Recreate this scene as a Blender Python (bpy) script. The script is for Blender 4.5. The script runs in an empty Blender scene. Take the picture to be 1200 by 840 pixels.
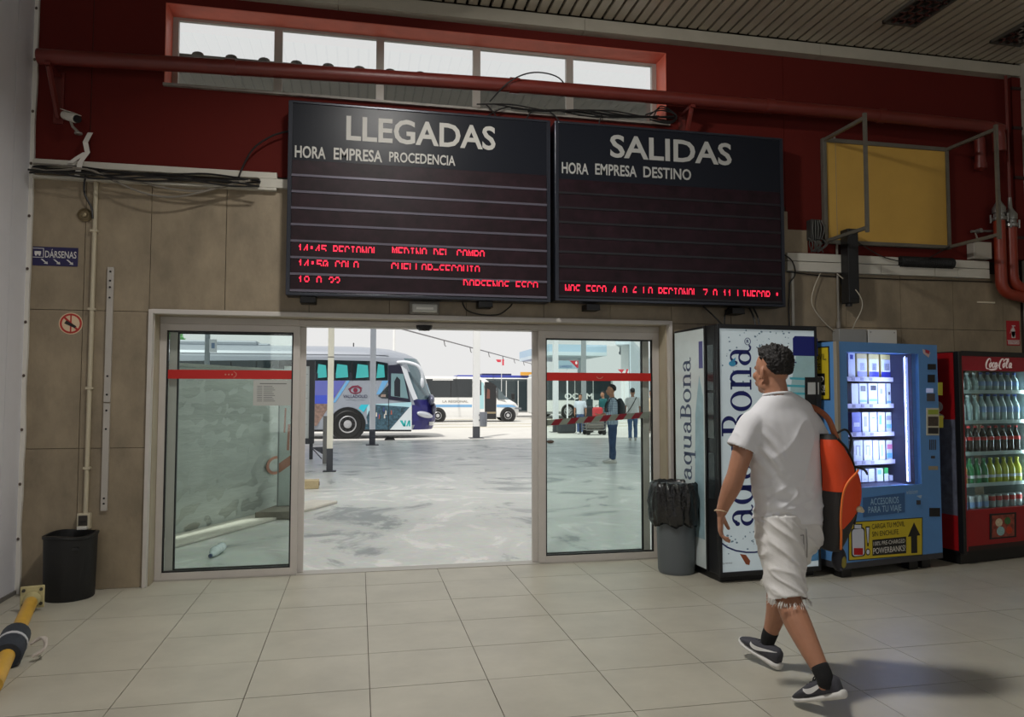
import bpy, bmesh, math, random
from mathutils import Vector, Matrix, noise
random.seed(7)
C = bpy.context.scene.collection
V = Vector
PI = math.pi

# ------------------------------------------------------------------ camera
F_PX, CAM_H, PITCH, YAW, ROLL = 866.72, 1.45, 0.0509965, 0.204153, 0.0008
def cam_axes():
    cy, sy, cp, sp = math.cos(YAW), math.sin(YAW), math.cos(PITCH), math.sin(PITCH)
    fwd = V((sy*cp, cy*cp, sp)); right = V((cy, -sy, 0)); up = right.cross(fwd)
    cr, sr = math.cos(ROLL), math.sin(ROLL)
    return cr*right + sr*up, -sr*right + cr*up, fwd
AX_R, AX_U, AX_F = cam_axes()
CAM_POS = V((0, 0, CAM_H))
cam = bpy.data.cameras.new('camera'); cam_ob = bpy.data.objects.new('camera', cam); C.objects.link(cam_ob)
cam.sensor_width = 36; cam.lens = F_PX*36/1200; cam.clip_start = .05; cam.clip_end = 500
cam_ob.matrix_world = Matrix(((AX_R.x, AX_U.x, -AX_F.x, 0), (AX_R.y, AX_U.y, -AX_F.y, 0), (AX_R.z, AX_U.z, -AX_F.z, CAM_H), (0, 0, 0, 1)))
bpy.context.scene.camera = cam_ob
def ray(px, py):
    return AX_R*((px-600)/F_PX) + AX_U*((420-py)/F_PX) + AX_F
def atY(px, py, y):
    d = ray(px, py); return CAM_POS + d*(y/d.y)
def floor_at(px, py, z=0.0):
    d = ray(px, py); return CAM_POS + d*((z-CAM_H)/d.z)

# ------------------------------------------------------------------ sky, sun, added fill, hall lamp, exposure
scene = bpy.context.scene
scene.view_settings.view_transform = 'Standard'
scene.view_settings.look = 'None'
scene.view_settings.exposure = 0.0
scene.view_settings.gamma = 1.0
world = bpy.data.worlds.new('sky'); scene.world = world; world.use_nodes = True
bg = world.node_tree.nodes['Background']
bg.inputs[0].default_value = (1.0, .995, .985, 1); bg.inputs[1].default_value = 0.82      # bright overcast haze
sun = bpy.data.lights.new('sun', 'SUN'); sun.energy = 3.3; sun.angle = math.radians(2); sun.color = (1, .96, .9)
sun_ob = bpy.data.objects.new('sun', sun); C.objects.link(sun_ob)
sun_ob.rotation_euler = (-V((.35, .55, -1.0))).to_track_quat('Z', 'Y').to_euler()
def area(name, loc, to, sx, sy, power, col=(1, 1, 1)):
    l = bpy.data.lights.new(name, 'AREA'); l.shape = 'RECTANGLE'; l.size = sx; l.size_y = sy; l.energy = power; l.color = col
    o = bpy.data.objects.new(name, l); C.objects.link(o); o.location = loc
    o.rotation_euler = (V(loc)-V(to)).to_track_quat('Z', 'Y').to_euler()
    return o
area('rear_fill', (-.6, -7.8, 2.0), (-.6, 6, 1.8), 3.4, 3.0, 58, (1, .97, .93))      # added fill lamp behind the camera, standing for unseen rear daylight
area('side_fill', (6.3, -2.6, 3.4), (-2.4, 5.2, 1.6), 3.4, 1.6, 46, (.95, .97, 1))      # added fill lamp to brighten the left wall, no opening here
area('hall_lamp', (0.2, 3.66, 4.6), (1.6, 3.5, .6), .34, .34, 112, (1, .97, .92))          # hall ceiling lamp

# ------------------------------------------------------------------ helpers: materials
def lin(c):
    return tuple(((x/255)/12.92 if x <= 10.31 else ((x/255+.055)/1.055)**2.4) for x in c)
MATS = {}
def mat(name, rgb, rough=.5, metal=0.0, var=None, bump=None, emit=None, estr=0.0, spec=.5, stretch=None):
    if name in MATS: return MATS[name]
    m = bpy.data.materials.new(name); m.use_nodes = True; nt = m.node_tree; b = nt.nodes['Principled BSDF']
    c = lin(rgb)
    b.inputs['Base Color'].default_value = (*c, 1); b.inputs['Roughness'].default_value = rough; b.inputs['Metallic'].default_value = metal
    b.inputs['Specular IOR Level'].default_value = spec
    if emit:
        b.inputs['Emission Color'].default_value = (*lin(emit), 1); b.inputs['Emission Strength'].default_value = estr
    if var or bump:
        g = nt.nodes.new('ShaderNodeNewGeometry'); src = g.outputs['Position']
        if stretch:
            mp = nt.nodes.new('ShaderNodeMapping'); mp.inputs['Scale'].default_value = stretch
            nt.links.new(src, mp.inputs['Vector']); src = mp.outputs['Vector']
        if var:
            n = nt.nodes.new('ShaderNodeTexNoise'); n.inputs['Scale'].default_value = var[0]; n.inputs['Detail'].default_value = 6
            n.inputs['Roughness'].default_value = .62
            nt.links.new(src, n.inputs['Vector'])
            r = nt.nodes.new('ShaderNodeValToRGB'); a = var[1]
            r.color_ramp.elements[0].position = .3; r.color_ramp.elements[1].position = .72
            r.color_ramp.elements[0].color = (*[x*(1-a) for x in c], 1); r.color_ramp.elements[1].color = (*[min(1, x*(1+a)) for x in c], 1)
            nt.links.new(n.outputs['Fac'], r.inputs['Fac']); nt.links.new(r.outputs['Color'], b.inputs['Base Color'])
        if bump:
            n2 = nt.nodes.new('ShaderNodeTexNoise'); n2.inputs['Scale'].default_value = bump[0]; n2.inputs['Detail'].default_value = 4
            nt.links.new(src, n2.inputs['Vector'])
            bp = nt.nodes.new('ShaderNodeBump'); bp.inputs['Strength'].default_value = bump[1]; bp.inputs['Distance'].default_value = .02
            nt.links.new(n2.outputs['Fac'], bp.inputs['Height']); nt.links.new(bp.outputs['Normal'], b.inputs['Normal'])
    MATS[name] = m; return m
def glass(name, tint, refl=.07, rough=.02):
    if name in MATS: return MATS[name]
    m = bpy.data.materials.new(name); m.use_nodes = True; nt = m.node_tree; nt.nodes.clear()
    t = nt.nodes.new('ShaderNodeBsdfTransparent'); t.inputs[0].default_value = (*tint, 1)
    g = nt.nodes.new('ShaderNodeBsdfGlossy'); g.inputs['Roughness'].default_value = rough; g.inputs['Color'].default_value = (1, 1, 1, 1)
    mx = nt.nodes.new('ShaderNodeMixShader'); mx.inputs[0].default_value = refl
    o = nt.nodes.new('ShaderNodeOutputMaterial')
    nt.links.new(t.outputs[0], mx.inputs[1]); nt.links.new(g.outputs[0], mx.inputs[2]); nt.links.new(mx.outputs[0], o.inputs[0])
    MATS[name] = m; return m

# ------------------------------------------------------------------ helpers: objects
ORG = {}
def tag(o, label=None, cat=None, group=None, kind=None):
    if label: o['label'] = label
    if cat: o['category'] = cat
    if group: o['group'] = group
    if kind: o['kind'] = kind
    return o
def thing(name, label, cat, loc=(0, 0, 0), group=None, kind=None):
    o = bpy.data.objects.new(name, None); C.objects.link(o); o.location = loc; o.empty_display_size = .1
    ORG[o.name] = V(loc)
    return tag(o, label, cat, group, kind)
class MB:
    def __init__(s): s.v = []; s.f = []; s.mi = []
    def add(s, vs, fs, mi=0):
        k = len(s.v); s.v += [V(p) for p in vs]; s.f += [tuple(i+k for i in f) for f in fs]; s.mi += [mi]*len(fs); return s
    def box(s, x0, x1, y0, y1, z0, z1, mi=0):
        return s.add([(x0,y0,z0),(x1,y0,z0),(x1,y1,z0),(x0,y1,z0),(x0,y0,z1),(x1,y0,z1),(x1,y1,z1),(x0,y1,z1)],
                     [(0,3,2,1),(4,5,6,7),(0,1,5,4),(1,2,6,5),(2,3,7,6),(3,0,4,7)], mi)
    def obox(s, c, sx, sy, sz, R=None, mi=0):
        R = R or Matrix.Identity(3); c = V(c); o = []
        for z in (-1, 1):
            for x, y in ((-1,-1),(1,-1),(1,1),(-1,1)):
                o.append(c + R @ V((x*sx/2, y*sy/2, z*sz/2)))
        return s.add(o, [(0,3,2,1),(4,5,6,7),(0,1,5,4),(1,2,6,5),(2,3,7,6),(3,0,4,7)], mi)
    def prism(s, pts, off, mi=0):
        n = len(pts); pts = [V(p) for p in pts]; off = V(off)
        nrm = V((0,0,0))
        for i in range(n): nrm += (pts[i]-pts[0]).cross(pts[(i+1) % n]-pts[0])
        if nrm.dot(off) < 0: pts = pts[::-1]
        return s.add(pts+[p+off for p in pts], [tuple(range(n))[::-1], tuple(range(n, 2*n))]+[(i, (i+1) % n, n+(i+1) % n, n+i) for i in range(n)], mi)
    def rings(s, rings, cap=True, mi=0, closed=False):
        n = len(rings[0]); fs = []; m = len(rings); vs = [p for r in rings for p in r]
        for j in range(m if closed else m-1):
            a, b = j*n, ((j+1) % m)*n
            fs += [(a+i, a+(i+1) % n, b+(i+1) % n, b+i) for i in range(n)]
        if cap and not closed: fs += [tuple(range(n))[::-1], tuple(range((m-1)*n, m*n))]
        return s.add(vs, fs, mi)
    def tube(s, pts, r, n=8, cap=True, mi=0, flat=1.0):
        pts = [V(p) for p in pts]; rr = r if isinstance(r, (list, tuple)) else [r]*len(pts)
        rings = []; up = None
        for i, p in enumerate(pts):
            t = (pts[min(i+1, len(pts)-1)]-pts[max(i-1, 0)])
            t = t.normalized() if t.length > 1e-9 else V((0, 0, 1))
            if up is None:
                up = V((0,0,1)) if abs(t.z) < .9 else V((1,0,0))
            up = (up - t*up.dot(t)).normalized(); sd = t.cross(up)
            rings.append([p + (sd*math.cos(2*PI*k/n)+up*math.sin(2*PI*k/n)*flat)*rr[i] for k in range(n)])
        return s.rings(rings, cap, mi)
    def cyl(s, p0, p1, r0, r1=None, n=16, mi=0):
        return s.tube([p0, p1], [r0, r0 if r1 is None else r1], n, True, mi)
    def lathe(s, prof, c=(0,0,0), n=20, mi=0, cap=True):
        c = V(c)
        return s.rings([[c+V((r*math.cos(2*PI*k/n), r*math.sin(2*PI*k/n), z)) for k in range(n)] for r, z in prof], cap, mi)
    def ball(s, c, r, nu=14, nv=8, mi=0, R=None):
        c = V(c); r = r if isinstance(r, (tuple, list)) else (r, r, r); R = R or Matrix.Identity(3)
        rings = [[c+R @ V((r[0]*math.sin(a)*math.cos(2*PI*k/nu), r[1]*math.sin(a)*math.sin(2*PI*k/nu), -r[2]*math.cos(a))) for k in range(nu)]
                 for a in [PI*(.04+.92*j/nv) for j in range(nv+1)]]
        return s.rings(rings, True, mi)
    def build(s, name, m, parent=None, smooth=False, bevel=0, seg=2, label=None):
        me = bpy.data.meshes.new(name); off = ORG.get(parent.name, V((0,0,0))) if parent else V((0,0,0))
        me.from_pydata([tuple(p-off) for p in s.v], [], s.f)
        ms = m if isinstance(m, (list, tuple)) else [m]
        for q in ms: me.materials.append(q)
        if len(ms) > 1:
            for p, k in zip(me.polygons, s.mi): p.material_index = k
        if bevel:
            b = bmesh.new(); b.from_mesh(me)
            bmesh.ops.remove_doubles(b, verts=b.verts, dist=1e-5)
            es = [e for e in b.edges if len(e.link_faces) == 2 and e.calc_face_angle(0) > .6]
            bmesh.ops.bevel(b, geom=es, offset=bevel, segments=seg, profile=.5, affect='EDGES', clamp_overlap=True)
            b.to_mesh(me); b.free()
        if smooth:
            for p in me.polygons: p.use_smooth = True
            if smooth != 'all': me.set_sharp_from_angle(angle=.75)
        o = bpy.data.objects.new(name, me); C.objects.link(o); o.parent = parent
        ORG[o.name] = off
        if label: o['label'] = label
        return o
def child_copy(src, parent):
    c = src.copy(); C.objects.link(c); c.parent = parent; return c
def copy_thing(root, loc, label=None, group=None):
    r = root.copy(); C.objects.link(r); r.location = loc
    if label: r['label'] = label
    if group: r['group'] = group
    for ch in root.children:
        c = child_copy(ch, r)
        for g in ch.children: child_copy(g, c)
    return r
class Plane:
    """a flat print surface: origin, unit right, unit up"""
    def __init__(s, o, u, v): s.o = V(o); s.u = V(u).normalized(); s.v = V(v).normalized(); s.n = s.u.cross(s.v)
    def p(s, a, b, h=0): return s.o + s.u*a + s.v*b + s.n*h
    def at(s, px, py):
        d = ray(px, py); t = (s.o-CAM_POS).dot(s.n)/d.dot(s.n); q = CAM_POS+d*t-s.o
        return (q.dot(s.u), q.dot(s.v))
    def poly(s, mb, pts, h=.002, base=0.0, mi=0): return mb.prism([s.p(a, b, base) for a, b in pts], s.n*h, mi)
    def pxpoly(s, mb, pts, h=.002, base=0.0, mi=0): return s.poly(mb, [s.at(*q) for q in pts], h, base, mi)
    def rect(s, mb, a0, a1, b0, b1, h=.002, base=0.0, mi=0): return s.poly(mb, [(a0,b0),(a1,b0),(a1,b1),(a0,b1)], h, base, mi)
    def ell(s, mb, ca, cb, ra, rb, h=.002, base=0.0, n=24, mi=0, rot=0.0):
        return s.poly(mb, [(ca+ra*math.cos(t)*math.cos(rot)-rb*math.sin(t)*math.sin(rot), cb+ra*math.cos(t)*math.sin(rot)+rb*math.sin(t)*math.cos(rot)) for t in [2*PI*k/n for k in range(n)]], h, base, mi)
    def arc(s, mb, ca, cb, ra, rb, ta, tb, a0=0, a1=360, h=.002, base=0.0, n=28, mi=0):
        """ring sector between an ellipse and a thinner inner ellipse"""
        vs = []; fs = []
        for k in range(n+1):
            t = math.radians(a0+(a1-a0)*k/n)
            for q, w in ((0, 0), (1, 1)):
                vs.append(s.p(ca+(ra-w*ta)*math.cos(t), cb+(rb-w*tb)*math.sin(t), base+h))
        for k in range(n): fs.append((2*k, 2*k+2, 2*k+3, 2*k+1))
        vs += [v-s.n*h for v in vs]; m = 2*(n+1)
        for k in range(n):
            fs += [(m+2*k, 2*k, 2*k+2, m+2*k+2)[::-1], (m+2*k+1, 2*k+1, 2*k+3, m+2*k+3)]
        return mb.add(vs, fs, mi)
    def ribbon(s, mb, pts, w, h=.002, base=0.0, mi=0):
        n = len(pts); ws = w if isinstance(w, (list, tuple)) else [w]*n; vs = []; fs = []
        for i, (a, b) in enumerate(pts):
            p, q = pts[max(i-1, 0)], pts[min(i+1, n-1)]; dx, dy = q[0]-p[0], q[1]-p[1]; l = math.hypot(dx, dy) or 1
            nx, ny = -dy/l*ws[i]/2, dx/l*ws[i]/2
            vs += [s.p(a+nx, b+ny, base+h), s.p(a-nx, b-ny, base+h)]
        for i in range(n-1): fs.append((2*i+1, 2*i+3, 2*i+2, 2*i))
        return mb.add(vs, fs, mi)
    def text(s, mb, t, a, b, w=None, hgt=.1, h=.003, bold=0.0, shear=0.0, mi=0):
        """lettering whose box starts at (a, b), of cap height hgt and total width w"""
        vs, fs = text_geo(t, bold, shear)
        x0 = min(q[0] for q in vs); x1 = max(q[0] for q in vs); sy = hgt/CAP; sx = (w/(x1-x0)) if w else sy
        mb.add([s.p(a+(x-x0)*sx, b+y*sy, h) for x, y in vs], fs, mi)
TXT = {}
CAP = 1.0
def text_geo(t, bold, shear):
    k = (t, bold, shear)
    if k not in TXT:
        cu = bpy.data.curves.new('lettering', 'FONT'); cu.body = t; cu.offset = bold; cu.shear = shear; cu.resolution_u = 3; cu.size = 1
        o = bpy.data.objects.new('lettering', cu); C.objects.link(o)
        me = o.to_mesh(); TXT[k] = ([(v.co.x, v.co.y) for v in me.vertices], [tuple(p.vertices) for p in me.polygons])
        o.to_mesh_clear(); bpy.data.objects.remove(o); bpy.data.curves.remove(cu)
    return TXT[k]
CAP = max(y for x, y in text_geo('H', 0.0, 0.0)[0])
def spline(pts, n=6):
    """Catmull-Rom through tuples of any length"""
    out = []; P = [pts[0]]+list(pts)+[pts[-1]]
    for i in range(1, len(P)-2):
        for k in range(n):
            t = k/n
            out.append(tuple(.5*((2*b)+(c-a)*t+(2*a-5*b+4*c-d)*t*t+(3*b-a-3*c+d)*t**3) for a, b, c, d in zip(P[i-1], P[i], P[i+1], P[i+2])))
    out.append(tuple(pts[-1])); return out
# ================================================================== the setting
W = 6.145                     # face of the wall
XL, XR, ZC = -2.45, 6.44, 4.755
stone = mat('beige_stone', (140, 126, 104), .5, var=(4.5, .26), bump=(40, .06), stretch=(1, 1, .6))
core = mat('dark_joint', (60, 52, 44), .9)
red = mat('dark_red_paint', (90, 25, 19), .8, var=(1.2, .06), bump=(25, .05), spec=.2)
redpipe = mat('red_pipe_paint', (102, 36, 29), .4, var=(4, .12))
white = mat('off_white_plastic', (196, 192, 180), .5, var=(6, .07))
alu = mat('grey_aluminium', (176, 170, 162), .42, .15, var=(5, .05))
alu_pale = mat('white_aluminium', (196, 190, 184), .4, .05, var=(5, .05))  # paler aluminium for the door trim and leaves
black = mat('black_plastic', (22, 22, 23), .45)
rubber = mat('black_rubber', (16, 17, 17), .6)
cablem = mat('cable_black', (26, 25, 25), .5)
cableg = mat('cable_grey', (128, 122, 112), .5)
steel = mat('dull_steel', (150, 150, 146), .35, .7, var=(12, .15))

def struct(name, mb, m, parent=None, **k):
    o = mb.build(name, m, parent, **k)
    if parent is None: o['kind'] = 'structure'
    return o

# floor: a bed of joints and separate tiles
tile_m = mat('beige_floor_tile', (182, 177, 162), .38, var=(2.2, .11), bump=(3, .012), spec=.34)
grout = mat('dark_grout', (88, 80, 68), .8)
fl = MB().box(XL-.2, XR+.2, -8, W+.30, -.2, -.006); floor = struct('floor', fl, grout)
TX, TY, X0, Y0 = .594, .5115, .07, 5.862
xs = [X0+TX*k for k in range(-5, 12)]
far = MB()
base_tile = {}
for j in range(1, -27, -1):
    y0, y1 = Y0+TY*(j-1)+.0022, min(Y0+TY*j-.0022, W+.29)
    for i in range(len(xs)-1):
        x0, x1 = max(xs[i]+.0022, XL), min(xs[i+1]-.0022, XR)
        if x1-x0 < .02: continue
        if y1 > W and (x1 < -1.56 or x0 > 2.68): y1b = W+.01
        else: y1b = y1
        if y0 < 1.9:
            far.box(x0, x1, y0, y1, -.012, 0)
        else:
            t = MB().box(x0, x1, y0, y1b, -.012, random.uniform(-.0006, .0004)).build('floor_tile', tile_m, floor)
o = far.build('distant_tiles', tile_m, floor); o['kind'] = 'stuff'

# wall at the far end: masonry core with the door and window openings
DX0, DX1, DZ = -1.565, 2.70, 2.09           # door opening
WX0, WX1, WZ0, WZ1 = -1.53, 2.70, 3.90, 4.565
cm = MB()
ya, yb = W+.014, W+.29
cm.box(XL-.3, DX0, ya, yb, 0, 4.9); cm.box(DX1, XR+.3, ya, yb, 0, 4.9)
cm.box(DX0, DX1, ya, yb, DZ, WZ0); cm.box(DX0, WX0, ya, yb, WZ0, 4.9)
cm.box(WX0, DX1, ya, yb, WZ1, 4.9)
wall_back = struct('wall_back', cm, core)
jx = [XL, -2.06, -1.594, -1.042, -.40, .24, .88, 1.55, 2.15, 2.725, 3.3, 3.89, 4.48, 5.07, 5.655, 6.23, XR]
jz = [0.0, 1.055, 2.10, 3.17]
for i in range(len(jx)-1):
    for k in range(3):
        x0, x1, z0, z1 = jx[i], jx[i+1], jz[k], jz[k+1]
        if k < 2 and x0 > -1.6 and x1 < 2.73: continue
        if k == 2:
            z0 = 2.118 if (x0 > -1.6 and x1 < 2.73) else z0
            if x0 > 3.8: z1 = 2.66
        g = .0022
        MB().box(x0+g, x1-g, W+random.uniform(-.0015, .001), W+.014, z0+g, z1-g).build('stone_panel', stone, wall_back)
MB().box(3.87, 4.09, W-.002, W+.014, 2.79, 3.0).build('stone_panel', stone, wall_back)
# red boarding above
def redbox(*a): return MB().box(*a).build('red_board', red, wall_back)
ry = W+.004
redbox(XL, -2.053, ry, W+.014, 3.215, 4.8); redbox(-2.047, WX0, ry, W+.014, 3.215, 4.8)
redbox(WX0, WX1, ry, W+.014, 3.215, WZ0); redbox(WX0, WX1, ry, W+.014, WZ1, 4.8)
redbox(WX1, 3.868, ry, W+.014, 3.215, 4.8); redbox(3.872, XR, ry, W+.014, 2.78, 4.8)
rv = MB()
rv.box(WX0-.006, WX0+.006, W+.006, W+.25, WZ0, WZ1+.001); rv.box(WX1-.006, WX1+.006, W+.006, W+.25, WZ0, WZ1+.001)
rv.box(WX0-.006, WX1+.006, W+.006, W+.25, WZ1-.006, WZ1+.006)
rv.build('window_reveal', mat('skylit_reveal_red', (222, 112, 90), .5, var=(6, .08)), wall_back)  # red reveal lightened in colour for the skylight falling on it
# clerestory window
win = struct('window_1', MB().box(WX0, WX1, 6.365, 6.40, 4.535, WZ1).box(WX0, WX1, 6.365, 6.40, WZ0, WZ0+.035), alu)
edges = [WX0+.02, -.695, .15, .995, 1.853, WX1-.02]
for k, x in enumerate([WX0+.017]+edges[1:-1]+[WX1-.017]):
    MB().box(x-.033, x+.033, 6.36, 6.402, WZ0+.035, 4.535).build('mullion', alu, win)
for k in range(5):
    MB().box(edges[k]+.033, edges[k+1]-.033, 6.38, 6.386, WZ0+.035, 4.535).build('pane', glass('window_glass', (.97, .98, .98), .05), win)
# door trim and reveal
dt = MB()
dt.box(-1.592, -1.56, W-.03, W+.02, 0, 2.118); dt.box(2.69, 2.722, W-.03, W+.02, 0, 2.118); dt.box(-1.56, 2.69, W-.03, W+.02, 2.084, 2.118)
struct('trim_1', dt, alu_pale, bevel=.004)
rvl = MB().box(-1.57, -1.553, W+.02, 6.33, 0, 2.09).box(2.672, 2.70, W+.02, 6.33, 0, 2.09).box(-1.56, 2.69, W+.02, 6.33, 2.082, 2.095)
struct('trim_2', rvl, mat('reveal_plaster', (168, 156, 134), .45, var=(4, .1)))
# head profile over the sliding doors
struct('trim_3', MB().box(-1.553, 2.672, 6.30, 6.43, 2.025, 2.083).box(-.49, 1.55, 6.29, 6.30, 2.035, 2.075), alu, bevel=.004)
struct('trim_4', MB().box(-1.553, 2.672, 6.30, 6.44, -.02, .004), mat('sill_metal', (176, 172, 164), .45, .1))

dglass = glass('door_glass', (.92, .955, .945), .014)
stripe_m = mat('red_warning_film', (190, 26, 18), .5)
def leaf(name, x0, x1, y, stile, bottom, label=None):
    f = MB(); z1 = 2.025
    f.box(x0, x0+stile, y, y+.04, .006, z1); f.box(x1-stile, x1, y, y+.04, .006, z1)
    f.box(x0+stile, x1-stile, y, y+.04, .006, bottom); f.box(x0+stile, x1-stile, y, y+.04, z1-stile, z1)
    o = struct(name, f, alu_pale, bevel=.003)
    g = MB(); b = .012
    gx0, gx1, gz0, gz1 = x0+stile, x1-stile, bottom, z1-stile
    g.box(gx0, gx0+b, y+.008, y+.032, gz0, gz1); g.box(gx1-b, gx1, y+.008, y+.032, gz0, gz1)
    g.box(gx0, gx1, y+.008, y+.032, gz0, gz0+b); g.box(gx0, gx1, y+.008, y+.032, gz1-b, gz1)
    g.build('glazing_gasket', black, o)
    MB().box(gx0+b*.5, gx1-b*.5, y+.017, y+.023, gz0+b*.5, gz1-b*.5).build('pane', dglass, o)
    return o, (gx0, gx1, gz0, gz1)
d1, g1 = leaf('door_1', -1.553, -.478, 6.31, .052, .062)
d2, g2 = leaf('door_2', -1.495, -.432, 6.375, .06, .062)
d3, g3 = leaf('door_3', 1.548, 2.672, 6.31, .062, .062)
d4, g4 = leaf('door_4', 1.505, 2.60, 6.375, .06, .062)
for d, g in ((d1, g1), (d3, g3)):
    MB().box(g[0]-.0, g[1]+.0, 6.322, 6.325, 1.588, 1.66).build('warning_stripe', stripe_m, d, label='red warning film across the glass')
    pl = Plane(((g[0]+g[1])/2, 6.322, 1.624), (1, 0, 0), (0, 0, 1)); m = MB()
    if d is d1:
        for a in (-.04, -.015, .01): pl.ell(m, a, 0, .006, .006, .002)
        pl.arc(m, 0, 0, .045, .03, .004, .004, -60, 60)
    else:
        pl.arc(m, 0, .005, .03, .022, .004, .004, 190, 350)
    m.build('printed_mark', mat('pale_print', (200, 150, 130), .6), d)
# barrier tape stuck across the right glass
tp = MB(); pa, pb = (1.612, 1.215), (2.585, 1.285); n = 13; ms = [mat('tape_grey', (150, 150, 140), .6), mat('tape_red', (150, 24, 44), .5)]
for k in range(n):
    def at_(t, e):
        return (pa[0]+(pb[0]-pa[0])*t, pa[1]+(pb[1]-pa[1])*t+e)
    t0, t1 = k/n, (k+1)/n; sh = .03
    q = [at_(max(0, t0-(sh if k else 0)), -.026), at_(t1-(sh if k < n-1 else 0), -.026), at_(min(1, t1+(sh*.5 if k < n-1 else 0)), .026), at_(t0+(sh*.5 if k else 0), .026)]
    tp.prism([(x, 6.3345, z) for x, z in q], (0, .0015, 0), k % 2)
tp.build('barrier_tape', ms, d3, label='red and grey striped tape')

# left wall: plasterboard
pb_m = mat('grey_white_plasterboard', (224, 224, 230), .7, var=(2, .05))
wl = struct('wall_left', MB().box(XL-.2, XL-.012, -8, W+.02, 0, 4.9), core)
for y0, y1 in ((5.86, 6.118), (4.66, 5.855), (3.45, 4.655), (2.25, 3.445), (1.05, 2.245), (-.15, 1.045)):
    for z0, z1 in ((.0, 4.8),):
        MB().box(XL-.012, XL, y0, y1, z0+.03, z1).build('plasterboard_panel', pb_m, wl)
ed = MB()
pts = [(XL+.006+.012*noise.noise(V((z*3, 0, 0))), z) for z in [4.7*k/40 for k in range(41)]]
for k in range(40):
    (xa, za), (xb, zb) = pts[k], pts[k+1]
    ed.prism([(XL-.01, 6.118, za), (xa+.022, 6.118, za), (xb+.022, 6.118, zb), (XL-.01, 6.118, zb)], (0, .024, 0))
ed.build('torn_joint_tape', mat('torn_paper_white', (216, 212, 204), .8), wl)
sc = MB()
for k in range(11): sc.ball((XL+.012, 6.114, .4+.4*k), (.010, .006, .012), 8, 5)
sc.build('screw_heads', mat('rusty_screw', (84, 70, 62), .6), wl)
struct('baseboard_left', MB().box(XL, XL+.012, .0, W-.03, 0, .03), mat('shadow_bead', (120, 116, 112), .7))

# right wall with pale cladding
wr = struct('wall_right', MB().box(XR+.012, XR+.2, -8, W+.02, 0, 4.9), core)
clad = mat('pale_wall_cladding', (176, 170, 158), .6, var=(3, .08))
for k in range(12):
    z0 = .4*k
    for y0 in (5.2, 3.9, 2.6, 1.3):
        MB().box(XR, XR+.012, y0+.003, min(y0+1.297, W-.03), z0+.003, z0+.397).build('cladding_panel', clad, wr)
# unseen rear wall of the hall, left wide open to admit sky light
rw = MB(); rw.box(XL-.2, -2.3, -8.2, -8, 0, 4.9); rw.box(5.4, XR+.2, -8.2, -8, 0, 4.9); rw.box(-2.3, 5.4, -8.2, -8, 3.3, 4.9)
struct('wall_rear', rw, mat('rear_plaster', (170, 160, 145), .7))

# slatted ceiling
slat = mat('beige_metal_slat', (176, 167, 150), .33, var=(2.5, .07))
ceil = struct('ceiling', MB().box(XL-.2, XR+.2, -8.2, W+.3, 4.83, 4.95), mat('dark_plenum', (18, 16, 14), .9))
s0 = MB().box(-.039, .039, -7.0, 6.05, 0, .012).box(-.039, -.034, -7.0, 6.05, 0, .03).box(.034, .039, -7.0, 6.05, 0, .03)
sl = None
x = XL+.06
while x < XR-.03:
    if sl is None:
        sl = s0.build('ceiling_slat', slat, ceil); sl.location = (x, 0, 4.765)
    else:
        c = child_copy(sl, ceil); c.location = (x, 0, 4.765+random.uniform(-.002, .002))
    x += .1
cove = MB(); xa = XL
for xb in (-.2, 1.9, 4.2, XR):
    cove.box(xa+.002, xb-.002, 6.05, W+.004, 4.645, 4.752); xa = xb
struct('trim_5', cove, mat('dusty_white_cove', (172, 166, 152), .6, var=(4, .08)))

# outside: paving, kerb, canopy over the platforms
gm = bpy.data.materials.new('worn_concrete'); gm.use_nodes = True; nt = gm.node_tree; b = nt.nodes['Principled BSDF']
geo = nt.nodes.new('ShaderNodeNewGeometry')
n1 = nt.nodes.new('ShaderNodeTexNoise'); n1.inputs['Scale'].default_value = .62; n1.inputs['Detail'].default_value = 8; n1.inputs['Roughness'].default_value = .66; n1.inputs['Distortion'].default_value = 2.0
r1 = nt.nodes.new('ShaderNodeValToRGB'); e = r1.color_ramp.elements
e[0].position = .36; e[0].color = (*lin((150, 156, 154)), 1); e[1].position = .44; e[1].color = (*lin((216, 219, 213)), 1)
q = e.new(.56); q.color = (*lin((224, 226, 220)), 1); q = e.new(.60); q.color = (*lin((246, 245, 240)), 1)
n3 = nt.nodes.new('ShaderNodeTexNoise'); n3.inputs['Scale'].default_value = 12; n3.inputs['Detail'].default_value = 5
mxn = nt.nodes.new('ShaderNodeMix'); mxn.data_type = 'RGBA'; mxn.blend_type = 'MULTIPLY'; mxn.inputs[0].default_value = .25
nt.links.new(geo.outputs['Position'], n1.inputs['Vector']); nt.links.new(geo.outputs['Position'], n3.inputs['Vector'])
nt.links.new(n1.outputs['Fac'], r1.inputs['Fac']); nt.links.new(r1.outputs['Color'], mxn.inputs[6]); nt.links.new(n3.outputs['Color'], mxn.inputs[7])
nt.links.new(mxn.outputs[2], b.inputs['Base Color']); b.inputs['Roughness'].default_value = .32
struct('ground', MB().box(-60, 90, 6.44, 24.5, -.3, -.004), gm)
asphalt = mat('sunlit_paving', (206, 204, 198), .6, var=(.6, .08))
struct('road', MB().box(-60, 90, 24.5, 140, -.3, -.006), asphalt)
rl = MB()
for y in (34.5, 38.0, 46): rl.box(-20, 40, y, y+.25, -.006, .004)
struct('road_marking', rl, mat('yellow_grey_line', (172, 164, 128), .6))
kb = MB(); A, B = V((-2.75, 6.5, 0)), V((-.62, 10.6, 0)); d = (B-A).normalized(); nn = V((d.y, -d.x, 0))
kb.prism([A+nn*.01, B+nn*.01, B+nn*.40, A+nn*.40], (0, 0, .03))
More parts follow.
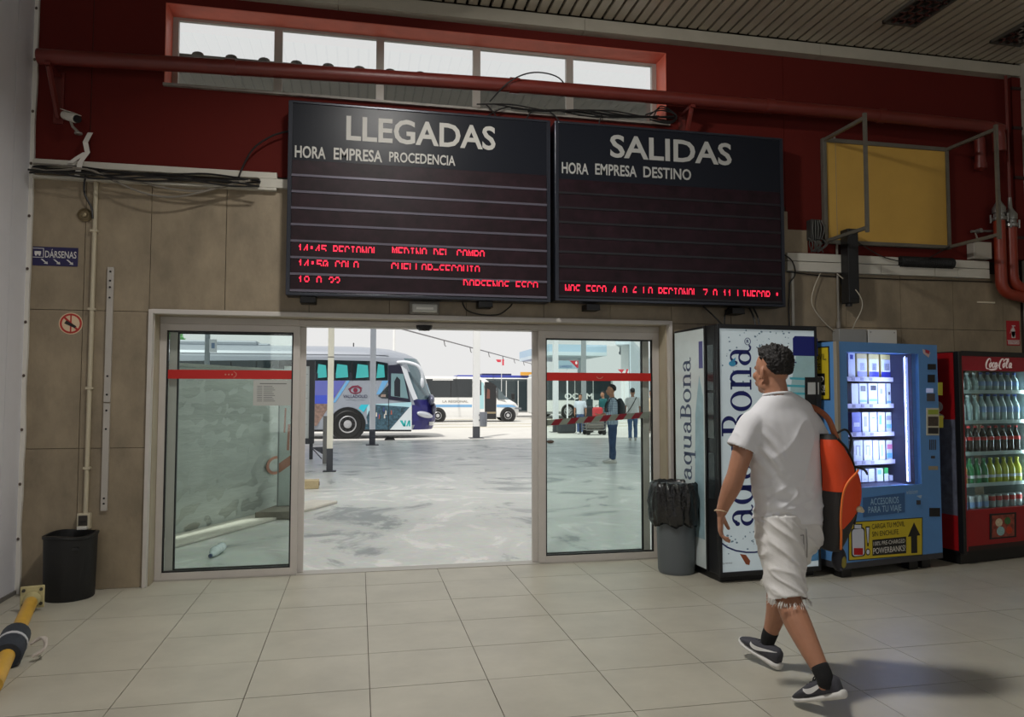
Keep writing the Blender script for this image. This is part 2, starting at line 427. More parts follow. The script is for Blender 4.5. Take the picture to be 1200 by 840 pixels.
struct('kerb', kb, mat('pale_kerb', (212, 208, 196), .6, var=(6, .1)), bevel=.006)
cr = MB()
cr.box(-7, 15, 6.7, 7.7, 4.36, 4.408)
tile_r = MB()
kx = -6.9
while kx < 15:
    ring = [[V((kx+.05*math.cos(t), y, 4.408+.030*math.sin(t))) for t in [PI*j/6 for j in range(7)]] for y in (6.7, 7.2, 7.7)]
    tile_r.rings(ring); kx += .275
cro = struct('roof_canopy', cr, mat('eave_grey', (110, 106, 100), .8))
pc = bpy.data.materials.new('translucent_roof_sheet'); pc.use_nodes = True; nt = pc.node_tree; nt.nodes.clear()  # unseen sheets, made translucent to brighten the ground below
tr = nt.nodes.new('ShaderNodeBsdfTranslucent'); tr.inputs[0].default_value = (.97, .97, .96, 1); df = nt.nodes.new('ShaderNodeBsdfDiffuse'); df.inputs[0].default_value = (.7, .72, .72, 1)
mx_ = nt.nodes.new('ShaderNodeMixShader'); mx_.inputs[0].default_value = .08; ot = nt.nodes.new('ShaderNodeOutputMaterial')
nt.links.new(tr.outputs[0], mx_.inputs[1]); nt.links.new(df.outputs[0], mx_.inputs[2]); nt.links.new(mx_.outputs[0], ot.inputs[0])
pc2 = pc.copy(); pc2.name = 'shading_roof_sheet'; [n_ for n_ in pc2.node_tree.nodes if n_.type == 'BSDF_TRANSLUCENT'][0].inputs[0].default_value = (.40, .43, .48, 1)  # dimmer copy, set to shade the farther band of ground
for k in range(11):
    MB().box(-7+2*k+.01, -5+2*k-.01, 7.7, 13.2, 4.40, 4.412).build('roof_sheet', pc, cro); MB().box(-7+2*k+.01, -5+2*k-.01, 13.22, 22.6, 4.40, 4.412).build('roof_sheet', pc2, cro)
for y in (7.8, 10.5, 13.2, 16.3, 19.4, 22.5): MB().box(-7, 15, y-.05, y+.05, 4.31, 4.398).build('roof_beam', mat('beam_pale_grey', (190, 192, 192), .5), cro)
oo = tile_r.build('roof_tile_ridges', mat('grey_roof_tile', (96, 90, 84), .8, var=(5, .3)), cro); oo['kind'] = 'stuff'
# ================================================================== things on the wall
# --- departure boards
board_m = mat('board_dark_blue', (24, 27, 35), .34, spec=.22)
board_trim = mat('board_trim', (44, 47, 56), .3, .3)
letter_m = mat('board_lettering', (188, 186, 180), .5, spec=.3)
led_m = mat('red_led', (120, 10, 25), .4, emit=(255, 40, 70), estr=1.9)
ledrow_m = mat('unlit_row_glow', (34, 17, 24), .45, var=(9, .5), spec=.22)  # faint red glow of the unlit rows put into the base colour
F57 = {'0':'01110 10001 10011 10101','1':'00100 01100 00100 00100','2':'01110 10001 00001 00110','4':'00010 00110 01010 10010','5':'11111 10000 11110 00001','6':'00110 01000 10000 11110','7':'11111 00001 00010 00100','8':'01110 10001 10001 01110','9':'01110 10001 10001 01111',
 'A':'01110 10001 10001 10001','B':'11110 10001 10001 11110','C':'01110 10001 10000 10000','D':'11100 10010 10001 10001','E':'11111 10000 10000 11110','F':'11111 10000 10000 11110','G':'01110 10001 10000 10000','I':'01110 00100 00100 00100','L':'10000 10000 10000 10000','M':'10001 11011 10101 10101','N':'10001 10001 11001 10101','O':'01110 10001 10001 10001','P':'11110 10001 10001 11110','R':'11110 10001 10001 11110','S':'01111 10000 10000 01110','U':'10001 10001 10001 10001','V':'10001 10001 10001 10001',':':'00000 01100 01100 00000','-':'00000 00000 00000 11111',' ':'00000 00000 00000 00000'}
def led_text(mb, pl, s, a0, a1, btop, hgt):
    """only the upper four of seven dot rows light up on these boards"""
    n = len(s); cw = (a1-a0)/(n*6-1); ch = hgt/4
    for i, c in enumerate(s):
        for r, row in enumerate(F57[c].split()):
            for k, bit in enumerate(row):
                if bit == '1':
                    a = a0+(i*6+k)*cw; b = btop-r*ch
                    mb.add([pl.p(a, b-ch*.86, .004), pl.p(a+cw*1.02, b-ch*.86, .004), pl.p(a+cw*1.02, b, .004), pl.p(a, b, .004)], [(0, 1, 2, 3)])
def board(x0, x1, z0, z1, label, ptop, rows, y=5.95):
    t = thing('departure_board', label, 'board', ((x0+x1)/2, y+.09, z0), 'arrival and departure boards')
    MB().box(x0, x1, y+.006, y+.17, z0, z1).build('case', board_m, t, bevel=.006)
    fr = MB(); w = .03
    fr.box(x0, x0+w, y-.008, y+.01, z0, z1); fr.box(x1-w, x1, y-.008, y+.01, z0, z1); fr.box(x0+w, x1-w, y-.008, y+.01, z0, z0+w*.7); fr.box(x0+w, x1-w, y-.008, y+.01, z1-w*.6, z1)
    fr.build('frame', board_trim, t, bevel=.003)
    pl = Plane((0, y, 0), (1, 0, 0), (0, 0, 1))
    MB().box(x0+w, x1-w, y, y+.006, ptop, z1-w*.6).build('header_panel', board_m, t)
    n = 8; top = ptop; ph = (ptop-(z0+.03))/n
    for k in range(n):
        MB().box(x0+w+.004, x1-w-.004, y+.001, y+.007, ptop-ph*(k+1)+.018, ptop-ph*k).build('display_row', ledrow_m, t)
    bars = mat(*rows)
    for k in range(1, n+1):
        MB().box(x0+w, x1-w, y-.004, y+.006, ptop-ph*k-.001, ptop-ph*k+.017).build('divider', bars, t)
    return t, pl, ph
b1, bp1, ph1 = board(-.565, 1.560, 2.235, 3.775, 'large dark board headed LLEGADAS with three lit red rows', 3.305, ('board_divider_light', (96, 92, 104), .3, .3))
def words(pl, t, m_, *ws):
    for nm, s_, a, b, w, h_, bd in ws: m = MB(); pl.text(m, s_, a, b, w, h_, .003, bd); m.build(nm, m_, t)
def leds(pl, t, *ws):
    for w_ in ws: m = MB(); led_text(m, pl, *w_); m.build('lit_text', led_m, t, label='red lit half-height characters')
words(bp1, b1, letter_m, ('title_lettering', 'LLEGADAS', -.12, 3.495, 1.21, .185, .022), ('column_heading', 'HORA', -.512, 3.325, .235, .09, .02), ('column_heading', 'EMPRESA', -.215, 3.328, .38, .09, .02), ('column_heading', 'PROCEDENCIA', .22, 3.338, .535, .078, .016))
leds(bp1, b1, ('14:45 REGIONAL', -.478, .14, 2.637, .05), ('MEDINA DEL CAMPO', .25, 1.0, 2.645, .05), ('14:50 GALA', -.475, -.012, 2.517, .05), ('CUELLAR-SEGOVIA', .245, .96, 2.517, .05), ('18 A 22', -.473, -.155, 2.388, .05), ('DARSENAS ESCA', .826, 1.45, 2.402, .05))
b2, bp2, ph2 = board(1.600, 3.728, 2.250, 3.778, 'large dark board headed SALIDAS with one lit red row at its foot', 3.285, ('board_divider_dark', (22, 20, 26), .4))
words(bp2, b2, mat('board_lettering_grey', (168, 168, 164), .6), ('title_lettering', 'SALIDAS', 2.09, 3.505, 1.135, .185, .022), ('column_heading', 'HORA', 1.66, 3.335, .235, .09, .02), ('column_heading', 'EMPRESA', 1.955, 3.342, .375, .09, .02), ('column_heading', 'DESTINO', 2.39, 3.345, .445, .09, .02))
leds(bp2, b2, ('NAS ESCA 4 A 6 LA REGIONAL 7 A 11 LINECAR :', 1.685, 3.67, 2.388, .055))
for t, xs_ in ((b1, (-.40, 1.02)), (b2, (1.95, 3.3))):
    for x in xs_:
        MB().box(x-.06, x+.06, 6.0, W, 2.185, 2.236).box(x-.06, x+.06, 6.0, 6.03, 2.185, 2.2).build('wall_bracket', black, t, bevel=.004)

# --- emergency light, sensor
t = thing('emergency_light', 'small grey emergency light with clear cover above the doorway', 'lamp', (.525, W, 2.13))
MB().box(.40, .65, W-.05, W, 2.125, 2.235).build('body', mat('grey_light_body', (120, 116, 108), .5), t, bevel=.012)
MB().box(.42, .63, W-.075, W-.05, 2.14, 2.21).build('lens', mat('frosted_lens', (190, 190, 184), .25), t, bevel=.02, seg=3)
MB().box(.455, .595, W-.078, W-.074, 2.162, 2.18).build('tube', mat('lamp_tube', (226, 226, 220), .3), t)
MB().cyl((.525, W-.02, 2.23), (.525, W-.02, 2.30), .012).build('stem', black, t)
t = thing('motion_sensor', 'black door sensor under the door head', 'sensor', (.54, 6.29, 2.03))
m = MB(); m.rings([[V((.54+a*.07*s, 6.29-.06*s2, z)) for a, s2 in ((-1, 0), (-.8, .7), (0, 1), (.8, .7), (1, 0))] for z, s in ((2.005, .6), (2.02, .9), (2.05, 1.0))])
m.build('housing', black, t); MB().ball((.54, 6.25, 2.008), (.03, .02, .008), 10, 6).build('lens', mat('sensor_lens', (40, 20, 20), .1), t)

# --- pipes in front of the red wall
def bend(pts, r, n=6):
    """round the corners of a polyline"""
    out = [V(pts[0])]
    for i in range(1, len(pts)-1):
        p = V(pts[i]); a = (V(pts[i-1])-p).normalized(); b = (V(pts[i+1])-p).normalized()
        for k in range(n+1):
            t = k/n; out.append((p+a*r)*(1-t)**2 + p*2*t*(1-t) + (p+b*r)*t*t)
    out.append(V(pts[-1])); return out
t = thing('sprinkler_pipe', 'long dark red pipe running under the strip window', 'pipe', (2, 5.95, 4.04))
m = MB(); m.tube(bend([(-2.35, 5.95, 3.957), (-1.34, 5.95, 3.99), (1.23, 5.95, 4.052), (4.46, 5.95, 4.073), (5.98, 5.95, 4.053), (6.05, 5.95, 4.04), (6.055, 5.95, 3.82)], .10), .058, 14); m.build('pipe_run', redpipe, t, smooth=True)
for x in (-1.0, 1.25, 3.6, 4.75):
    zc = 4.0 if x < 0 else (4.052 if x < 2 else 4.069); MB().cyl((x-.04, 5.95, zc), (x+.04, 5.95, zc), .064, n=16).build('coupling', redpipe, t, smooth=True)
for x, z in ((-2.27, 3.985), (2.84, 4.085)):
    m = MB(); m.box(x-.02, x+.02, 5.90, W, z-.105, z-.08); m.tube([(x, 5.93, z-.10), (x+.005, W-.025, z-.42)], .022, 6); m.box(x-.035, x+.035, W-.012, W+.0035, z-.46, z-.06)
    m.build('bracket', redpipe, t)
t = thing('riser_pipes', 'pair of red water risers with metal couplings in the corner', 'pipe', (6.28, 6.05, 2.5))
for x, zt in ((6.105, 3.18), (6.235, 3.12)):
    m = MB(); yy = 6.03
    m.tube(bend([(x, yy, zt), (x, yy, 2.46+(x-6.105)*.5), (6.435, yy-.02, 2.40+(x-6.105)*.6)], .12), .052, 14); m.build('riser', mat('riser_orange_red', (132, 46, 27), .4, var=(5, .12)), t, smooth=True)
    MB().lathe([(.05, 0), (.066, .01), (.066, .035), (.05, .045), (.05, .075), (.06, .08), (.06, .13), (.035, .17), (.02, .20), (.016, .30)], (x, yy, zt-.02), 14).build('coupling', steel, t, smooth=True)
    MB().cyl((x, yy, zt+.27), (x, yy, 3.72 if x < 6.17 else 4.62), .014, n=8).build('thin_pipe', redpipe, t, smooth=True)
    m = MB()
    for k in range(4):
        a = PI/4+k*PI/2; m.cyl((x+.07*math.cos(a), yy+.07*math.sin(a), zt-.03), (x+.07*math.cos(a), yy+.07*math.sin(a), zt+.05), .009, n=6)
    m.build('flange_bolts', steel, t)
t = thing('pipe_stub', 'short capped red pipe stub beside the bend of the long pipe', 'pipe', (5.97, 6.05, 3.6))
MB().tube([(5.94, 6.06, 3.72), (5.94, 6.06, 3.98)], .05, 12).build('stub', redpipe, t, smooth=True); MB().lathe([(.03, 0), (.058, .02), (.058, .07)], (5.94, 6.06, 3.66), 12).build('cap', redpipe, t, smooth=True)
t = thing('corner_column', 'dark red boxed duct in the right corner', 'duct', (6.38, 6.1, 2.8))
MB().box(6.335, XR-.002, 6.06, W, 2.80, 4.63).build('casing', red, t); m = MB()
for z in (3.0, 3.6, 4.1, 4.5): m.box(6.33, XR-.002, 6.05, 6.07, z, z+.03)
m.build('straps', mat('dark_strap', (40, 14, 12), .5), t)

# --- cable bunches
def cables(name, label, runs, m_, r=.008, loc=None, cat='cable'):
    mb = MB()
    for run in runs: mb.tube(spline([tuple(p) for p in run], 6), r, 6)
    o = mb.build(name, m_, None, smooth=True); tag(o, label, cat); return o
# white trunking on the left with its cables
def trunk(label, segs, y=W-.05):
    t = thing('cable_trunking', label, 'trunking', ((segs[0][0]+segs[-1][1])/2, W, segs[0][2]))
    for a, b, z0, z1 in segs: MB().box(a, b, y, W+.004, z0, z1).build('cover', white, t, bevel=.004)
    return t
trunk('white cable trunking with open front left of the arrivals board', [(XL+.03, -.66, 3.185, 3.235), (XL+.03, -.66, 3.09, 3.112), (-.80, -.57, 3.112, 3.185)])
random.seed(3)
for k, (lb, mm, r) in enumerate((('black cables sagging along the open left trunking', cablem, .0075), ('grey cables looping below the open left trunking', cableg, .008))):
    runs = []
    for j in range(5 if k == 0 else 3):
        y = W-.075-.024*j-.014*k; run = []
        for i in range(9):
            x = XL+.05+(1.62 if k == 0 else 1.55)*i/8
            z = 3.165-.018*j+.020*math.sin(i*1.3+j*2+k)-.01*(j % 2)
            if k == 1 and i > 2 and i < 8: z -= (.05+.045*j)*math.sin((i-2)/6*PI)
            run.append((x, y, z))
        runs.append(run)
    if k == 0: runs.append([(-.95, W-.07, 3.13), (-.93, W-.08, 3.22), (-.84, W-.09, 3.40), (-.70, W-.08, 3.52), (-.56, W-.06, 3.58)]); runs.append([(-2.05, W-.06, 3.14), (-2.06, W-.05, 3.0), (-2.01, W-.04, 2.88), (-2.0, W-.04, 2.80)])
    cables('loose_cables', lb, runs, mm, r)
random.seed(11)
runs = []
for j in range(7):
    x0 = .95+.15*j; run = [(x0+.3*i, 6.07+.008*j, 3.915+.006*i+.018*math.sin(i*2.1+j*1.7)) for i in range(8)]
    runs.append([p for p in run if p[0] < 2.78])
for j in range(3): runs.append([(2.45+.04*j, 6.04, 3.93), (2.6, 6.03, 3.98+.02*j), (2.75, 6.05, 3.95), (2.68, 6.04, 3.89-.01*j), (2.5, 6.06, 3.90)])
for x, sx in ((.98, .26), (1.35, .12), (1.72, -.16), (2.02, .05), (1.15, -.12)): runs.append([(x+sx, 6.09, 3.93), (x+sx*.5, 6.08, 3.87), (x, 6.07, 3.77)])
runs.append([(1.05, 6.0, 3.92), (1.2, 5.86, 4.05), (1.4, 5.85, 4.135), (1.62, 5.88, 4.12), (1.75, 6.0, 4.02)])
cables('loose_cables', 'tangle of thin cables under the red pipe above the boards', runs, cablem, .006)
t = thing('cable_tray', 'narrow grey cable tray under the strip window', 'tray', (.6, W-.03, 3.89))
m = MB(); m.box(WX0, 2.72, W-.03, W+.002, 3.885, 3.892).box(WX0, 2.72, W-.032, W-.028, 3.885, 3.905)
m.build('channel', mat('tray_grey', (140, 134, 126), .5, var=(8, .2)), t)

# --- CCTV camera and torn strips
t = thing('security_camera', 'white wall camera on a bracket high on the red wall', 'camera', (-2.17, W, 3.5))
d = V((.80, -.50, -.34)).normalized(); c = V((-2.135, W-.15, 3.535)); p0, p1 = c-d*.075, c+d*.065
MB().tube([p0, p0+d*.02, p1-d*.01, p1], [.028, .033, .033, .028], 14).build('housing', mat('camera_white', (206, 202, 192), .4), t, smooth=True)
MB().tube([p1, p1+d*.02], [.029, .027], 14).build('lens', black, t, smooth=True)
MB().obox(c+V((0, 0, .036)), .15, .066, .004, d.to_track_quat('X', 'Z').to_matrix()).build('sun_hood', mat('camera_white', (206, 202, 192), .4), t)
MB().tube([c-V((0, 0, .025)), c+V((.005, .03, -.06)), (-2.12, W-.01, 3.46)], .010, 8).lathe([(.028, 0), (.028, .012)], (-2.12, W-.03, 3.447), 12).build('bracket', mat('camera_grey', (150, 146, 138), .4), t, smooth=True)
t = thing('torn_tape', 'strips of torn white tape hanging below the wall camera', 'tape', (-2.06, W, 3.2))
m = MB()
def strip(pts, w, th=.003):
    vs = []; fs = []
    for i, p in enumerate(pts):
        p = V(p); vs += [p+V((-w, 0, 0)), p+V((w, 0, 0))]
    for i in range(len(pts)-1): fs.append((2*i, 2*i+1, 2*i+3, 2*i+2))
    k = len(vs); vs += [v+V((0, th, 0)) for v in vs]; fs += [tuple(i+k for i in f)[::-1] for f in fs]
    m.add(vs, fs)
strip([(-2.03, W-.05, 3.46), (-2.05, W-.09, 3.37), (-2.04, W-.07, 3.30), (-2.08, W-.085, 3.22), (-2.10, W-.09, 3.11)], .018)
strip([(-2.055, W-.06, 3.30), (-2.10, W-.07, 3.26), (-2.16, W-.065, 3.21)], .02)
m.build('strip', mat('torn_paper_white', (216, 212, 204), .8), t)

# --- left wall fittings
t = thing('wall_conduit', 'thin vertical cream conduit dropping down to the socket', 'conduit', (-1.99, W, .58))
MB().cyl((-1.995, W-.017, .575), (-1.99, W-.017, 3.10), .0165, n=10).build('pipe', mat('cream_conduit', (186, 176, 152), .5), t, smooth=True)
m = MB()
for z in (.9, 1.5, 2.1, 2.7): m.box(-2.017, -1.967, W-.036, W, z, z+.018)
m.build('clips', mat('cream_conduit', (186, 176, 152), .5), t)
t = thing('wall_socket', 'small cream socket box at the foot of the conduit above the black bin', 'socket', (-2.0, W, .46))
MB().box(-2.045, -1.955, W-.05, W, .455, .575).build('box', mat('cream_socket', (190, 180, 156), .5), t, bevel=.006)
MB().box(-2.03, -1.97, W-.056, W-.048, .485, .56).lathe([(.02, 0), (.02, .001)], (-2, W-.05, .52), 10).build('face', mat('socket_dark', (52, 46, 40), .4), t)
MB().box(-2.035, -1.965, W-.075, W-.045, .458, .482).build('switch', mat('socket_white', (214, 210, 200), .4), t, bevel=.004)
t = thing('metal_strip', 'long grey perforated metal strip fixed upright beside the doorway', 'rail', (-1.87, W, .6))
MB().box(-1.893, -1.847, W-.022, W, .585, 1.395).build('rail', alu, t, bevel=.003); MB().box(-1.893, -1.847, W-.022, W, 1.402, 2.435).build('rail', alu, t, bevel=.003)
m = MB()
for z in (.64, .68, 1.2, 1.34, 1.46, 1.6, 2.2, 2.28, 2.33, 2.40): m.cyl((-1.87, W-.026, z), (-1.87, W-.02, z), .008, n=8)
m.build('holes', black, t)
t = thing('round_fitting', 'round brownish metal fitting beside the conduit', 'fitting', (-2.065, W, 2.83))
m = MB(); m.rings([[V((-2.065+r*math.cos(a), y, 2.83+r*math.sin(a))) for a in [2*PI*k/18 for k in range(18)]] for r, y in ((.052, W), (.052, W-.014), (.042, W-.02), (.036, W-.012))]); m.build('ring', mat('bronze_ring', (118, 104, 78), .4, .5), t, smooth=True)
MB().ball((-2.065, W-.02, 2.83), (.02, .012, .02), 10, 6).build('knob', mat('bronze_knob', (150, 136, 108), .35, .5), t, smooth=True)

# --- signs
def sign(name, label, x0, x1, z0, z1, m_, y=W-.006):
    t = thing(name, label, 'sign', ((x0+x1)/2, W, z0))
    MB().box(x0, x1, y, W-.001, z0, z1).build('plate', m_, t)
    return t, Plane((x0, y, z0), (1, 0, 0), (0, 0, 1))
t, pl = sign('platform_sign', 'dark blue sign reading DARSENAS on the stone wall', -2.415, -2.105, 2.432, 2.575, mat('sign_navy', (36, 31, 78), .4))
m = MB(); pl.text(m, 'DÁRSENAS', .085, .062, .215, .05, .002, .01)
for a in (.055, .14, .23):
    pl.poly(m, [(a, .05), (a+.012, .05), (a+.045, .022), (a+.035, .018)], .001); pl.poly(m, [(a+.05, .012), (a+.022, .016), (a+.046, .032)], .001)
for q in ((.0, .075, .128, .132), (.0, .075, .06, .064), (.071, .075, .06, .13)): pl.rect(m, *q, .001)
pl.rect(m, .012, .056, .085, .108, .001); pl.ell(m, .022, .08, .007, .007, .001); pl.ell(m, .046, .08, .007, .007, .001)
m.build('lettering', mat('sign_white', (216, 214, 210), .5), t)
t = thing('no_smoking_sign', 'small round red and cream no smoking sticker', 'sign', (-2.14, W, 2.0)); pl = Plane((-2.14, W-.003, 1.997), (1, 0, 0), (0, 0, 1))
m = MB(); pl.ell(m, 0, 0, .083, .083, .002); m.build('disc', mat('sticker_cream', (214, 190, 158), .5), t)
m = MB(); pl.arc(m, 0, 0, .076, .076, .014, .014, 0, 360, .001, .002); pl.poly(m, [(-.05, .04), (-.04, .052), (.052, -.04), (.042, -.052)], .001, .003); pl.rect(m, -.005, .005, -.07, .07, .001, .002); m.build('ring', mat('sticker_red', (176, 44, 34), .5), t)
m = MB(); pl.poly(m, [(-.045, .0), (-.03, .025), (.04, -.02), (.03, -.035)], .001, .0035); m.build('cigarette', mat('sticker_black', (30, 24, 22), .5), t)
t, pl = sign('fire_extinguisher_sign', 'red fire extinguisher sign above the drinks fridge', 6.262, 6.412, 1.955, 2.20, mat('sign_red', (170, 26, 36), .45))
m = MB(); pl.ell(m, .075, .13, .022, .05, .001); pl.rect(m, .053, .097, .075, .14, .001); pl.rect(m, .068, .082, .17, .195, .001); pl.rect(m, .06, .10, .19, .20, .001); pl.poly(m, [(.05, .16), (.06, .18), (.04, .12), (.034, .12)], .001)
pl.rect(m, .01, .14, .012, .045, .001); pl.rect(m, 0, .15, .05, .054, .001); m.build('pictogram', mat('sign_white', (216, 214, 210), .5), t)
m = MB(); pl.text(m, 'EXTINTOR', .015, .018, .12, .02, .0025, .01); m.build('lettering', mat('sign_red', (170, 26, 36), .45), t)

# --- yellow panel in its projecting frame, right
fr_m = mat('frame_grey_steel', (112, 108, 98), .45, .4, var=(8, .15))
t = thing('yellow_light_box', 'blank yellow panel in a grey metal frame standing off the red wall', 'panel', (4.9, W, 2.9))
MB().box(4.275, 5.60, W-.03, W, 2.91, 3.845).build('panel', mat('ochre_yellow_board', (194, 154, 72), .5, var=(2, .08)), t)
m = MB()
m.box(4.245, 4.28, W-.045, W, 2.88, 3.88); m.box(5.585, 5.62, W-.045, W, 2.88, 3.88); m.box(4.28, 5.585, W-.045, W, 3.842, 3.88); m.box(4.28, 5.585, W-.045, W, 2.88, 2.915); m.build('frame', fr_m, t, bevel=.003)
Ya = 5.55
for x in (4.262, 5.602):
    for z in (2.90, 3.86): MB().box(x-.014, x+.014, Ya, W-.04, z-.014, z+.014).build('stand_off_arm', fr_m, t)
    MB().box(x-.014, x+.014, Ya-.024, Ya, 2.86, 3.90).build('upright', fr_m, t)
t = thing('column_speaker', 'tall narrow black speaker hanging below the yellow panel frame', 'speaker', (4.42, W, 2.3))
MB().box(4.40, 4.51, W-.16, W-.05, 2.31, 3.0).build('cabinet', black, t, bevel=.006)
MB().box(4.408, 4.502, W-.166, W-.158, 2.36, 2.97).build('grille', mat('speaker_grille', (30, 30, 31), .7, bump=(300, .4)), t)
MB().box(4.43, 4.48, W-.05, W, 2.5, 2.56).build('mount', black, t); MB().lathe([(.03, 0), (.03, .03)], (4.44, W-.10, 2.285), 10).build('knob', black, t)
trunk('white double cable trunking below the yellow panel', [(3.85, 5.02, 2.70, 2.775), (5.62, 6.04, 2.70, 2.775), (3.85, 4.83, 2.605, 2.695), (4.835, 5.42, 2.605, 2.695), (5.425, 5.68, 2.605, 2.695), (5.685, 6.04, 2.605, 2.695)])
t = thing('flexible_duct', 'black ribbed flexible duct lying in the gap of the right trunking', 'duct', (5.3, W, 2.72))
m = MB(); pts = []; rr = []
for k in range(60): pts.append((5.03+.58*k/59, W-.05, 2.735)); rr.append(.048+.006*(k % 2))
m.tube(pts, rr, 12); m.build('hose', rubber, t, smooth=True)
t = thing('junction_box', 'grey junction box beside the red risers', 'box', (5.99, W, 2.79))
MB().box(5.83, 6.035, W-.09, W, 2.79, 2.955).build('box', mat('box_grey_white', (160, 154, 144), .5), t, bevel=.006); MB().box(5.84, 6.025, W-.096, W-.088, 2.80, 2.945).build('lid', mat('box_grey_lid', (170, 164, 152), .5), t)
t = thing('wall_terminal', 'dark tangle of terminals and wires left of the yellow panel', 'terminal', (4.12, W, 2.8))
MB().box(4.08, 4.19, W-.08, W, 2.90, 3.09).build('block', mat('dark_terminal', (46, 46, 44), .5), t, bevel=.008)
m = MB(); random.seed(5)
for k in range(12):
    x = 4.07+.012*k; m.tube(spline([(x, W-.05, 2.92), (x+random.uniform(-.06, .06), W-.09, 2.86), (x+random.uniform(-.05, .05), W-.05, 2.79)], 4), .006, 5)
for k in range(5): m.tube(spline([(4.1+.02*k, W-.085, 3.08), (4.08+.03*k, W-.10, 3.0), (4.1+.02*k, W-.085, 2.9)], 4), .006, 5)
m.build('wires', mat('wire_grey', (70, 70, 66), .5), t)
t = thing('valve', 'small grey valve with short pipes right of the yellow panel', 'valve', (5.95, W, 3.0))
MB().tube([(5.84, W-.05, 3.06), (5.93, W-.05, 3.07), (6.10, W-.05, 3.075)], .012, 8).cyl((5.93, W-.08, 3.07), (5.93, W-.02, 3.07), .022).build('body', steel, t, smooth=True)
m = MB(); m.tube(spline([(5.89, W-.05, 3.05), (5.90, W-.06, 2.98), (5.885, W-.05, 2.90)], 4), .008, 6); m.build('tail', cableg, t)
cables('loose_cables', 'thin wires sagging under the yellow panel', [[(4.52, W-.06, 2.93), (4.85, W-.08, 2.76), (5.2, W-.1, 2.735), (5.58, W-.06, 2.90)], [(3.86, W-.02, 2.60), (4.3, W-.01, 2.575), (4.9, W-.01, 2.57), (6.1, W-.01, 2.58)]], cablem, .005)
cables('loose_cables', 'black cable draped down the edge of the departures board', [[(3.74, W-.06, 2.78), (3.86, W-.09, 2.70), (3.92, W-.06, 2.58), (3.88, W-.03, 2.5)], [(3.88, W-.03, 2.5), (3.875, W-.02, 2.3), (3.875, W-.02, 2.1)]], cablem, .006)
cables('loose_cables', 'white cables looping from the column speaker to the box below', [[(4.20, W-.03, 2.60), (4.12, W-.04, 2.45), (4.10, W-.04, 2.30), (4.20, W-.05, 2.15), (4.32, W-.04, 2.06)], [(4.37, W-.03, 2.60), (4.47, W-.17, 2.42), (4.52, W-.18, 2.28), (4.48, W-.12, 2.12), (4.49, W-.06, 2.05)]], mat('wire_white', (186, 178, 160), .5), .0045)
cables('loose_cables', 'dark loop of cable hanging under the arrivals board', [[(.84, W-.03, 2.24), (.88, W-.03, 2.17), (1.0, W-.03, 2.135), (1.15, W-.03, 2.14), (1.24, W-.03, 2.20), (1.27, W-.03, 2.24)]], cablem, .006)
cables('loose_cables', 'black cables running from the departures board into the water machine', [[(3.0, 6.08, 2.25), (3.06, 6.04, 2.18), (3.13, 6.0, 2.09), (3.15, 5.95, 2.03)], [(3.25, 6.08, 2.25), (3.19, 6.04, 2.18), (3.16, 6.0, 2.08), (3.16, 5.95, 2.03)], [(3.45, 6.08, 2.25), (3.47, 6.04, 2.15), (3.47, 6.0, 2.03)], [(3.49, 6.08, 2.25), (3.51, 6.04, 2.15), (3.50, 6.0, 2.03)]], cablem, .008)
t = thing('cable_drop', 'slim white vertical conduit below the right trunking', 'conduit', (3.91, W, 2.0))
MB().box(3.905, 3.93, W-.02, W, 1.95, 2.60).build('cover', white, t)
t = thing('speaker_conduit', 'thin grey conduit dropping from the column speaker to the switch box', 'conduit', (4.385, W, 2.15))
MB().cyl((4.385, W-.02, 2.10), (4.385, W-.02, 3.90), .011, n=8).build('pipe', cableg, t, smooth=True); MB().cyl((4.385, W-.02, 2.085), (4.385, W-.02, 2.15), .02, n=10).build('gland', cableg, t, smooth=True)
t = thing('switch_box', 'grey box on the wall behind the blue machine', 'box', (4.47, W, 1.94))
MB().box(4.33, 4.62, W-.10, W, 1.92, 2.075).build('box', mat('box_grey', (146, 144, 138), .5), t, bevel=.006)
t = thing('switch_box', 'white box on the wall right of the grey box above the blue machine', 'box', (4.8, W, 1.94))
MB().box(4.64, 4.95, W-.09, W, 1.92, 2.075).build('box', mat('box_white', (206, 204, 196), .5), t, bevel=.006)
m = MB()
for x, z in ((4.67, 2.05), (4.92, 2.05)): m.cyl((x, W-.093, z), (x, W-.09, z), .006, n=8)
m.build('screws', steel, t)
t = thing('wall_lamp_strip', 'thin pale strip fixed to the stone right of the machines', 'strip', (6.0, W, 2.37))
MB().box(5.93, 6.13, W-.012, W, 2.368, 2.382).build('strip', mat('pale_strip', (216, 206, 184), .4), t)
# --- ceiling louvre lights
def louvre(x, y, lab):
    t = thing('ceiling_light', lab, 'lamp', (x, y, 4.75)); m = MB(); a, b = .17, .3
    z0, z1 = 4.735, 4.764
    m.box(x-a, x+a, y-b, y-b+.02, z0, z1); m.box(x-a, x+a, y+b-.02, y+b, z0, z1); m.box(x-a, x-a+.02, y-b, y+b, z0, z1); m.box(x+a-.02, x+a, y-b, y+b, z0, z1)
    m.build('rim', mat('lamp_rim', (70, 66, 60), .5), t)
    for k in range(1, 4): MB().box(x-a+2*a*k/4-.012, x-a+2*a*k/4+.012, y-b+.02, y+b-.02, z0+.004, z1-.003).build('louvre', mat('mirror_louvre', (170, 166, 160), .12, .9), t)
    for k in range(1, 6): MB().box(x-a+.02, x+a-.02, y-b+2*b*k/6-.012, y-b+2*b*k/6+.012, z0+.004, z1-.004).build('louvre', mat('mirror_louvre', (170, 166, 160), .12, .9), t)
    MB().box(x-a+.02, x+a-.02, y-b+.02, y+b-.02, z1-.002, z1+.001).build('reflector', mat('dark_reflector', (30, 27, 24), .3, .4), t)
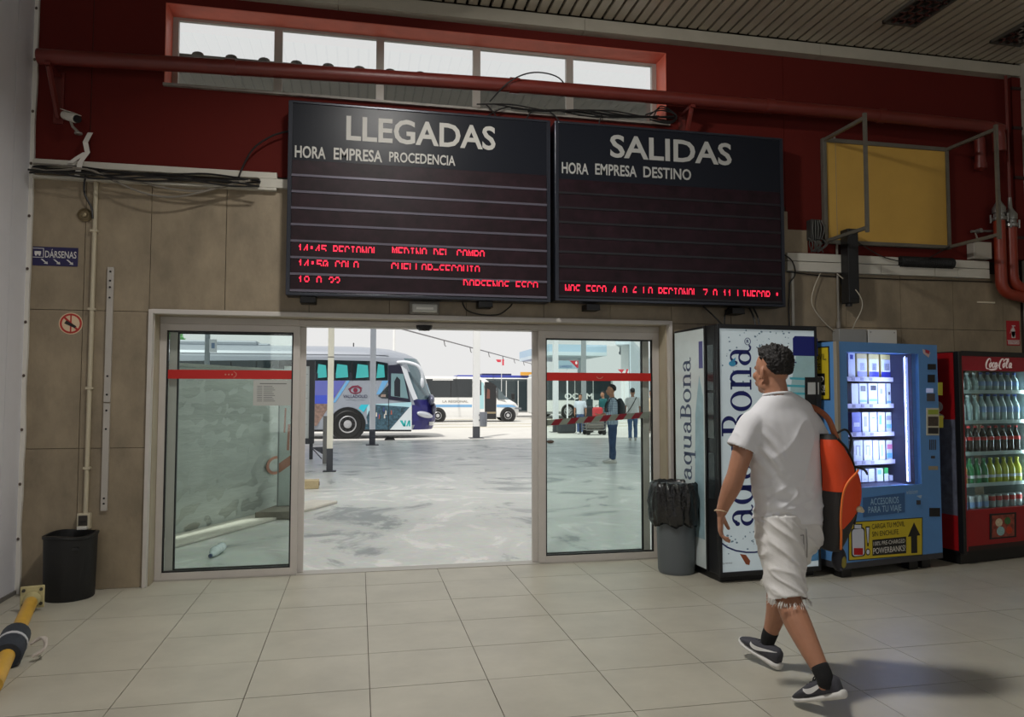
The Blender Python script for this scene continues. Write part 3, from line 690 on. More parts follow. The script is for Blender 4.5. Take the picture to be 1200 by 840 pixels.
p = CAM_POS+ray(1083, 8)*((4.75-CAM_H)/ray(1083, 8).z); louvre(p.x, p.y, 'recessed square ceiling light with mirrored louvres, nearer the boards')
p = CAM_POS+ray(1200, 32)*((4.75-CAM_H)/ray(1200, 32).z); louvre(p.x+.1, p.y, 'recessed square ceiling light with mirrored louvres, in the right corner')
# --- notice on the left pane
t = thing('paper_notice', 'printed white paper taped to the left glass pane', 'notice', (-.69, 6.30, 1.37))
pl = Plane((-.84, 6.3245, 1.372), (1, 0, 0), (0, 0, 1)); m = MB(); pl.rect(m, 0, .30, 0, .21, .001); m.build('sheet', mat('paper_translucent', (188, 190, 186), .7), t)
m = MB(); pl.rect(m, .05, .26, .175, .183, .0006, .001)
for k in range(9):
    z = .155-.015*k; pl.rect(m, .03, .07, z, z+.005, .0006, .001); pl.rect(m, .08, .15+.01*(k % 3), z, z+.005, .0006, .001)
m.build('printed_lines', mat('print_grey', (120, 122, 120), .7), t)
# ================================================================== machines, bins, pole
def rotp(o, ang): return Plane(o, (math.cos(ang), math.sin(ang), 0), (0, 0, 1))
class Box3:
    """a frame fixed to a machine: a along the front, d into it, z up"""
    def __init__(s, o, ang): s.o = V(o); s.u = V((math.cos(ang), math.sin(ang), 0)); s.w = V((-math.sin(ang), math.cos(ang), 0))
    def p(s, a, d, z): return s.o+s.u*a+s.w*d+V((0, 0, z))
    def box(s, mb, a0, a1, d0, d1, z0, z1, mi=0):
        P = s.p; return mb.add([P(a0,d0,z0),P(a1,d0,z0),P(a1,d1,z0),P(a0,d1,z0),P(a0,d0,z1),P(a1,d0,z1),P(a1,d1,z1),P(a0,d1,z1)],
                     [(0,3,2,1),(4,5,6,7),(0,1,5,4),(1,2,6,5),(2,3,7,6),(3,0,4,7)], mi)
    def front(s, d=0): return Plane(s.p(0, d, 0), s.u, (0, 0, 1))
    def side(s, dep): return Plane(s.p(0, dep, 0), -s.w, (0, 0, 1))      # left flank seen from the left

# serif lettering, unit x-height
def serif(pl, mb, word, a, b, sx, sy, h):
    """lays 'word' along the plane's right axis from (a, b); returns the end"""
    R = lambda x0, x1, y0, y1: pl.rect(mb, a+x0*sx, a+x1*sx, b+y0*sy, b+y1*sy, h)
    A = lambda cx, cy, rx, ry, tx, ty, t0=0, t1=360: pl.arc(mb, a+cx*sx, b+cy*sy, rx*sx, ry*sy, tx*sx, ty*sy, t0, t1, h)
    for c in word:
        if c == 'a':
            A(.42, .68, .34, .33, .20, .07, -5, 160); R(.56, .76, .1, .7); A(.40, .30, .37, .31, .19, .07, 20, 340); A(.86, .12, .16, .13, .09, .07, 180, 350); pl.ell(mb, a+.14*sx, b+.76*sy, .10*sx, .11*sy, h); w = 1.02
        elif c == 'q': A(.45, .5, .43, .51, .21, .07); R(.70, .90, -.5, 1.0); R(.55, 1.05, -.52, -.45); w = 1.1
        elif c == 'u': R(.10, .30, .3, .98); R(-.02, .30, .93, 1.0); A(.46, .33, .36, .34, .18, .09, 180, 360); R(.70, .90, .05, .98); R(.56, .90, .93, 1.0); R(.70, 1.02, 0, .07); w = 1.1
        elif c == 'B': R(.12, .34, 0, 1.45); R(-.02, .55, 0, .07); R(-.02, .55, 1.38, 1.45); A(.50, 1.10, .42, .35, .20, .07, -90, 90); A(.50, .39, .52, .39, .22, .07, -90, 90); R(.30, .52, .71, .78); w = 1.12
        elif c == 'o': A(.5, .5, .48, .52, .21, .07); w = 1.06
        elif c == 'n': R(.12, .32, 0, 1.0); R(-.02, .32, .93, 1.0); R(-.02, .46, 0, .07); A(.52, .62, .38, .40, .19, .10, 0, 150); R(.71, .90, 0, .66); R(.58, 1.04, 0, .07); w = 1.1
        a += w*sx
    return a
# --- water machine
WA = math.atan2(5.409-5.356, 3.665-2.757)
wb = Box3((2.757, 5.356, 0), WA); WWID, WDEP, WH = .915, .72, 2.022
t = thing('water_vending_machine', 'white and black water vending machine with big blue upright lettering', 'vending machine', wb.p(WWID/2, WDEP/2, 0))
m = MB(); wb.box(m, 0, WWID, .03, WDEP, .06, WH); m.build('cabinet', mat('cabinet_black', (26, 27, 30), .35), t, bevel=.008)
m = MB(); wb.box(m, .03, WWID-.03, .06, WDEP-.03, 0, .07); m.build('plinth', black, t)
m = MB(); wb.box(m, 0, .022, -.0, .03, .05, WH); wb.box(m, WWID-.02, WWID, 0, .03, .05, WH); wb.box(m, .022, WWID-.02, 0, .03, WH-.035, WH); wb.box(m, .022, WWID-.02, 0, .03, .05, .085); m.build('door_frame', mat('cabinet_black', (26, 27, 30), .35), t, bevel=.004)
wpan = mat('water_panel_backlit', (196, 208, 212), .3, var=(2.2, .10), emit=(190, 206, 214), estr=.22)
m = MB(); wb.box(m, .022, WWID-.02, .012, .03, .085, WH-.035); fp_ = m.build('front_panel', wpan, t)
pl = wb.front(.012)
navy = mat('print_navy', (24, 34, 104), .4)
# upright lettering: runs up the panel, letters lie on their left side
up = Plane(pl.p(0, 0, 0), (0, 0, 1), -pl.u); up.n = pl.n.copy()
ab = pl.at(881.5, 520)[0]                        # baseline
z0 = pl.at(870, 617)[1]; z1 = pl.at(870, 403.5)[1]
xh = ab-pl.at(857, 520)[0]
m = MB(); end = serif(up, m, 'aquaBona', 0, -ab, 1, xh, .002)
m = MB(); sxx = (z1-z0)/end; serif(up, m, 'aquaBona', z0, -ab, sxx, xh, .002)
ca, cb = pl.at(876, 400); pl.arc(m, ca, cb, .028, .03, .005, .005, 0, 360, .002); pl.text(m, 'R', ca-.011, cb-.013, .024, .026, .002, .02)
m.build('lettering', navy, t, label='large navy serif lettering running upwards')
m = MB(); ca, cb = pl.at(858, 426); pl.ell(m, ca, cb, .03, .022, .003); pl.poly(m, [(ca-.02, cb+.012), (ca+.022, cb+.012), (ca+.03, cb+.05)], .003); m.build('water_drop', mat('print_cyan', (64, 160, 206), .4), t)
m = MB(); random.seed(21)
for k in range(70):
    px, py = random.choice([(random.uniform(846, 882), random.uniform(386, 470)), (random.uniform(884, 930), random.uniform(384, 412)), (random.uniform(850, 885), random.uniform(622, 650))])
    ca, cb = pl.at(px, py); r = random.uniform(.002, .008); pl.ell(m, ca, cb, r*random.uniform(.6, 1.6), r, .0012, .0, 8)
m.build('splash_drops', mat('print_splash', (112, 140, 160), .4), t)
# printed bottle
a0 = pl.at(929, 400)[0]; a1 = pl.at(958, 400)[0]; zt = pl.at(945, 394)[1]; zb = pl.at(945, 417)[1]
m = MB(); pl.poly(m, [(a0, zb), (a1, zb), (a1, zt-.02), (a1-.02, zt), (a0+.02, zt), (a0, zt-.02)], .002); pl.rect(m, a0+.005, a0+.03, zb-.06, zb-.05, .002); pl.rect(m, a1-.03, a1-.005, zb-.06, zb-.05, .002); m.build('printed_cap', mat('print_royal_blue', (26, 36, 120), .4), t)
m = MB(); ac = (a0+a1)/2; pl.poly(m, [(ac-.09, zb), (ac+.09, zb), (a1-.005, zb-.10), (WWID-.025, zb-.30), (WWID-.025, .5), (a0-.10, .5), (a0-.10, zb-.55), (a0-.02, zb-.22)], .0012); m.build('printed_bottle', mat('print_ice', (176, 214, 220), .35, var=(6, .12)), t)
m = MB()
for dz, w_ in ((.18, .16), (.24, .19), (.30, .22), (.40, .25), (.47, .26)): pl.poly(m, [(ac-w_*.95, zb-dz-.012), (ac+.02, zb-dz-.018), (ac+.02, zb-dz), (ac-w_*.95, zb-dz+.006)], .0018)
m.build('printed_waves', mat('print_aqua', (86, 186, 204), .35), t)
m = MB(); pl.pxpoly(m, [(943, 442), (962, 442), (962, 560), (943, 560)], .006); m.build('payment_panel', black, t)
m = MB(); pl.pxpoly(m, [(946, 448), (959, 448), (959, 462), (946, 462)], .008); m.build('price_label', mat('label_grey', (186, 188, 186), .5), t)
m = MB(); pts = [pl.at(px, py) for px, py in ((844, 635), (852, 641), (862, 645), (874, 647), (884, 647), (896, 645))]; pl.ribbon(m, pts, .012, .002); m.build('printed_curve', navy, t)
m = MB(); pl.pxpoly(m, [(867, 649), (874, 650), (879, 657), (878, 662), (874, 661)], .002); m.build('printed_leaf', mat('print_brown', (150, 78, 44), .5), t)
m = MB(); pl.text(m, 'Agua mineral natural', *pl.at(846.5, 661), .085, .014, .002); m.build('small_print', mat('print_grey_dark', (90, 96, 104), .5), t)
m = MB(); pl.pxpoly(m, [(944, 641), (961, 640), (961, 656), (940, 659)], .002); m.build('printed_ice', mat('print_ice_blue', (90, 150, 200), .5, var=(40, .3)), t)
# left flank
sd = wb.side(WDEP)
m = MB(); sd.poly(m, [(0.02, .07), (WDEP-.20, .07), (WDEP-.20, WH-.02), (.02, WH-.02)], .004); m.build('side_panel', mat('water_side_panel', (206, 216, 216), .22, var=(3, .08)), t)
m = MB(); ups = Plane(sd.p(0, 0, 0), (0, 0, 1), -sd.u); ups.n = sd.n.copy()
ub = .30; serif(ups, m, 'aquaBona', .75, -ub, (1.78-.75)/end, .13, .006); m.build('side_lettering', mat('print_slate', (62, 74, 104), .4), t)
m = MB(); sd.poly(m, [(.34, .3), (.50, .3), (.50, 1.45), (.44, 1.62), (.37, 1.3)], .0055); m.build('side_bottle', mat('print_ice_side', (150, 180, 190), .3, var=(10, .12)), t)
m = MB(); sd.rect(m, .44, .50, 1.68, 1.90, .0065); m.build('side_cap', mat('print_side_cap', (84, 84, 140), .4), t)
m = MB()
for z in (.64, 1.12, 1.50): sd.rect(m, WDEP-.15, WDEP-.06, z, z+.36, .003)
m.build('hinge_covers', mat('dark_gloss', (40, 46, 48), .12), t)
m = MB(); sd.rect(m, WDEP-.19, WDEP-.165, .06, WH, .012); m.build('edge_profile', black, t)

# --- blue accessories machine
BA = math.radians(10.6); bb = Box3((3.765, 5.298, 0), BA); BW, BD, BH = 1.15, .62, 1.895
blue = mat('machine_blue', (90, 142, 200), .35, var=(5, .05))
dkgrey = mat('machine_dark_grey', (58, 58, 62), .45)
t = thing('accessory_vending_machine', 'blue vending machine of travel accessories with a lit glass front', 'vending machine', bb.p(BW/2, BD/2, 0))
BMt = t
fpl = bb.front(0)
ga0, gz1 = fpl.at(992, 412); ga1, _ = fpl.at(1076, 413); _, gz0 = fpl.at(1000, 572)
m = MB()   # shell with a hollow for the goods
bb.box(m, 0, BW, BD-.02, BD, .12, BH); bb.box(m, 0, .03, .03, BD-.02, .12, BH); bb.box(m, BW-.27, BW, .03, BD-.02, .12, BH)
bb.box(m, .03, BW-.27, .03, BD-.02, gz1+.01, BH); bb.box(m, .03, BW-.27, .03, BD-.02, .12, gz0-.01)
m.build('cabinet', blue, t)
m = MB(); bb.box(m, .012, ga0, 0, .03, .12, BH); bb.box(m, ga1, BW, 0, .03, .12, BH); bb.box(m, ga0, ga1, 0, .03, gz1, BH); bb.box(m, ga0, ga1, 0, .03, .12, gz0); m.build('door', blue, t)
m = MB(); bb.box(m, .0, .028, -.004, .03, .11, BH); m.build('door_edge', mat('edge_grey_tan', (150, 142, 128), .45), t)
m = MB(); bb.box(m, -.002, BW+.002, .0, BD, .075, .125); m.build('base_rail', dkgrey, t)
for a in (.05, BW-.35, BW-.20):
    for d in (.04, BD-.12):
        m = MB(); bb.box(m, a, a+.10, d, d+.08, 0, .08); m.build('leg', black, t)
m = MB(); bb.box(m, ga0, ga1, .012, .018, gz0, gz1); m.build('glass', glass('machine_glass', (.93, .95, 1.0), .04), t)
dark_in = mat('machine_interior', (58, 62, 88), .6)
m = MB(); bb.box(m, .031, BW-.271, BD-.03, BD-.021, gz0, gz1); bb.box(m, .031, .036, .03, BD-.03, gz0, gz1); bb.box(m, BW-.277, BW-.272, .03, BD-.03, gz0, gz1); bb.box(m, .031, ga1, .03, BD-.03, gz0-.009, gz0-.002); m.build('liner', dark_in, t)
la = fpl.at(1068, 500)[0]
m = MB(); bb.box(m, la-.012, la+.012, .03, .05, gz0+.02, gz1-.03); m.build('light_strip', mat('cold_led_strip', (200, 215, 255), .4, emit=(150, 175, 255), estr=.7), t, label='glowing cold white light strip')
l = bpy.data.lights.new('machine_light', 'AREA'); l.shape = 'RECTANGLE'; l.size = .05; l.size_y = gz1-gz0-.05; l.energy = 11; l.color = (.55, .66, 1.0)
lo = bpy.data.objects.new('machine_light', l); C.objects.link(lo); p = bb.p(la-.02, .03, (gz0+gz1)/2); lo.location = p
dirv = (-bb.u*.75+bb.w*.66).normalized(); zax = -dirv; yax = V((0, 0, 1)); xax = yax.cross(zax).normalized()
lo.matrix_world = Matrix(((xax.x, yax.x, zax.x, p.x), (xax.y, yax.y, zax.y, p.y), (xax.z, yax.z, zax.z, p.z), (0, 0, 0, 1)))
shelf_px = (443, 474, 507, 540)
DS = .23
ipl = bb.front(DS)
shelf_z = [ipl.at(1020, y)[1] for y in shelf_px]+[gz0+.005]
sa0, sa1 = .04, ipl.at(1051, 480)[0]
for k, z in enumerate(shelf_z[:4]):
    m = MB(); bb.box(m, sa0, sa1, DS-.01, BD-.05, z-.012, z); m.build('shelf', mat('shelf_dark', (50, 50, 66), .5), t)
    m = MB(); bb.box(m, sa0, sa1, DS-.016, DS-.01, z-.03, z+.008); m.build('price_rail', mat('rail_pale', (176, 172, 196), .5), t)
    m = MB()
    for j in range(6): bb.box(m, sa0+.05+.1*j, sa0+.085+.1*j, DS-.018, DS-.015, z-.024, z+.002)
    m.build('price_tags', mat('tag_grey', (120, 116, 140), .5), t)
pk_w = mat('pack_white', (206, 210, 222), .4); pk_b = mat('pack_blue', (40, 50, 150), .35); pk_y = mat('pack_cream_yellow', (206, 186, 120), .4); pk_c = mat('pack_cyan', (110, 180, 214), .4); pk_k = mat('pack_black', (30, 30, 40), .4); pk_g = mat('pack_green', (50, 160, 80), .4); pk_gr = mat('pack_grey', (150, 150, 166), .4)
def pack(px0, px1, py0, zs, label, body, marks=(), group=None, dep=.15):
    pz = bb.front(DS+.012); a0, z1 = pz.at(px0, py0); a1 = pz.at(px1, py0)[0]; z0 = zs+.0005
    t = thing('accessory_pack', label, 'box', bb.p((a0+a1)/2, DS+.09, z0), group)
    m = MB(); bb.box(m, a0+.002, a1-.002, DS+.012, DS+.012+dep, z0, z1); m.build('carton', body, t, bevel=.002)
    for nm, mm, (u0, u1, v0, v1) in marks:
        m = MB(); pz.rect(m, a0+(a1-a0)*u0, a0+(a1-a0)*u1, z0+(z1-z0)*v0, z0+(z1-z0)*v1, .0015); m.build(nm, mm, t)
    return t
Gp = 'accessory packs in the blue machine'
S = shelf_z
pack(993.5, 1002, 413, S[0], 'white pack with a blue dot, first on the top shelf of the blue machine', pk_w, [('mark', pk_b, (.3, .7, .74, .92)), ('band', pk_gr, (0, 1, 0, .04))], Gp)
for k, (x0, x1, w_) in enumerate(((1003.5, 1016, 'beside the white pack'), (1017.5, 1030, 'in the middle of the three'), (1031.5, 1045, 'nearest the light strip'))):
    pack(x0, x1, 414+k*.6, S[0], 'cream and blue pack on the top shelf, '+w_, pk_y, [('print', pk_w, (.1, .9, .28, .78)), ('print_blue', pk_b, (.05, .95, .05, .27)), ('picture', pk_gr, (.3, .75, .32, .62))], Gp)
row2 = [('white pack with plain front, first on the second shelf', []), ('white pack with a round dark picture over a cyan band', [('picture', pk_k, (.2, .8, .62, .88)), ('band', pk_c, (.1, .9, .12, .22))]), ('white pack with a dark headphone picture over a cyan band', [('picture', pk_k, (.25, .85, .66, .9)), ('band', pk_c, (.1, .9, .16, .26))]), ('glossy white pack with a small heart shaped print on the second shelf', [('picture', pk_gr, (.3, .6, .5, .75))]), ('white pack with two dark earbuds at the end of the second shelf', [('picture', pk_k, (.25, .45, .45, .6)), ('picture', pk_k, (.55, .8, .6, .72)), ('band', pk_c, (.05, .95, .08, .16))])]
xs2 = [(997.5, 1006), (1006.5, 1016), (1017.5, 1028), (1028.5, 1037.5), (1038.5, 1047.5)]
for (lb, mk), (x0, x1) in zip(row2, xs2): pack(x0, x1, 449, S[1], lb, pk_w, mk, Gp)
row3 = [('deep blue bottle shaped pack on the third shelf', pk_b, [('label', pk_gr, (.2, .8, .3, .5))]), ('pale grey pack beside the deep blue one', pk_w, [('picture', pk_gr, (.3, .7, .3, .8))]), ('plain pale blue pack in the middle of the third shelf', pk_w, [('band', pk_c, (.3, .7, .7, .76))]), ('pack in clear wrap with a curled white cable', pk_w, [('picture', pk_c, (.2, .5, .4, .85))]), ('white pack with cyan bands at the end of the third shelf', pk_w, [('band', pk_c, (.05, .95, .2, .4)), ('band', pk_gr, (.05, .95, .6, .82))])]
xs3 = [(998, 1009), (1010, 1018), (1019, 1027.5), (1028.5, 1037), (1038, 1047.5)]
for (lb, bm_, mk), (x0, x1) in zip(row3, xs3): pack(x0, x1, 483, S[2], lb, bm_, mk, Gp)
row4 = [('white box with a looped cable picture, first on the fourth shelf', [('picture', pk_gr, (.25, .32, .3, .75)), ('picture', pk_gr, (.65, .72, .25, .75)), ('picture', pk_gr, (.25, .72, .7, .76))]), ('white box with a looped cable picture, second on the fourth shelf', [('picture', pk_gr, (.25, .32, .3, .75)), ('picture', pk_gr, (.65, .72, .25, .75)), ('picture', pk_gr, (.25, .72, .7, .76))]), ('narrow plain white box right of the looped cable boxes', []), ('narrow white box with a thin blue line on the fourth shelf', [('band', pk_c, (.4, .55, .2, .8))]), ('white box with red and cyan print at the end of the fourth shelf', [('band', pk_c, (.05, .95, .1, .35)), ('band', mat('pack_pink', (200, 110, 140), .4), (.1, .9, .55, .8))])]
xs4 = [(1000, 1011), (1012, 1022), (1022.7, 1029.5), (1030.2, 1037), (1038.5, 1047.5)]
for (lb, mk), (x0, x1) in zip(row4, xs4): pack(x0, x1, 516, S[3], lb, pk_w, mk, Gp)
for k, (x0, x1) in enumerate(((1000.5, 1009), (1009.5, 1017), (1017.5, 1025))):
    pack(x0, x1, 549.5, S[4], ('first', 'second', 'third')[k]+' slim white box from the left at the bottom of the blue machine', pk_w, [('mark', pk_gr, (.35, .65, .2, .24))], 'slim white boxes on the machine floor')
pack(1027, 1035, 549, S[4], 'glossy white box beside the green card at the bottom', pk_w, [('shine', pk_c, (.2, .7, .55, .9))], Gp)
pack(1036, 1041, 548, S[4], 'small green and white card on the machine floor', pk_g, [('label', pk_w, (0, 1, 0, .55))], Gp, .05)
pack(1042, 1047, 557, S[4], 'low white box at the end of the machine floor', pk_w, [], Gp)
# controls on the door
def dpart(name, m_, pts, h=.006, lab=None):
    m = MB(); fpl.pxpoly(m, pts, h); return m.build(name, m_, BMt, label=lab)
R4 = lambda x0, y0, x1, y1: [(x0, y1), (x1, y1), (x1, y0), (x0, y0)]
dpart('coin_slot', black, R4(1087, 426.5, 1096, 433)); dpart('note_slot', black, R4(1087, 439, 1095, 448))
dpart('display', mat('display_pale', (170, 180, 210), .3, emit=(170, 180, 220), estr=.25), R4(1085.5, 455, 1093, 460)); dpart('keypad', mat('keypad_brown', (76, 74, 78), .5), R4(1086, 461, 1095, 470))
dpart('instruction_card', mat('card_cream', (196, 192, 170), .5), R4(1085.5, 478, 1100, 510), .004); dpart('card_picture', mat('card_dark', (70, 60, 52), .5, var=(60, .4)), R4(1087, 488, 1099, 499), .006); dpart('card_header', mat('card_green', (150, 166, 60), .5), R4(1087, 480, 1099, 485.5), .006); dpart('card_foot', mat('card_dark2', (40, 40, 44), .5), R4(1087, 501, 1099, 508), .006)
for k in range(4): dpart('speaker_slot', dkgrey, R4(1089+2.2*k, 515, 1090+2.2*k, 527), .003)
dpart('yellow_label', mat('label_yellow', (176, 170, 50), .5), R4(1099, 448, 1104.3, 463), .003); dpart('yellow_label', mat('label_yellow', (176, 170, 50), .5), R4(1100, 487, 1105, 501), .003)
dpart('sticker', mat('sticker_pale', (196, 176, 176), .5), [(1081, 409), (1090, 413), (1088, 419), (1082, 414)], .003); dpart('sticker_mark', mat('sticker_red2', (170, 40, 60), .5), [(1084, 409.5), (1089, 411), (1088, 415), (1084, 413)], .005)
dpart('keyhole', dkgrey, R4(1091, 534, 1095, 537), .006); dpart('nameplate', mat('plate_tan', (150, 140, 116), .5), R4(1088, 546, 1099, 550.5), .003)
dpart('lock', dkgrey, R4(1074, 586, 1078, 591), .008); dpart('return_slot', black, R4(1089, 595, 1101, 605), .006)
m = MB(); fpl.text(m, 'vision', *fpl.at(1062, 579), .13, .038, .003, .0, .25); fpl.poly(m, [fpl.at(1074, 581), fpl.at(1080, 580), fpl.at(1079, 584)], .002); m.build('machine_lettering', mat('print_pale_blue', (170, 190, 206), .5), t)
dpart('delivery_flap', mat('flap_blue', (58, 98, 146), .35), [(1011, 606), (1060, 600), (1060, 577), (1011, 583)], .004)
m = MB()
def ptxt(pl, mb, s_, x0, x1, y, hgt, h, bold=0.0):
    a, b_ = pl.at(x0, y); pl.text(mb, s_, a, b_, pl.at(x1, y)[0]-a, hgt, h, bold)
ptxt(fpl, m, 'ACCESORIOS', 1019.4, 1052.7, 591.6, .052, .006, .004); ptxt(fpl, m, 'PARA TU VIAJE', 1017, 1055.7, 601, .050, .006, .004)
m.build('flap_lettering', mat('print_sky', (160, 196, 224), .5), t)
yl = mat('poster_yellow', (202, 180, 40), .5)
dpart('poster_border', black, [(994, 657), (1081, 650.5), (1081, 606), (994, 611.5)], .002); dpart('poster', yl, [(995, 656), (1080, 649.5), (1080, 607), (995, 612.5)], .003)
z_ = lambda x, y: fpl.at(x, y)
def rr_(px0, px1, py0, py1, h, base): 
    a0, b0 = z_(px0, py1); a1, b1 = z_(px1, py0)[0], z_(px0, py0)[1]
    r = .025; pts = []
    for cx, cy, t0 in ((a1-r, b0+r, -90), (a1-r, b1-r, 0), (a0+r, b1-r, 90), (a0+r, b0+r, 180)):
        pts += [(cx+r*math.cos(math.radians(t0+30*k)), cy+r*math.sin(math.radians(t0+30*k))) for k in range(4)]
    m = MB(); fpl.poly(m, pts, h, base); return m
rr_(997.5, 1013, 619, 653, .001, .003).build('poster_battery', black, t); rr_(998.7, 1011.8, 620.2, 651.8, .001, .004).build('battery_body', pk_w, t)
dpart('battery_cap', black, R4(999.8, 613.5, 1010, 619.5), .004); dpart('battery_cap_face', pk_w, R4(1001, 614.8, 1008.6, 619), .005); dpart('battery_charge', mat('battery_red', (186, 24, 28), .5), R4(1000, 642, 1010.6, 650), .0058)
dpart('exclamation_edge', black, [(1013.8, 616.5), (1019, 616.5), (1017.4, 640), (1016, 640)], .004); dpart('exclamation', pk_w, [(1014.8, 618), (1018, 618), (1017, 636), (1016.3, 636)], .005)
m = MB(); fpl.ell(m, *z_(1016.7, 646.5), .024, .028, .004); m.build('dot_edge', black, t); m = MB(); fpl.ell(m, *z_(1016.7, 646.5), .016, .019, .005); m.build('dot', pk_w, t)
m = MB(); ptxt(fpl, m, 'CARGA TU MÓVIL', 1021.2, 1060, 619.8, .040, .0045); ptxt(fpl, m, 'SIN ENCHUFE.', 1021.5, 1053.5, 628.6, .040, .0045); m.build('poster_text', black, t)
dpart('poster_block', black, [(1022, 651), (1061.5, 648), (1061.5, 628.5), (1022, 632.5)], .004)
m = MB(); ptxt(fpl, m, '100% PRE-CHARGED', 1023, 1060, 639.3, .032, .0055); ptxt(fpl, m, 'POWERBANKS!', 1022.8, 1060.5, 649, .046, .0055, .004); m.build('poster_white_text', mat('print_white', (220, 218, 210), .5), t)
dpart('poster_arrow', black, [(1067.5, 648), (1074.5, 647.6), (1074.3, 627.5), (1078, 627), (1070.6, 612), (1063.5, 628.8), (1067.3, 628.4)], .0045)
# left flank poster and strap
sd = bb.side(BD)
m = MB(); sd.rect(m, .02, BD-.07, 1.42, 1.86, .003); m.build('side_poster_border', black, t); m = MB(); sd.rect(m, .03, BD-.08, 1.43, 1.85, .004); m.build('side_poster', yl, t)
m = MB(); sd.rect(m, .1, BD-.12, 1.46, 1.64, .005); m.build('side_poster_block', black, t)
m = MB(); sd.text(m, 'CARGA TU MÓVIL,', .12, 1.75, .40, .05, .0055, .01); sd.text(m, 'SIN ENCHUFE', .12, 1.67, .34, .05, .0055, .01); m.build('side_poster_text', black, t)
m = MB(); sd.text(m, 'PRE-CHARGED', .12, 1.57, .37, .045, .0065, .01); sd.text(m, 'POWERBANKS!', .12, 1.485, .38, .06, .0065, .014); m.build('side_poster_white_text', mat('print_white', (220, 218, 210), .5), t)
t2 = thing('small_black_tray', 'thin black strip lying on top of the blue machine', 'strip', bb.p(.2, .3, BH)); m = MB(); bb.box(m, .05, .42, .2, .3, BH+.0005, BH+.02); m.build('strip', black, t2)

# --- red drinks fridge
FA = math.radians(10.05); fb = Box3((5.095, 5.515, 0), FA); FW, FD, FH = .97, .52, 1.845
t = thing('drinks_fridge', 'red drinks fridge with a glass door and black frame', 'fridge', fb.p(FW/2, FD/2, 0)); FT = t
fred = mat('fridge_red', (150, 18, 24), .35, var=(3, .12)); fblk = mat('fridge_black', (24, 24, 26), .35)
ff = fb.front(0)
fz1 = ff.at(1130, 434)[1]; fz0 = ff.at(1133, 598)[1]; fa0 = ff.at(1129, 500)[0]; fa1 = FW-.05
m = MB(); fb.box(m, 0, FW, FD-.02, FD, .10, FH); fb.box(m, 0, .02, .03, FD-.02, .10, FH); fb.box(m, FW-.02, FW, .03, FD-.02, .10, FH); fb.box(m, .02, FW-.02, .03, FD-.02, fz1+.02, FH); fb.box(m, .02, FW-.02, .03, FD-.02, .10, fz0-.02); m.build('cabinet', fblk, t)
m = MB(); fb.box(m, 0, .035, -.02, .03, .10, FH); fb.box(m, FW-.035, FW, -.02, .03, .10, FH); fb.box(m, .035, FW-.035, -.02, .03, FH-.04, FH); m.build('black_frame', fblk, t, bevel=.004)
m = MB(); fb.box(m, .035, fa0, -.012, .03, .12, fz1); fb.box(m, fa1, FW-.035, -.012, .03, .12, fz1); fb.box(m, fa0, fa1, -.012, .03, .16, fz0); m.build('door_frame', fred, t)
m = MB(); fb.box(m, .035, FW-.035, -.006, .03, .12, .16); m.build('kick_grille', mat('grille_dark_red', (50, 20, 20), .4), t)
m = MB(); fb.box(m, .03, FW-.03, .04, FD-.03, .0, .10); m.build('plinth', black, t)
m = MB(); fb.box(m, .035, FW-.035, -.012, .03, fz1, FH-.04); m.build('header', mat('header_red', (140, 22, 34), .35, var=(4, .2), emit=(150, 20, 40), estr=.05), t)
hp = fb.front(-.012)
def script(pl, mb, a, b, w, h, up):
    """flowing two-word script drawn with a pen"""
    X = lambda x, y: (a+w*(x+.06*y), b+h*y)
    def S_(pts, ws): 
        q = spline([(*X(x, y), t_) for (x, y), t_ in zip(pts, ws)], 6); pl.ribbon(mb, [(p[0], p[1]) for p in q], [p[2] for p in q], up)
    t_ = h*.15
    def cap(o): S_([(o+.14, .72), (o+.13, .95), (o+.06, .93), (o+.005, .5), (o+.03, .08), (o+.10, .0)], [t_*.6, t_*.6, t_, t_*1.5, t_, t_*.4])
    def low(o): S_([(o+.07, .52), (o+.045, .62), (o+.01, .40), (o+.03, .16), (o+.085, .22)], [t_*.7, t_*.8, t_*1.3, t_, t_*.5])
    def oo(o): S_([(o+.045, .60), (o+.005, .40), (o+.03, .15), (o+.07, .36), (o+.045, .60), (o+.10, .55)], [t_*.8, t_*1.2, t_, t_*1.1, t_*.8, t_*.4])
    def aa(o): S_([(o+.075, .58), (o+.02, .56), (o+.005, .3), (o+.035, .15), (o+.08, .56), (o+.075, .2), (o+.12, .18)], [t_*.8, t_, t_*1.2, t_*.8, t_, t_, t_*.4])
    cap(0); oo(.12); low(.22); aa(.31); S_([(.10, .0), (.2, -.08), (.34, -.02), (.42, .06)], [t_*.4, t_*1.1, t_*1.2, t_*.3])
    S_([(.41, .32), (.445, .34)], [t_*.7, t_*.7])
    cap(.47); S_([(.61, .72), (.68, .98), (.76, .9), (.80, .7)], [t_*.4, t_*.9, t_*.8, t_*.3]); oo(.60); S_([(.72, .2), (.78, .9), (.75, .98), (.72, .5), (.75, .15), (.80, .2)], [t_*.5, t_*.8, t_*.8, t_*1.3, t_, t_*.4]); aa(.83)
m = MB(); sa, sb = hp.at(1154.5, 432); script(hp, m, sa, sb, hp.at(1187, 430)[0]-sa, hp.at(1160, 420)[1]-sb, .003); m.build('script_lettering', mat('script_white', (226, 214, 210), .5, emit=(230, 210, 205), estr=.15), t, label='white flowing script')
m = MB(); fb.box(m, fa0, fa1, .0, .006, fz0, fz1); m.build('glass', glass('fridge_glass', (.86, .93, .92), .05), t)
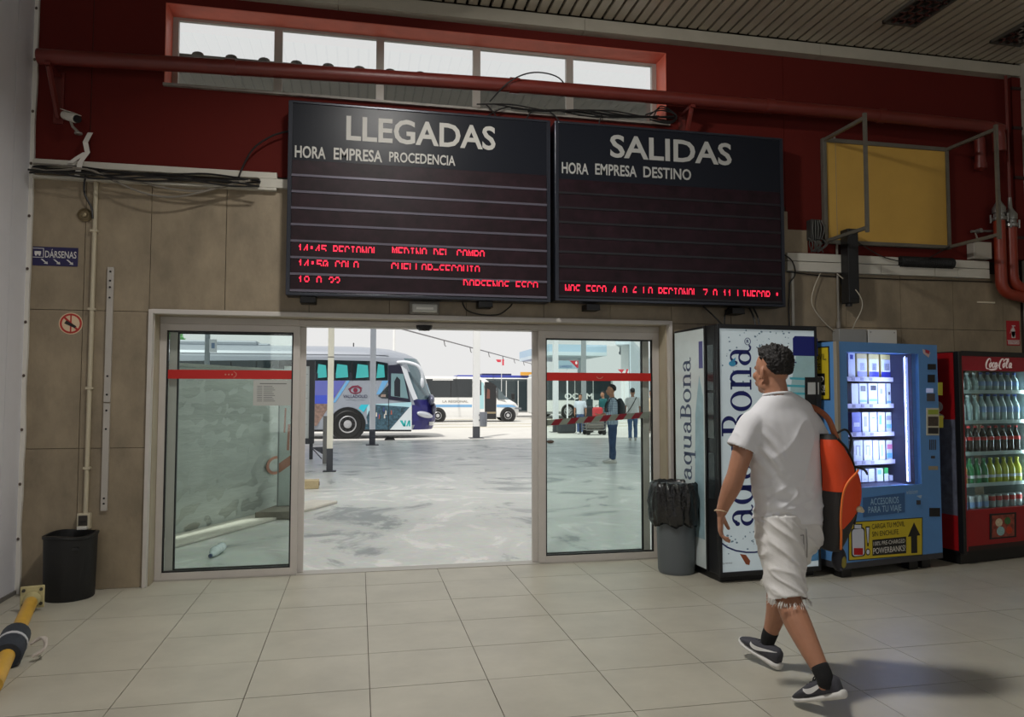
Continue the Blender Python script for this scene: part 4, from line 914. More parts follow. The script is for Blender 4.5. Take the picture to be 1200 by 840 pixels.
m = MB(); fb.box(m, .021, FW-.021, FD-.03, FD-.021, fz0, fz1); fb.box(m, .021, .025, .03, FD-.03, fz0, fz1); fb.box(m, FW-.025, FW-.021, .03, FD-.03, fz0, fz1); fb.box(m, .021, FW-.021, .03, FD-.03, fz0-.019, fz0-.012); m.build('liner', mat('fridge_liner', (110, 126, 126), .5), t)
fs = fb.front(.06); fsh = [fs.at(1160, y)[1] for y in (458.5, 493.5, 530, 566.5)]+[fz0-.011]
for z in fsh[:4]:
    m = MB(); fb.box(m, .03, FW-.03, .055, FD-.04, z-.01, z); fb.box(m, .03, FW-.03, .05, .055, z-.02, z+.012); m.build('shelf', mat('wire_shelf', (176, 190, 190), .4), t)
m = MB(); pq = fb.front(-.012); pq.pxpoly(m, [(1159.5, 632), (1190.5, 629), (1190.5, 600), (1159.5, 602)], .004); m.build('poster_frame', black, t)
m = MB(); pq.pxpoly(m, [(1162, 630), (1188, 627.5), (1188, 602), (1162, 604)], .005); m.build('poster', mat('poster_food', (150, 70, 54), .5, var=(26, .6)), t)
for k, (x, y, r, c_) in enumerate(((1170, 612, .045, (206, 190, 160)), (1180, 610, .04, (60, 110, 60)), (1172, 622, .05, (150, 190, 190)), (1182, 621, .04, (190, 60, 30)))):
    m = MB(); pq.ell(m, *pq.at(x, y), r, r*.8, .0062); m.build('poster_dish', mat('dish_%d' % k, c_, .5, var=(60, .3)), t)
for a_, s_ in ((.045, 1), (FW-.045, -1)):  # strips and lamps added to brighten the dim lower shelves
    m = MB(); fb.box(m, a_-.018, a_+.018, .012, .022, fz0, fz1-.01); m.build('light_strip', mat('fridge_fill_strip', (200, 220, 225), .4, emit=(190, 220, 230), estr=.6), FT)
    l = bpy.data.lights.new('fridge_fill', 'AREA'); l.shape = 'RECTANGLE'; l.size = .04; l.size_y = fz1-fz0-.04; l.energy = 5.0; l.color = (.82, .95, 1.0)
    lo = bpy.data.objects.new('fridge_fill', l); C.objects.link(lo); p = fb.p(a_, .028, (fz0+fz1)/2); dirv = (fb.u*s_*.8+fb.w*.6).normalized()
    zax = -dirv; yax = V((0, 0, 1)); xax = yax.cross(zax).normalized()
    lo.matrix_world = Matrix(((xax.x, yax.x, zax.x, p.x), (xax.y, yax.y, zax.y, p.y), (xax.z, yax.z, zax.z, p.z), (0, 0, 0, 1)))
sd = fb.side(FD)
m = MB(); sd.rect(m, .0, FD-.03, 1.25, FH-.01, .003); m.build('side_print', fred, t); m = MB(); sd.rect(m, 0, FD-.03, .12, .42, .003); m.build('side_print', fred, t); m = MB(); sd.rect(m, 0, FD-.03, .42, 1.25, .003); m.build('side_print_grey', mat('side_grey_print', (96, 100, 116), .4, var=(14, .35)), t)
m = MB(); sd.ell(m, FD-.2, 1.36, .06, .05, .005); sd.ell(m, FD-.28, 1.6, .05, .04, .005); sd.ell(m, FD-.25, 1.27, .12, .04, .005); m.build('side_splash', mat('splash_white', (190, 186, 184), .5), t)
def bottle(prof, body_m, cap_m, label_m, lab, cat_, lz, group, hgt):
    t = thing('drink_bottle' if cat_ == 'bottle' else 'drink_can', lab, cat_, (0, 0, 0), group)
    MB().lathe(prof, (0, 0, 0), 12).build('body', body_m, t, smooth='all')
    if cap_m: r, z = prof[-1]; MB().lathe([(r+.002, 0), (r+.002, .016), (r*.8, .018)], (0, 0, z), 12).build('cap', cap_m, t, smooth=True)
    if label_m: MB().lathe([(prof[1][0]+.0015, lz[0]), (prof[1][0]+.0015, lz[1])], (0, 0, 0), 12, cap=False).build('wrapper', label_m, t, smooth='all')
    return t
def gl_b(n, c, e=0): return mat(n, c, .18, spec=.7)
pet = lambda h, r: [(r*.85, 0), (r, .008), (r, h*.30), (r*.95, h*.34), (r, h*.38), (r, h*.60), (r*.75, h*.75), (r*.42, h*.88), (r*.40, h)]
clr = gl_b('clear_water', (150, 172, 172)); cola = gl_b('cola_brown', (34, 26, 24)); grn = gl_b('green_drink', (40, 120, 70)); ylw = gl_b('yellow_drink', (178, 180, 50)); org = gl_b('orange_drink', (190, 120, 40))
capw = mat('cap_white', (200, 206, 210), .4); capb = mat('cap_blue', (60, 90, 170), .4); capr = mat('cap_red', (170, 30, 34), .4); lbl_b = mat('wrap_blue', (120, 150, 196), .4); lbl_r = mat('wrap_red', (180, 34, 36), .4); canm = mat('can_silver', (170, 176, 178), .3, .5)
ORD = ['%s along,' % s_ for s_ in 'First Second Third Fourth Fifth Sixth Seventh Eighth Ninth Tenth'.split()]
def frow(k, n, make, group, dup_depth=1):
    z = fsh[k]+.0008; proto = None
    for i in range(n):
        a = .085+(FW-.17)*i/(n-1)
        for dd in range(dup_depth):
            loc = fb.p(a, .105+.085*dd, z)
            kind, L = make(i); L = ORD[i]+' '+L
            if proto is None or kind not in proto:
                proto = proto or {}
                proto[kind] = KINDS_[kind](L, group); proto[kind].location = loc
            else: copy_thing(proto[kind], loc, L, group)
H = [fz1-fsh[0]-.02]+[fsh[k]-fsh[k+1]-.03 for k in range(4)]
KINDS_ = {
 'w1': lambda L, g: bottle(pet(H[0]*.92, .034), clr, capw, None, L, 'bottle', None, g, 0),
 'w1b': lambda L, g: bottle(pet(H[0]*.95, .034), clr, capb, lbl_b, L, 'bottle', (.05, .09), g, 0),
 'w2': lambda L, g: bottle(pet(H[1]*.90, .037), clr, capw, None, L, 'bottle', None, g, 0),
 'w2b': lambda L, g: bottle(pet(H[1]*.94, .037), clr, capb, lbl_b, L, 'bottle', (.08, .13), g, 0),
 'c3': lambda L, g: bottle(pet(H[2]*.88, .035), cola, capr, lbl_r, L, 'bottle', (H[2]*.44, H[2]*.56), g, 0),
 'g4': lambda L, g: bottle(pet(H[3]*.84, .037), grn, grn, capw, L, 'bottle', (.05, .075), g, 0),
 'y4': lambda L, g: bottle(pet(H[3]*.84, .037), ylw, ylw, capw, L, 'bottle', (.05, .075), g, 0),
 'o4': lambda L, g: bottle(pet(H[3]*.84, .037), org, capr, lbl_r, L, 'bottle', (.06, .09), g, 0),
 'k5': lambda L, g: bottle([(.026, 0), (.032, .008), (.032, .105), (.026, .115)], canm, None, lbl_r, L, 'can', (.06, .1), g, 0),
 'k5b': lambda L, g: bottle([(.026, 0), (.032, .008), (.032, .105), (.026, .115)], canm, None, lbl_b, L, 'can', (.015, .06), g, 0)}
frow(0, 10, lambda i: ('w1b', 'blue capped clear bottle on the top shelf of the drinks fridge') if i > 3 else ('w1', 'white capped clear bottle on the top shelf of the drinks fridge'), 'bottles on the top fridge shelf')
frow(1, 10, lambda i: ('w2b', 'tall clear bottle with a blue band on the second fridge shelf') if i > 3 else ('w2', 'tall clear bottle with no band on the second fridge shelf'), 'bottles on the second fridge shelf')
frow(2, 10, lambda i: ('c3', 'dark cola bottle with a red band on the third fridge shelf'), 'cola bottles on the third fridge shelf')
frow(3, 10, lambda i: ('y4', 'yellow soft drink bottle on the fourth fridge shelf') if i > 4 else (('o4', 'orange soft drink bottle on the fourth fridge shelf') if i == 1 else (('g4', 'green soft drink bottle on the fourth fridge shelf') if i > 1 else ('y4', 'yellow soft drink bottle on the fourth fridge shelf'))), 'soft drinks on the fourth fridge shelf')
frow(4, 10, lambda i: ('k5', 'silver can with a red band on the bottom fridge shelf') if i > 4 else ('k5b', 'silver can with a blue band on the bottom fridge shelf'), 'cans on the bottom fridge shelf')

# --- grey bin with a black bag
gc = V((2.592, 5.80, 0))
t = thing('waste_bin', 'grey round waste bin with a black bag folded over its rim', 'bin', gc)
MB().lathe([(.140, 0), (.147, .015), (.150, .03), (.166, .66), (.168, .72)], gc, 28).build('barrel', mat('bin_grey_plastic', (92, 98, 102), .42), t, smooth=True)
rings = []; n = 120
for j, (r, z) in enumerate(((.155, .66), (.168, .735), (.176, .745), (.190, .725), (.202, .66), (.208, .58), (.205, .50), (.196, .43), (.176, .40), (.168, .41))):
    ring = []
    for k in range(n):
        a = 2*PI*k/n; f = (noise.noise(V((math.cos(a)*7+z*4, math.sin(a)*7-z*4, z*3)))*.022+.010*math.sin(a*17+z*26+5*noise.noise(V((math.cos(a)*2, math.sin(a)*2, z*4))))+.012*noise.noise(V((math.cos(a)*14, math.sin(a)*14, z*9))))*(1 if j > 2 else .25)
        dz = .07*noise.noise(V((math.cos(a)*1.8, math.sin(a)*1.8, 5)))*(j > 5)+.012*noise.noise(V((math.cos(a)*5, math.sin(a)*5, 8)))*(j < 3)
        q = gc+V(((r+f)*math.cos(a)-.012, (r+f)*math.sin(a), z+dz)); q.x = min(q.x, 2.752); ring.append(q)
    rings.append(ring)
m = MB(); m.rings(rings, False); bag = m.build('bin_bag', mat('bag_black_plastic', (15, 15, 16), .16, spec=.8, bump=(34, .6)), t, smooth='all', label='glossy black bin bag')

# --- black tub in the corner
bc = V((-2.03, 5.955, 0)); ang0 = 0
t = thing('black_bin', 'matt black plastic tub standing in the left corner', 'bin', bc)
MB().lathe([(.158, 0), (.163, .01), (.172, .43), (.173, .45), (.162, .45), (.158, .42), (.15, .05), (0.01, .03)], bc, 30).build('barrel', mat('tub_black', (20, 20, 21), .6, bump=(60, .1)), t, smooth=True)
m = MB(); m.rings([[bc+V((r*math.cos(2*PI*k/30), r*math.sin(2*PI*k/30), z+.008*math.sin(2*PI*k/30*3+1))) for k in range(30)] for r, z in ((.1745, .435), (.180, .44), (.180, .455), (.158, .458), (.157, .44))], False); m.build('rim', mat('rim_black', (26, 26, 27), .5), t, smooth=True)
for a in (2.4, 5.2): MB().box(bc.x+.172*math.cos(a)-.02, bc.x+.172*math.cos(a)+.02, bc.y+.172*math.sin(a)-.012, bc.y+.172*math.sin(a)+.012, .36, .38).build('lug', mat('rim_black', (26, 26, 27), .5), t)

# --- yellow barrier pole lying on the floor
pa, pb = V((-2.135, 5.60, .085)), V((-1.70, 4.05, .062)); dd = (pb-pa).normalized(); sdv = V((dd.y, -dd.x, 0)).normalized()
t = thing('yellow_pole', 'yellow barrier pole with a square foot plate lying beside the left wall', 'pole', pa)
MB().tube([pa, pb], .040, 16).build('tube', mat('pole_yellow', (206, 160, 60), .45, var=(5, .16)), t, smooth=True)
R = Matrix((dd, sdv, V((0, 0, 1)))).transposed(); 
MB().obox(pa-dd*.008+V((0, 0, .012)), .014, .14, .15, R).build('foot_plate', mat('plate_cream_yellow', (190, 178, 130), .5, var=(10, .15)), t, bevel=.006)
for y, z in ((-.05, -.045), (.05, -.045), (-.05, .05), (.05, .05)): MB().cyl(pa+sdv*y+V((0, 0, z+.012))-dd*.002, pa+sdv*y+V((0, 0, z+.012))+dd*.012, .011, n=8).build('bolt_hole', mat('hole_dark', (60, 56, 46), .5), t)
m = MB(); m.tube([pa+dd*.005, pa+dd*.05, pa+dd*.09], [.052, .046, .0405], 14); m.build('collar', mat('plate_cream_yellow', (190, 178, 130), .5), t, smooth=True)
c0, c1 = pa+dd*.80, pa+dd*1.18
foam = mat('foam_slate', (40, 46, 56), .75, bump=(80, .2))
m = MB(); m.tube([c0, c0+dd*.015, c1-dd*.015, c1], [.066, .075, .075, .066], 20); fo = m.build('foam_pad', foam, t, smooth=True, label='dark grey foam padding')
def band(c, r, w, mm, nm):
    m = MB(); rg = []
    for q, rr_2 in ((-w, r-.002), (-w, r+.003), (w, r+.003), (w, r-.002)): rg.append([c+dd*(q+.012*math.sin(k*PI/10))+(sdv*math.cos(2*PI*k/20)+sdv.cross(dd)*math.sin(2*PI*k/20))*rr_2 for k in range(20)])
    m.rings(rg, False, closed=True); m.build(nm, mm, t, smooth=True)
band(c0+dd*.19, .0755, .017, mat('tape_white', (196, 196, 200), .5), 'white_tape')
m = MB(); q = c0+dd*.22+sdv*-.09
for k in range(3): m.tube(spline([q+V((0, 0, .0)), q-sdv*(.05+.01*k)+V((0, 0, .03)), q-sdv*(.075)+dd*(.05+.02*k)+V((0, 0, -.01)), q-sdv*.02+dd*(.08+.01*k)+V((0, 0, -.04))], 5), .007, 6)

m.build('twine', mat('twine_white', (190, 180, 170), .6), t)
# ================================================================== people
def limb(mb, pts, side=(1, 0, 0), n=14, sub=5, cap=True):
    """a tapering limb through (x, y, z, half-width along side, half-depth)"""
    P = spline([tuple(p) if len(p) == 5 else (*p, p[3]) for p in pts], sub); side = V(side)
    c = [V(p[:3]) for p in P]; R = []
    fr = []
    for i in range(len(P)):
        t = (c[min(i+1, len(P)-1)]-c[max(i-1, 0)]).normalized()
        s = side-t*side.dot(t)
        s = s.normalized() if s.length > .05 else t.orthogonal().normalized()
        fr.append((t, s, t.cross(s)))
    def ring(ci, f, a, b): return [ci+f[1]*(a*math.cos(2*PI*k/n))+f[2]*(b*math.sin(2*PI*k/n)) for k in range(n)]
    if cap:
        f = fr[0]; a, b = P[0][3], P[0][4]; q = min(a, b)
        for e, w in ((.75, .25), (.6, .66), (.3, .92)): R.append(ring(c[0]-f[0]*q*e, f, a*w, b*w))
    for i in range(len(P)): R.append(ring(c[i], fr[i], P[i][3], P[i][4]))
    if cap:
        f = fr[-1]; a, b = P[-1][3], P[-1][4]; q = min(a, b)
        for e, w in ((.3, .92), (.6, .66), (.75, .25)): R.append(ring(c[-1]+f[0]*q*e, f, a*w, b*w))
    mb.rings(R)
def fuse(mb, name, m, parent, voxel=.008, smooth_it=4, label=None, shape=None, open_below=None):
    """melt overlapping solids into one continuous skin"""
    o = mb.build(name, m, parent, smooth='all', label=label)
    md = o.modifiers.new('fuse', 'REMESH'); md.mode = 'VOXEL'; md.voxel_size = voxel; md.use_smooth_shade = True
    if smooth_it:
        sm = o.modifiers.new('relax', 'SMOOTH'); sm.factor = .5; sm.iterations = smooth_it
    dg = bpy.context.evaluated_depsgraph_get(); dg.update()
    me = bpy.data.meshes.new_from_object(o.evaluated_get(dg)); o.modifiers.clear()
    old = o.data; o.data = me; bpy.data.meshes.remove(old); me.name = name
    if not me.materials: me.materials.append(m)
    if shape:
        me.update(); off = ORG[o.name]
        for v, nr in zip(me.vertices, [v.normal.copy() for v in me.vertices]):
            d = shape(v.co+off, nr)
            if isinstance(d, Vector): v.co += d
            else: v.co += nr*d
    if open_below: 
        b = bmesh.new(); b.from_mesh(me); off = ORG[o.name]
        bmesh.ops.delete(b, geom=[f for f in b.faces if open_below(f.calc_center_median()+off, f.normal)], context='FACES'); b.to_mesh(me); b.free()
    for p in me.polygons: p.use_smooth = True
    me.update(); return o
skin = mat('tanned_skin', (172, 122, 96), .5, var=(14, .07)); hairm = mat('dark_curly_hair', (30, 26, 25), .6, var=(60, .4), bump=(160, .5))
hair2 = mat('dark_hair', (26, 24, 26), .6)

def head_solids(mb, c, F, S, k=1.0, tilt=0.0):
    """skull, jaw, nose, brow, lips, chin, ears; c = centre between the eyes' height, F = facing, S = the figure's right"""
    U = V((0, 0, 1)); c = V(c)
    P = lambda f, s, u: c+(F*f+S*s+U*u)*k
    R = Matrix((S, F, U)).transposed()
    mb.ball(P(-.012, 0, .028), (.074*k, .094*k, .088*k), 18, 12, R=R)
    mb.ball(P(.022, 0, -.035), (.058*k, .068*k, .080*k), 16, 10, R=R)
    mb.ball(P(.060, 0, -.088), (.026*k, .024*k, .022*k), 12, 8, R=R)
    for s in (-1, 1):
        mb.ball(P(-.005, s*.045, -.070), (.020*k, .050*k, .026*k), 10, 8, R=R)
        mb.ball(P(.062, s*.036, -.022), (.022*k, .026*k, .022*k), 10, 8, R=R)
        mb.ball(P(.070, s*.028, .018), (.024*k, .010*k, .008*k), 10, 6, R=R)
        e = P(-.012, s*.077, -.012); RR = Matrix(((S*s*.5-F*.86).normalized().cross(U), (S*s*.5-F*.86).normalized(), U)).transposed()
        mb.ball(e, (.009*k, .021*k, .033*k), 10, 8, R=RR)
        mb.ball(P(.006, s*.076, -.034), (.008*k, .011*k, .012*k), 8, 6, R=R)
    limb(mb, [(*P(.082, 0, .018), .008*k, .010*k), (*P(.100, 0, -.012), .011*k, .012*k), (*P(.108, 0, -.026), .015*k, .013*k)], S, 8, 3)
    mb.ball(P(.092, 0, -.055), (.024*k, .010*k, .007*k), 10, 6, R=R); mb.ball(P(.090, 0, -.067), (.021*k, .010*k, .008*k), 10, 6, R=R)
def face_parts(parent, c, F, S, k=1.0, beard=None):
    U = V((0, 0, 1)); P = lambda f, s, u: V(c)+(F*f+S*s+U*u)*k
    for s in (-1, 1):
        m = MB(); m.ball(P(.066, s*.030, .002), .0115*k, 10, 8); m.build('eye', mat('eye_white', (214, 208, 200), .2), parent, smooth='all')
        m = MB(); m.ball(P(.0745, s*.030, .002), .0052*k, 8, 6); m.build('pupil', mat('eye_dark', (30, 20, 16), .2), parent, smooth='all')
        m = MB(); m.tube([P(.079, s*.014, .020), P(.078, s*.030, .026), P(.064, s*.047, .022)], [.003*k, .004*k, .002*k], 6); m.build('eyebrow', hair2, parent, smooth='all')
def hair_cap(parent, c, F, S, k=1.0, m_=None, thick=.022, curl=.012, nape=-.05, n=(64, 40), freq=26):
    U = V((0, 0, 1)); R = Matrix((S, F, U)).transposed(); m = MB(); rings = []
    for j in range(n[1]+1):
        a = PI*(.01+.98*j/n[1]); ring = []
        for i in range(n[0]):
            t = 2*PI*i/n[0]; d = V((math.sin(a)*math.cos(t), math.sin(a)*math.sin(t), -math.cos(a)))
            base = V((d.x*.075, d.y*.096, d.z*.090))
            x, y, z = base
            line = nape + .105*min(1, max(0, (y+.055)/.09)) + (.02 if (abs(x) > .05 and -.03 < y < .01) else 0)     # hairline climbs from nape to brow
            w = max(0.0, min(1.0, (z-line)/.022))
            top = .4+.6*max(0, min(1, (z+.02)/.07))
            nz = noise.noise(d*freq*.12*2+V((3, 1, 2)))*.5+noise.noise(V((d.x*freq, d.y*freq, d.z*freq))*.45)
            h = -.014+w*(.014+thick*top*(.55+.0*z)+curl*nz*top)
            q = base+d*h
            ring.append(V(c)+R @ V((q.x*k, (q.y-.012)*k, (q.z+.028)*k)))
        rings.append(ring)
    m.rings(rings); return m.build('hair', m_ or hairm, parent, smooth='all')
def hand_solids(mb, w, D, Pn, T, k=1.0, curl=(.5, .7, .8, .9), thumb_in=.5):
    """hand from wrist w along D; Pn = palm facing, T = thumb side. Fingers bend towards Pn"""
    D = D.normalized(); T = (T-D*T.dot(D)).normalized(); Pn = (Pn-D*Pn.dot(D)-T*Pn.dot(T)).normalized(); w = V(w)
    q = lambda d, t, p: w+(D*d+T*t+Pn*p)*k
    limb(mb, [(*q(-.03, 0, 0), .028*k, .021*k), (*q(.0, 0, 0), .026*k, .019*k), (*q(.035, .002, .0), .036*k, .016*k), (*q(.075, .0, .002), .041*k, .014*k), (*q(.092, 0, .004), .038*k, .012*k)], T, 12, 3)
    for i, (t, L) in enumerate(((.030, .072), (.010, .080), (-.011, .074), (-.031, .058))):
        cb = curl[i]; p = q(.085, t, .003); d = D*math.cos(cb*.5)+Pn*math.sin(cb*.5); pts = [(*q(.06, t*.9, .002), .0105*k, .0105*k), (*p, .0100*k, .0100*k)]
        ang = cb*.5
        for sgm, rr in ((.42, .0095), (.32, .0088), (.26, .0076)):
            d = D*math.cos(ang)+Pn*math.sin(ang); p = p+d*L*sgm*k; pts.append((*p, rr*k, rr*k)); ang += cb*.75
        limb(mb, pts, T, 8, 3)
    a = thumb_in
    limb(mb, [(*q(.015, .018, .006), .014*k, .014*k), (*q(.042, .042, .014), .0135*k, .0135*k), (*q(.066, .054, .014+.018*a), .0115*k, .0115*k), (*q(.088, .056, .016+.034*a), .0095*k, .0095*k)], Pn, 8, 3)
def foot_frame(ang, pitch):
    f = V((math.cos(ang)*math.cos(pitch), math.sin(ang)*math.cos(pitch), math.sin(pitch))); s = V((math.sin(ang), -math.cos(ang), 0)); return f, s, s.cross(f)
def shoe(parent, heel, ang, pitch, L, upper_m, sole_m, swoosh_m=None, lace_m=None, side_out=1, bend=0.0, vox=.006):
    """heel = underside of the heel; the shoe points along ang, toe raised by pitch"""
    f, s, u = foot_frame(ang, pitch); heel = V(heel); k = L/.29
    P = lambda a, b, c: heel+(f*a+s*b+u*c)*k
    def rg(a, w0, zb, zt, n=18, sh=0.0):
        o = []
        for i in range(n):
            t = 2*PI*i/n; y = w0*math.cos(t); cs = math.sin(t)
            z = (zb+zt)/2+(zt-zb)/2*(abs(cs)**.7*(1 if cs > 0 else -1)); o.append(P(a, y+sh, z))
        return o
    m = MB()
    prof = [(.0, .018, .025, .07), (.008, .030, .022, .106), (.03, .036, .022, .118), (.07, .038, .022, .114), (.105, .040, .022, .106), (.14, .044, .022, .097), (.185, .049, .022, .082), (.225, .049, .022, .066), (.26, .042, .024, .051), (.282, .028, .026, .040), (.290, .012, .028, .036)]
    m.rings([rg(*p) for p in prof]); o = m.build('shoe', upper_m, parent, smooth='all')
    m = MB()
    sp = [(-.014, .014, .004, .034), (-.006, .032, .0, .042), (.03, .041, -.001, .040), (.09, .041, 0, .034), (.15, .046, -.001, .029), (.21, .053, .0, .028), (.255, .048, .003, .030), (.285, .033, .008, .032), (.299, .014, .014, .032)]
    m.rings([rg(*p) for p in sp]); m.build('sole', sole_m, o, smooth='all')
    if swoosh_m:
        for sd_ in (-1, 1):
            m = MB(); top = []; bot = []
            def surf(a, z):
                i = max(j for j in range(len(prof)) if prof[j][0] <= a); i = min(i, len(prof)-2); t = (a-prof[i][0])/(prof[i+1][0]-prof[i][0])
                w0, zb, zt = [prof[i][j]*(1-t)+prof[i+1][j]*t for j in (1, 2, 3)]
                v = max(-.98, min(.98, (z-(zb+zt)/2)/((zt-zb)/2))); cs = abs(v)**(1/.7); return w0*math.sqrt(max(.0, 1-cs*cs))+.0022
            cur = [(.015, .102, .002), (.045, .092, .009), (.082, .078, .015), (.115, .065, .021), (.145, .056, .025), (.170, .056, .024), (.184, .064, .013), (.188, .072, .002)]
            cur = spline(cur, 4); vs = []
            for a, z, w_ in cur:
                for e in (-.5, .5): vs.append(P(a, sd_*surf(a, z+e*w_), z+e*w_))
            fs = [(2*i, 2*i+1, 2*i+3, 2*i+2) for i in range(len(cur)-1)]; m.add(vs, fs); m.build('side_mark', swoosh_m, o, smooth='all')
    if lace_m:
        m = MB()
        for i in range(4):
            a = .115+.022*i; z = .093-.009*i
            z += .012; m.tube([P(a, -.026, z-.006), P(a+.004, 0, z+.004), P(a, .026, z-.006)], .0035, 5)
        m.tube(spline([P(.10, 0, .098), P(.10, .012, .125), P(.085, .018, .145)], 4), .003, 5); m.tube(spline([P(.10, 0, .098), P(.115, -.02, .115), P(.12, -.035, .10)], 4), .003, 5)
        m.build('laces', lace_m, o, smooth='all')
    return o
# ---------------------------------------------------------------- the walking man
def walking_man():
    base = V((2.14, 3.42, 0)); t = thing('person', 'man in white T-shirt and white shorts walking with an orange backpack', 'person', base)
    Fh = V((-.26, .966, 0)).normalized(); Sh = V((Fh.y, -Fh.x, 0)); hc = V((2.092, 3.475, 1.580))
    b = MB()
    head_solids(b, hc, Fh, Sh, 1.03)
    limb(b, [(2.108, 3.435, 1.36, .066, .060), (2.102, 3.440, 1.43, .063, .060), (2.096, 3.452, 1.50, .058, .060), (2.092, 3.46, 1.56, .056, .06)])
    limb(b, [(2.165, 3.455, .86, .14, .075), (2.155, 3.45, 1.0, .15, .09), (2.13, 3.45, 1.2, .165, .105), (2.118, 3.445, 1.33, .15, .08), (2.112, 3.44, 1.40, .10, .07)])
    # left arm
    limb(b, [(1.978, 3.44, 1.30, .046, .05), (1.925, 3.445, 1.22, .054, .057), (1.888, 3.445, 1.12, .048, .052), (1.868, 3.45, 1.05, .046, .047), (1.850, 3.465, .99, .046, .050), (1.828, 3.485, .92, .036, .038), (1.812, 3.50, .862, .026, .030)])
    wl_ = V((1.810, 3.502, .858)); hand_solids(b, wl_, V((-.03, .08, -1)), V((.75, .62, .0)), V((.55, .9, 0)), 1.0, (.45, .6, .75, .85), .7)
    # right arm, in front of the body
    limb(b, [(2.262, 3.45, 1.30, .046, .05), (2.325, 3.47, 1.22, .054, .057), (2.350, 3.49, 1.12, .048, .05), (2.362, 3.51, 1.05, .045, .046), (2.352, 3.56, .98, .045, .048), (2.340, 3.60, .90, .035, .036), (2.332, 3.625, .84, .026, .029)])
    hand_solids(b, V((2.331, 3.628, .836)), V((-.05, .12, -1)), V((-1, .2, 0)), V((-.1, 1, 0)), 1.0, (.5, .65, .75, .85), .4)
    # legs
    limb(b, [(2.085, 3.445, .84, .08, .075), (2.075, 3.41, .70, .076, .078), (2.068, 3.365, .56, .066, .072), (2.066, 3.335, .48, .058, .062), (2.068, 3.265, .39, .061, .066), (2.076, 3.175, .29, .050, .054), (2.086, 3.095, .20, .036, .040), (2.092, 3.066, .165, .030, .034), (2.088, 3.085, .135, .026, .030)], V((.95, .3, 0)))
    limb(b, [(2.235, 3.465, .84, .08, .075), (2.222, 3.52, .70, .076, .078), (2.205, 3.575, .56, .066, .072), (2.196, 3.60, .48, .058, .062), (2.196, 3.615, .38, .060, .066), (2.192, 3.645, .28, .048, .053), (2.184, 3.685, .18, .035, .040), (2.180, 3.70, .14, .030, .034), (2.176, 3.715, .11, .026, .030)], V((.95, .3, 0)))
    fuse(b, 'body', skin, t, .0058, 3)
    face_parts(t, hc, Fh, Sh, 1.03)
    hair_cap(t, hc, Fh, Sh, 1.04, hairm, .026, .020, -.060, (96, 60), 24)
    # T-shirt
    shirt_m = mat('white_cotton', (226, 226, 230), .85, bump=(300, .05))
    m = MB()
    limb(m, [(2.162, 3.45, .815, .186, .135), (2.160, 3.45, .90, .190, .136), (2.155, 3.45, 1.02, .190, .134), (2.145, 3.45, 1.14, .192, .136), (2.133, 3.45, 1.24, .197, .136), (2.122, 3.448, 1.325, .200, .118), (2.116, 3.445, 1.385, .178, .096), (2.109, 3.442, 1.432, .118, .084), (2.104, 3.442, 1.465, .076, .072)], n=24, cap=False)
    limb(m, [(2.00, 3.445, 1.335, .05, .062), (1.965, 3.445, 1.318, .064, .074), (1.925, 3.445, 1.25, .069, .078), (1.894, 3.447, 1.185, .070, .080)], V((.9, 0, .3)), n=18, cap=False)
    limb(m, [(2.235, 3.445, 1.335, .05, .062), (2.275, 3.448, 1.318, .064, .074), (2.320, 3.46, 1.25, .068, .078), (2.342, 3.475, 1.19, .068, .078)], V((.9, 0, -.3)), n=18, cap=False)
    def ridge(q, e=5): return (1-abs(noise.noise(q)))**e
    def folds(p, n):
        w = 0
        lo = max(0, min(1, (1.12-p.z)/.3))
        w += .013*lo*(ridge(V((p.x*5+p.z*7, p.y*5, p.z*15-p.x*9)), 6)-.35)+.007*(ridge(V((p.x*8+3, p.y*7, p.z*4)), 6)-.35)*max(0, min(1, (1.36-p.z)/.1))
        w += .010*lo*noise.noise(V((p.x*7+p.z*9, p.y*7, p.z*20-p.x*11)))
        w += .006*noise.noise(V((p.x*16, p.y*16, p.z*5)))*max(0, min(1, (1.35-p.z)/.1))
        ax = max(0, 1-abs((p.x-1.99))/.09)*max(0, 1-abs(p.z-1.16)/.16)
        w += .010*ax*math.sin((p.z*1.0+p.x*1.4)*75)
        w += .009*lo*math.sin(p.z*70+p.x*28+3*noise.noise(p*6))*max(0, 1-abs(p.x-2.06)/.12)
        return w
    fuse(m, 'shirt', shirt_m, t, .006, 14, shape=folds, open_below=lambda c, n: (n.z < -.7 and c.z < .86) or (n.z > .75 and c.z > 1.455) or (n.z < -.7 and c.z < 1.21 and (c.x < 1.93 or c.x > 2.315) and c.z > 1.1), label='white short sleeved T-shirt')
    m = MB(); m.tube([V((2.104+.071*math.cos(a), 3.443+.069*math.sin(a), 1.458-.012*math.sin(a))) for a in [2*PI*k/28 for k in range(29)]], .007, 6); m.build('collar', shirt_m, t, smooth='all')
    # shorts
    sh_m = mat('white_denim', (222, 220, 218), .85, bump=(160, .10))
    m = MB()
    limb(m, [(2.163, 3.45, .74, .180, .130), (2.163, 3.45, .86, .178, .126), (2.16, 3.45, .92, .172, .122)], n=22)
    limb(m, [(2.085, 3.43, .84, .105, .118), (2.082, 3.405, .72, .106, .116), (2.075, 3.37, .60, .100, .105), (2.070, 3.340, .51, .094, .096), (2.068, 3.315, .455, .094, .094)], V((.95, .3, 0)), n=20, cap=False)
    limb(m, [(2.245, 3.46, .84, .105, .118), (2.238, 3.51, .72, .104, .114), (2.222, 3.565, .60, .094, .102), (2.205, 3.60, .51, .090, .094), (2.200, 3.615, .46, .088, .092)], V((.95, .3, 0)), n=20, cap=False)
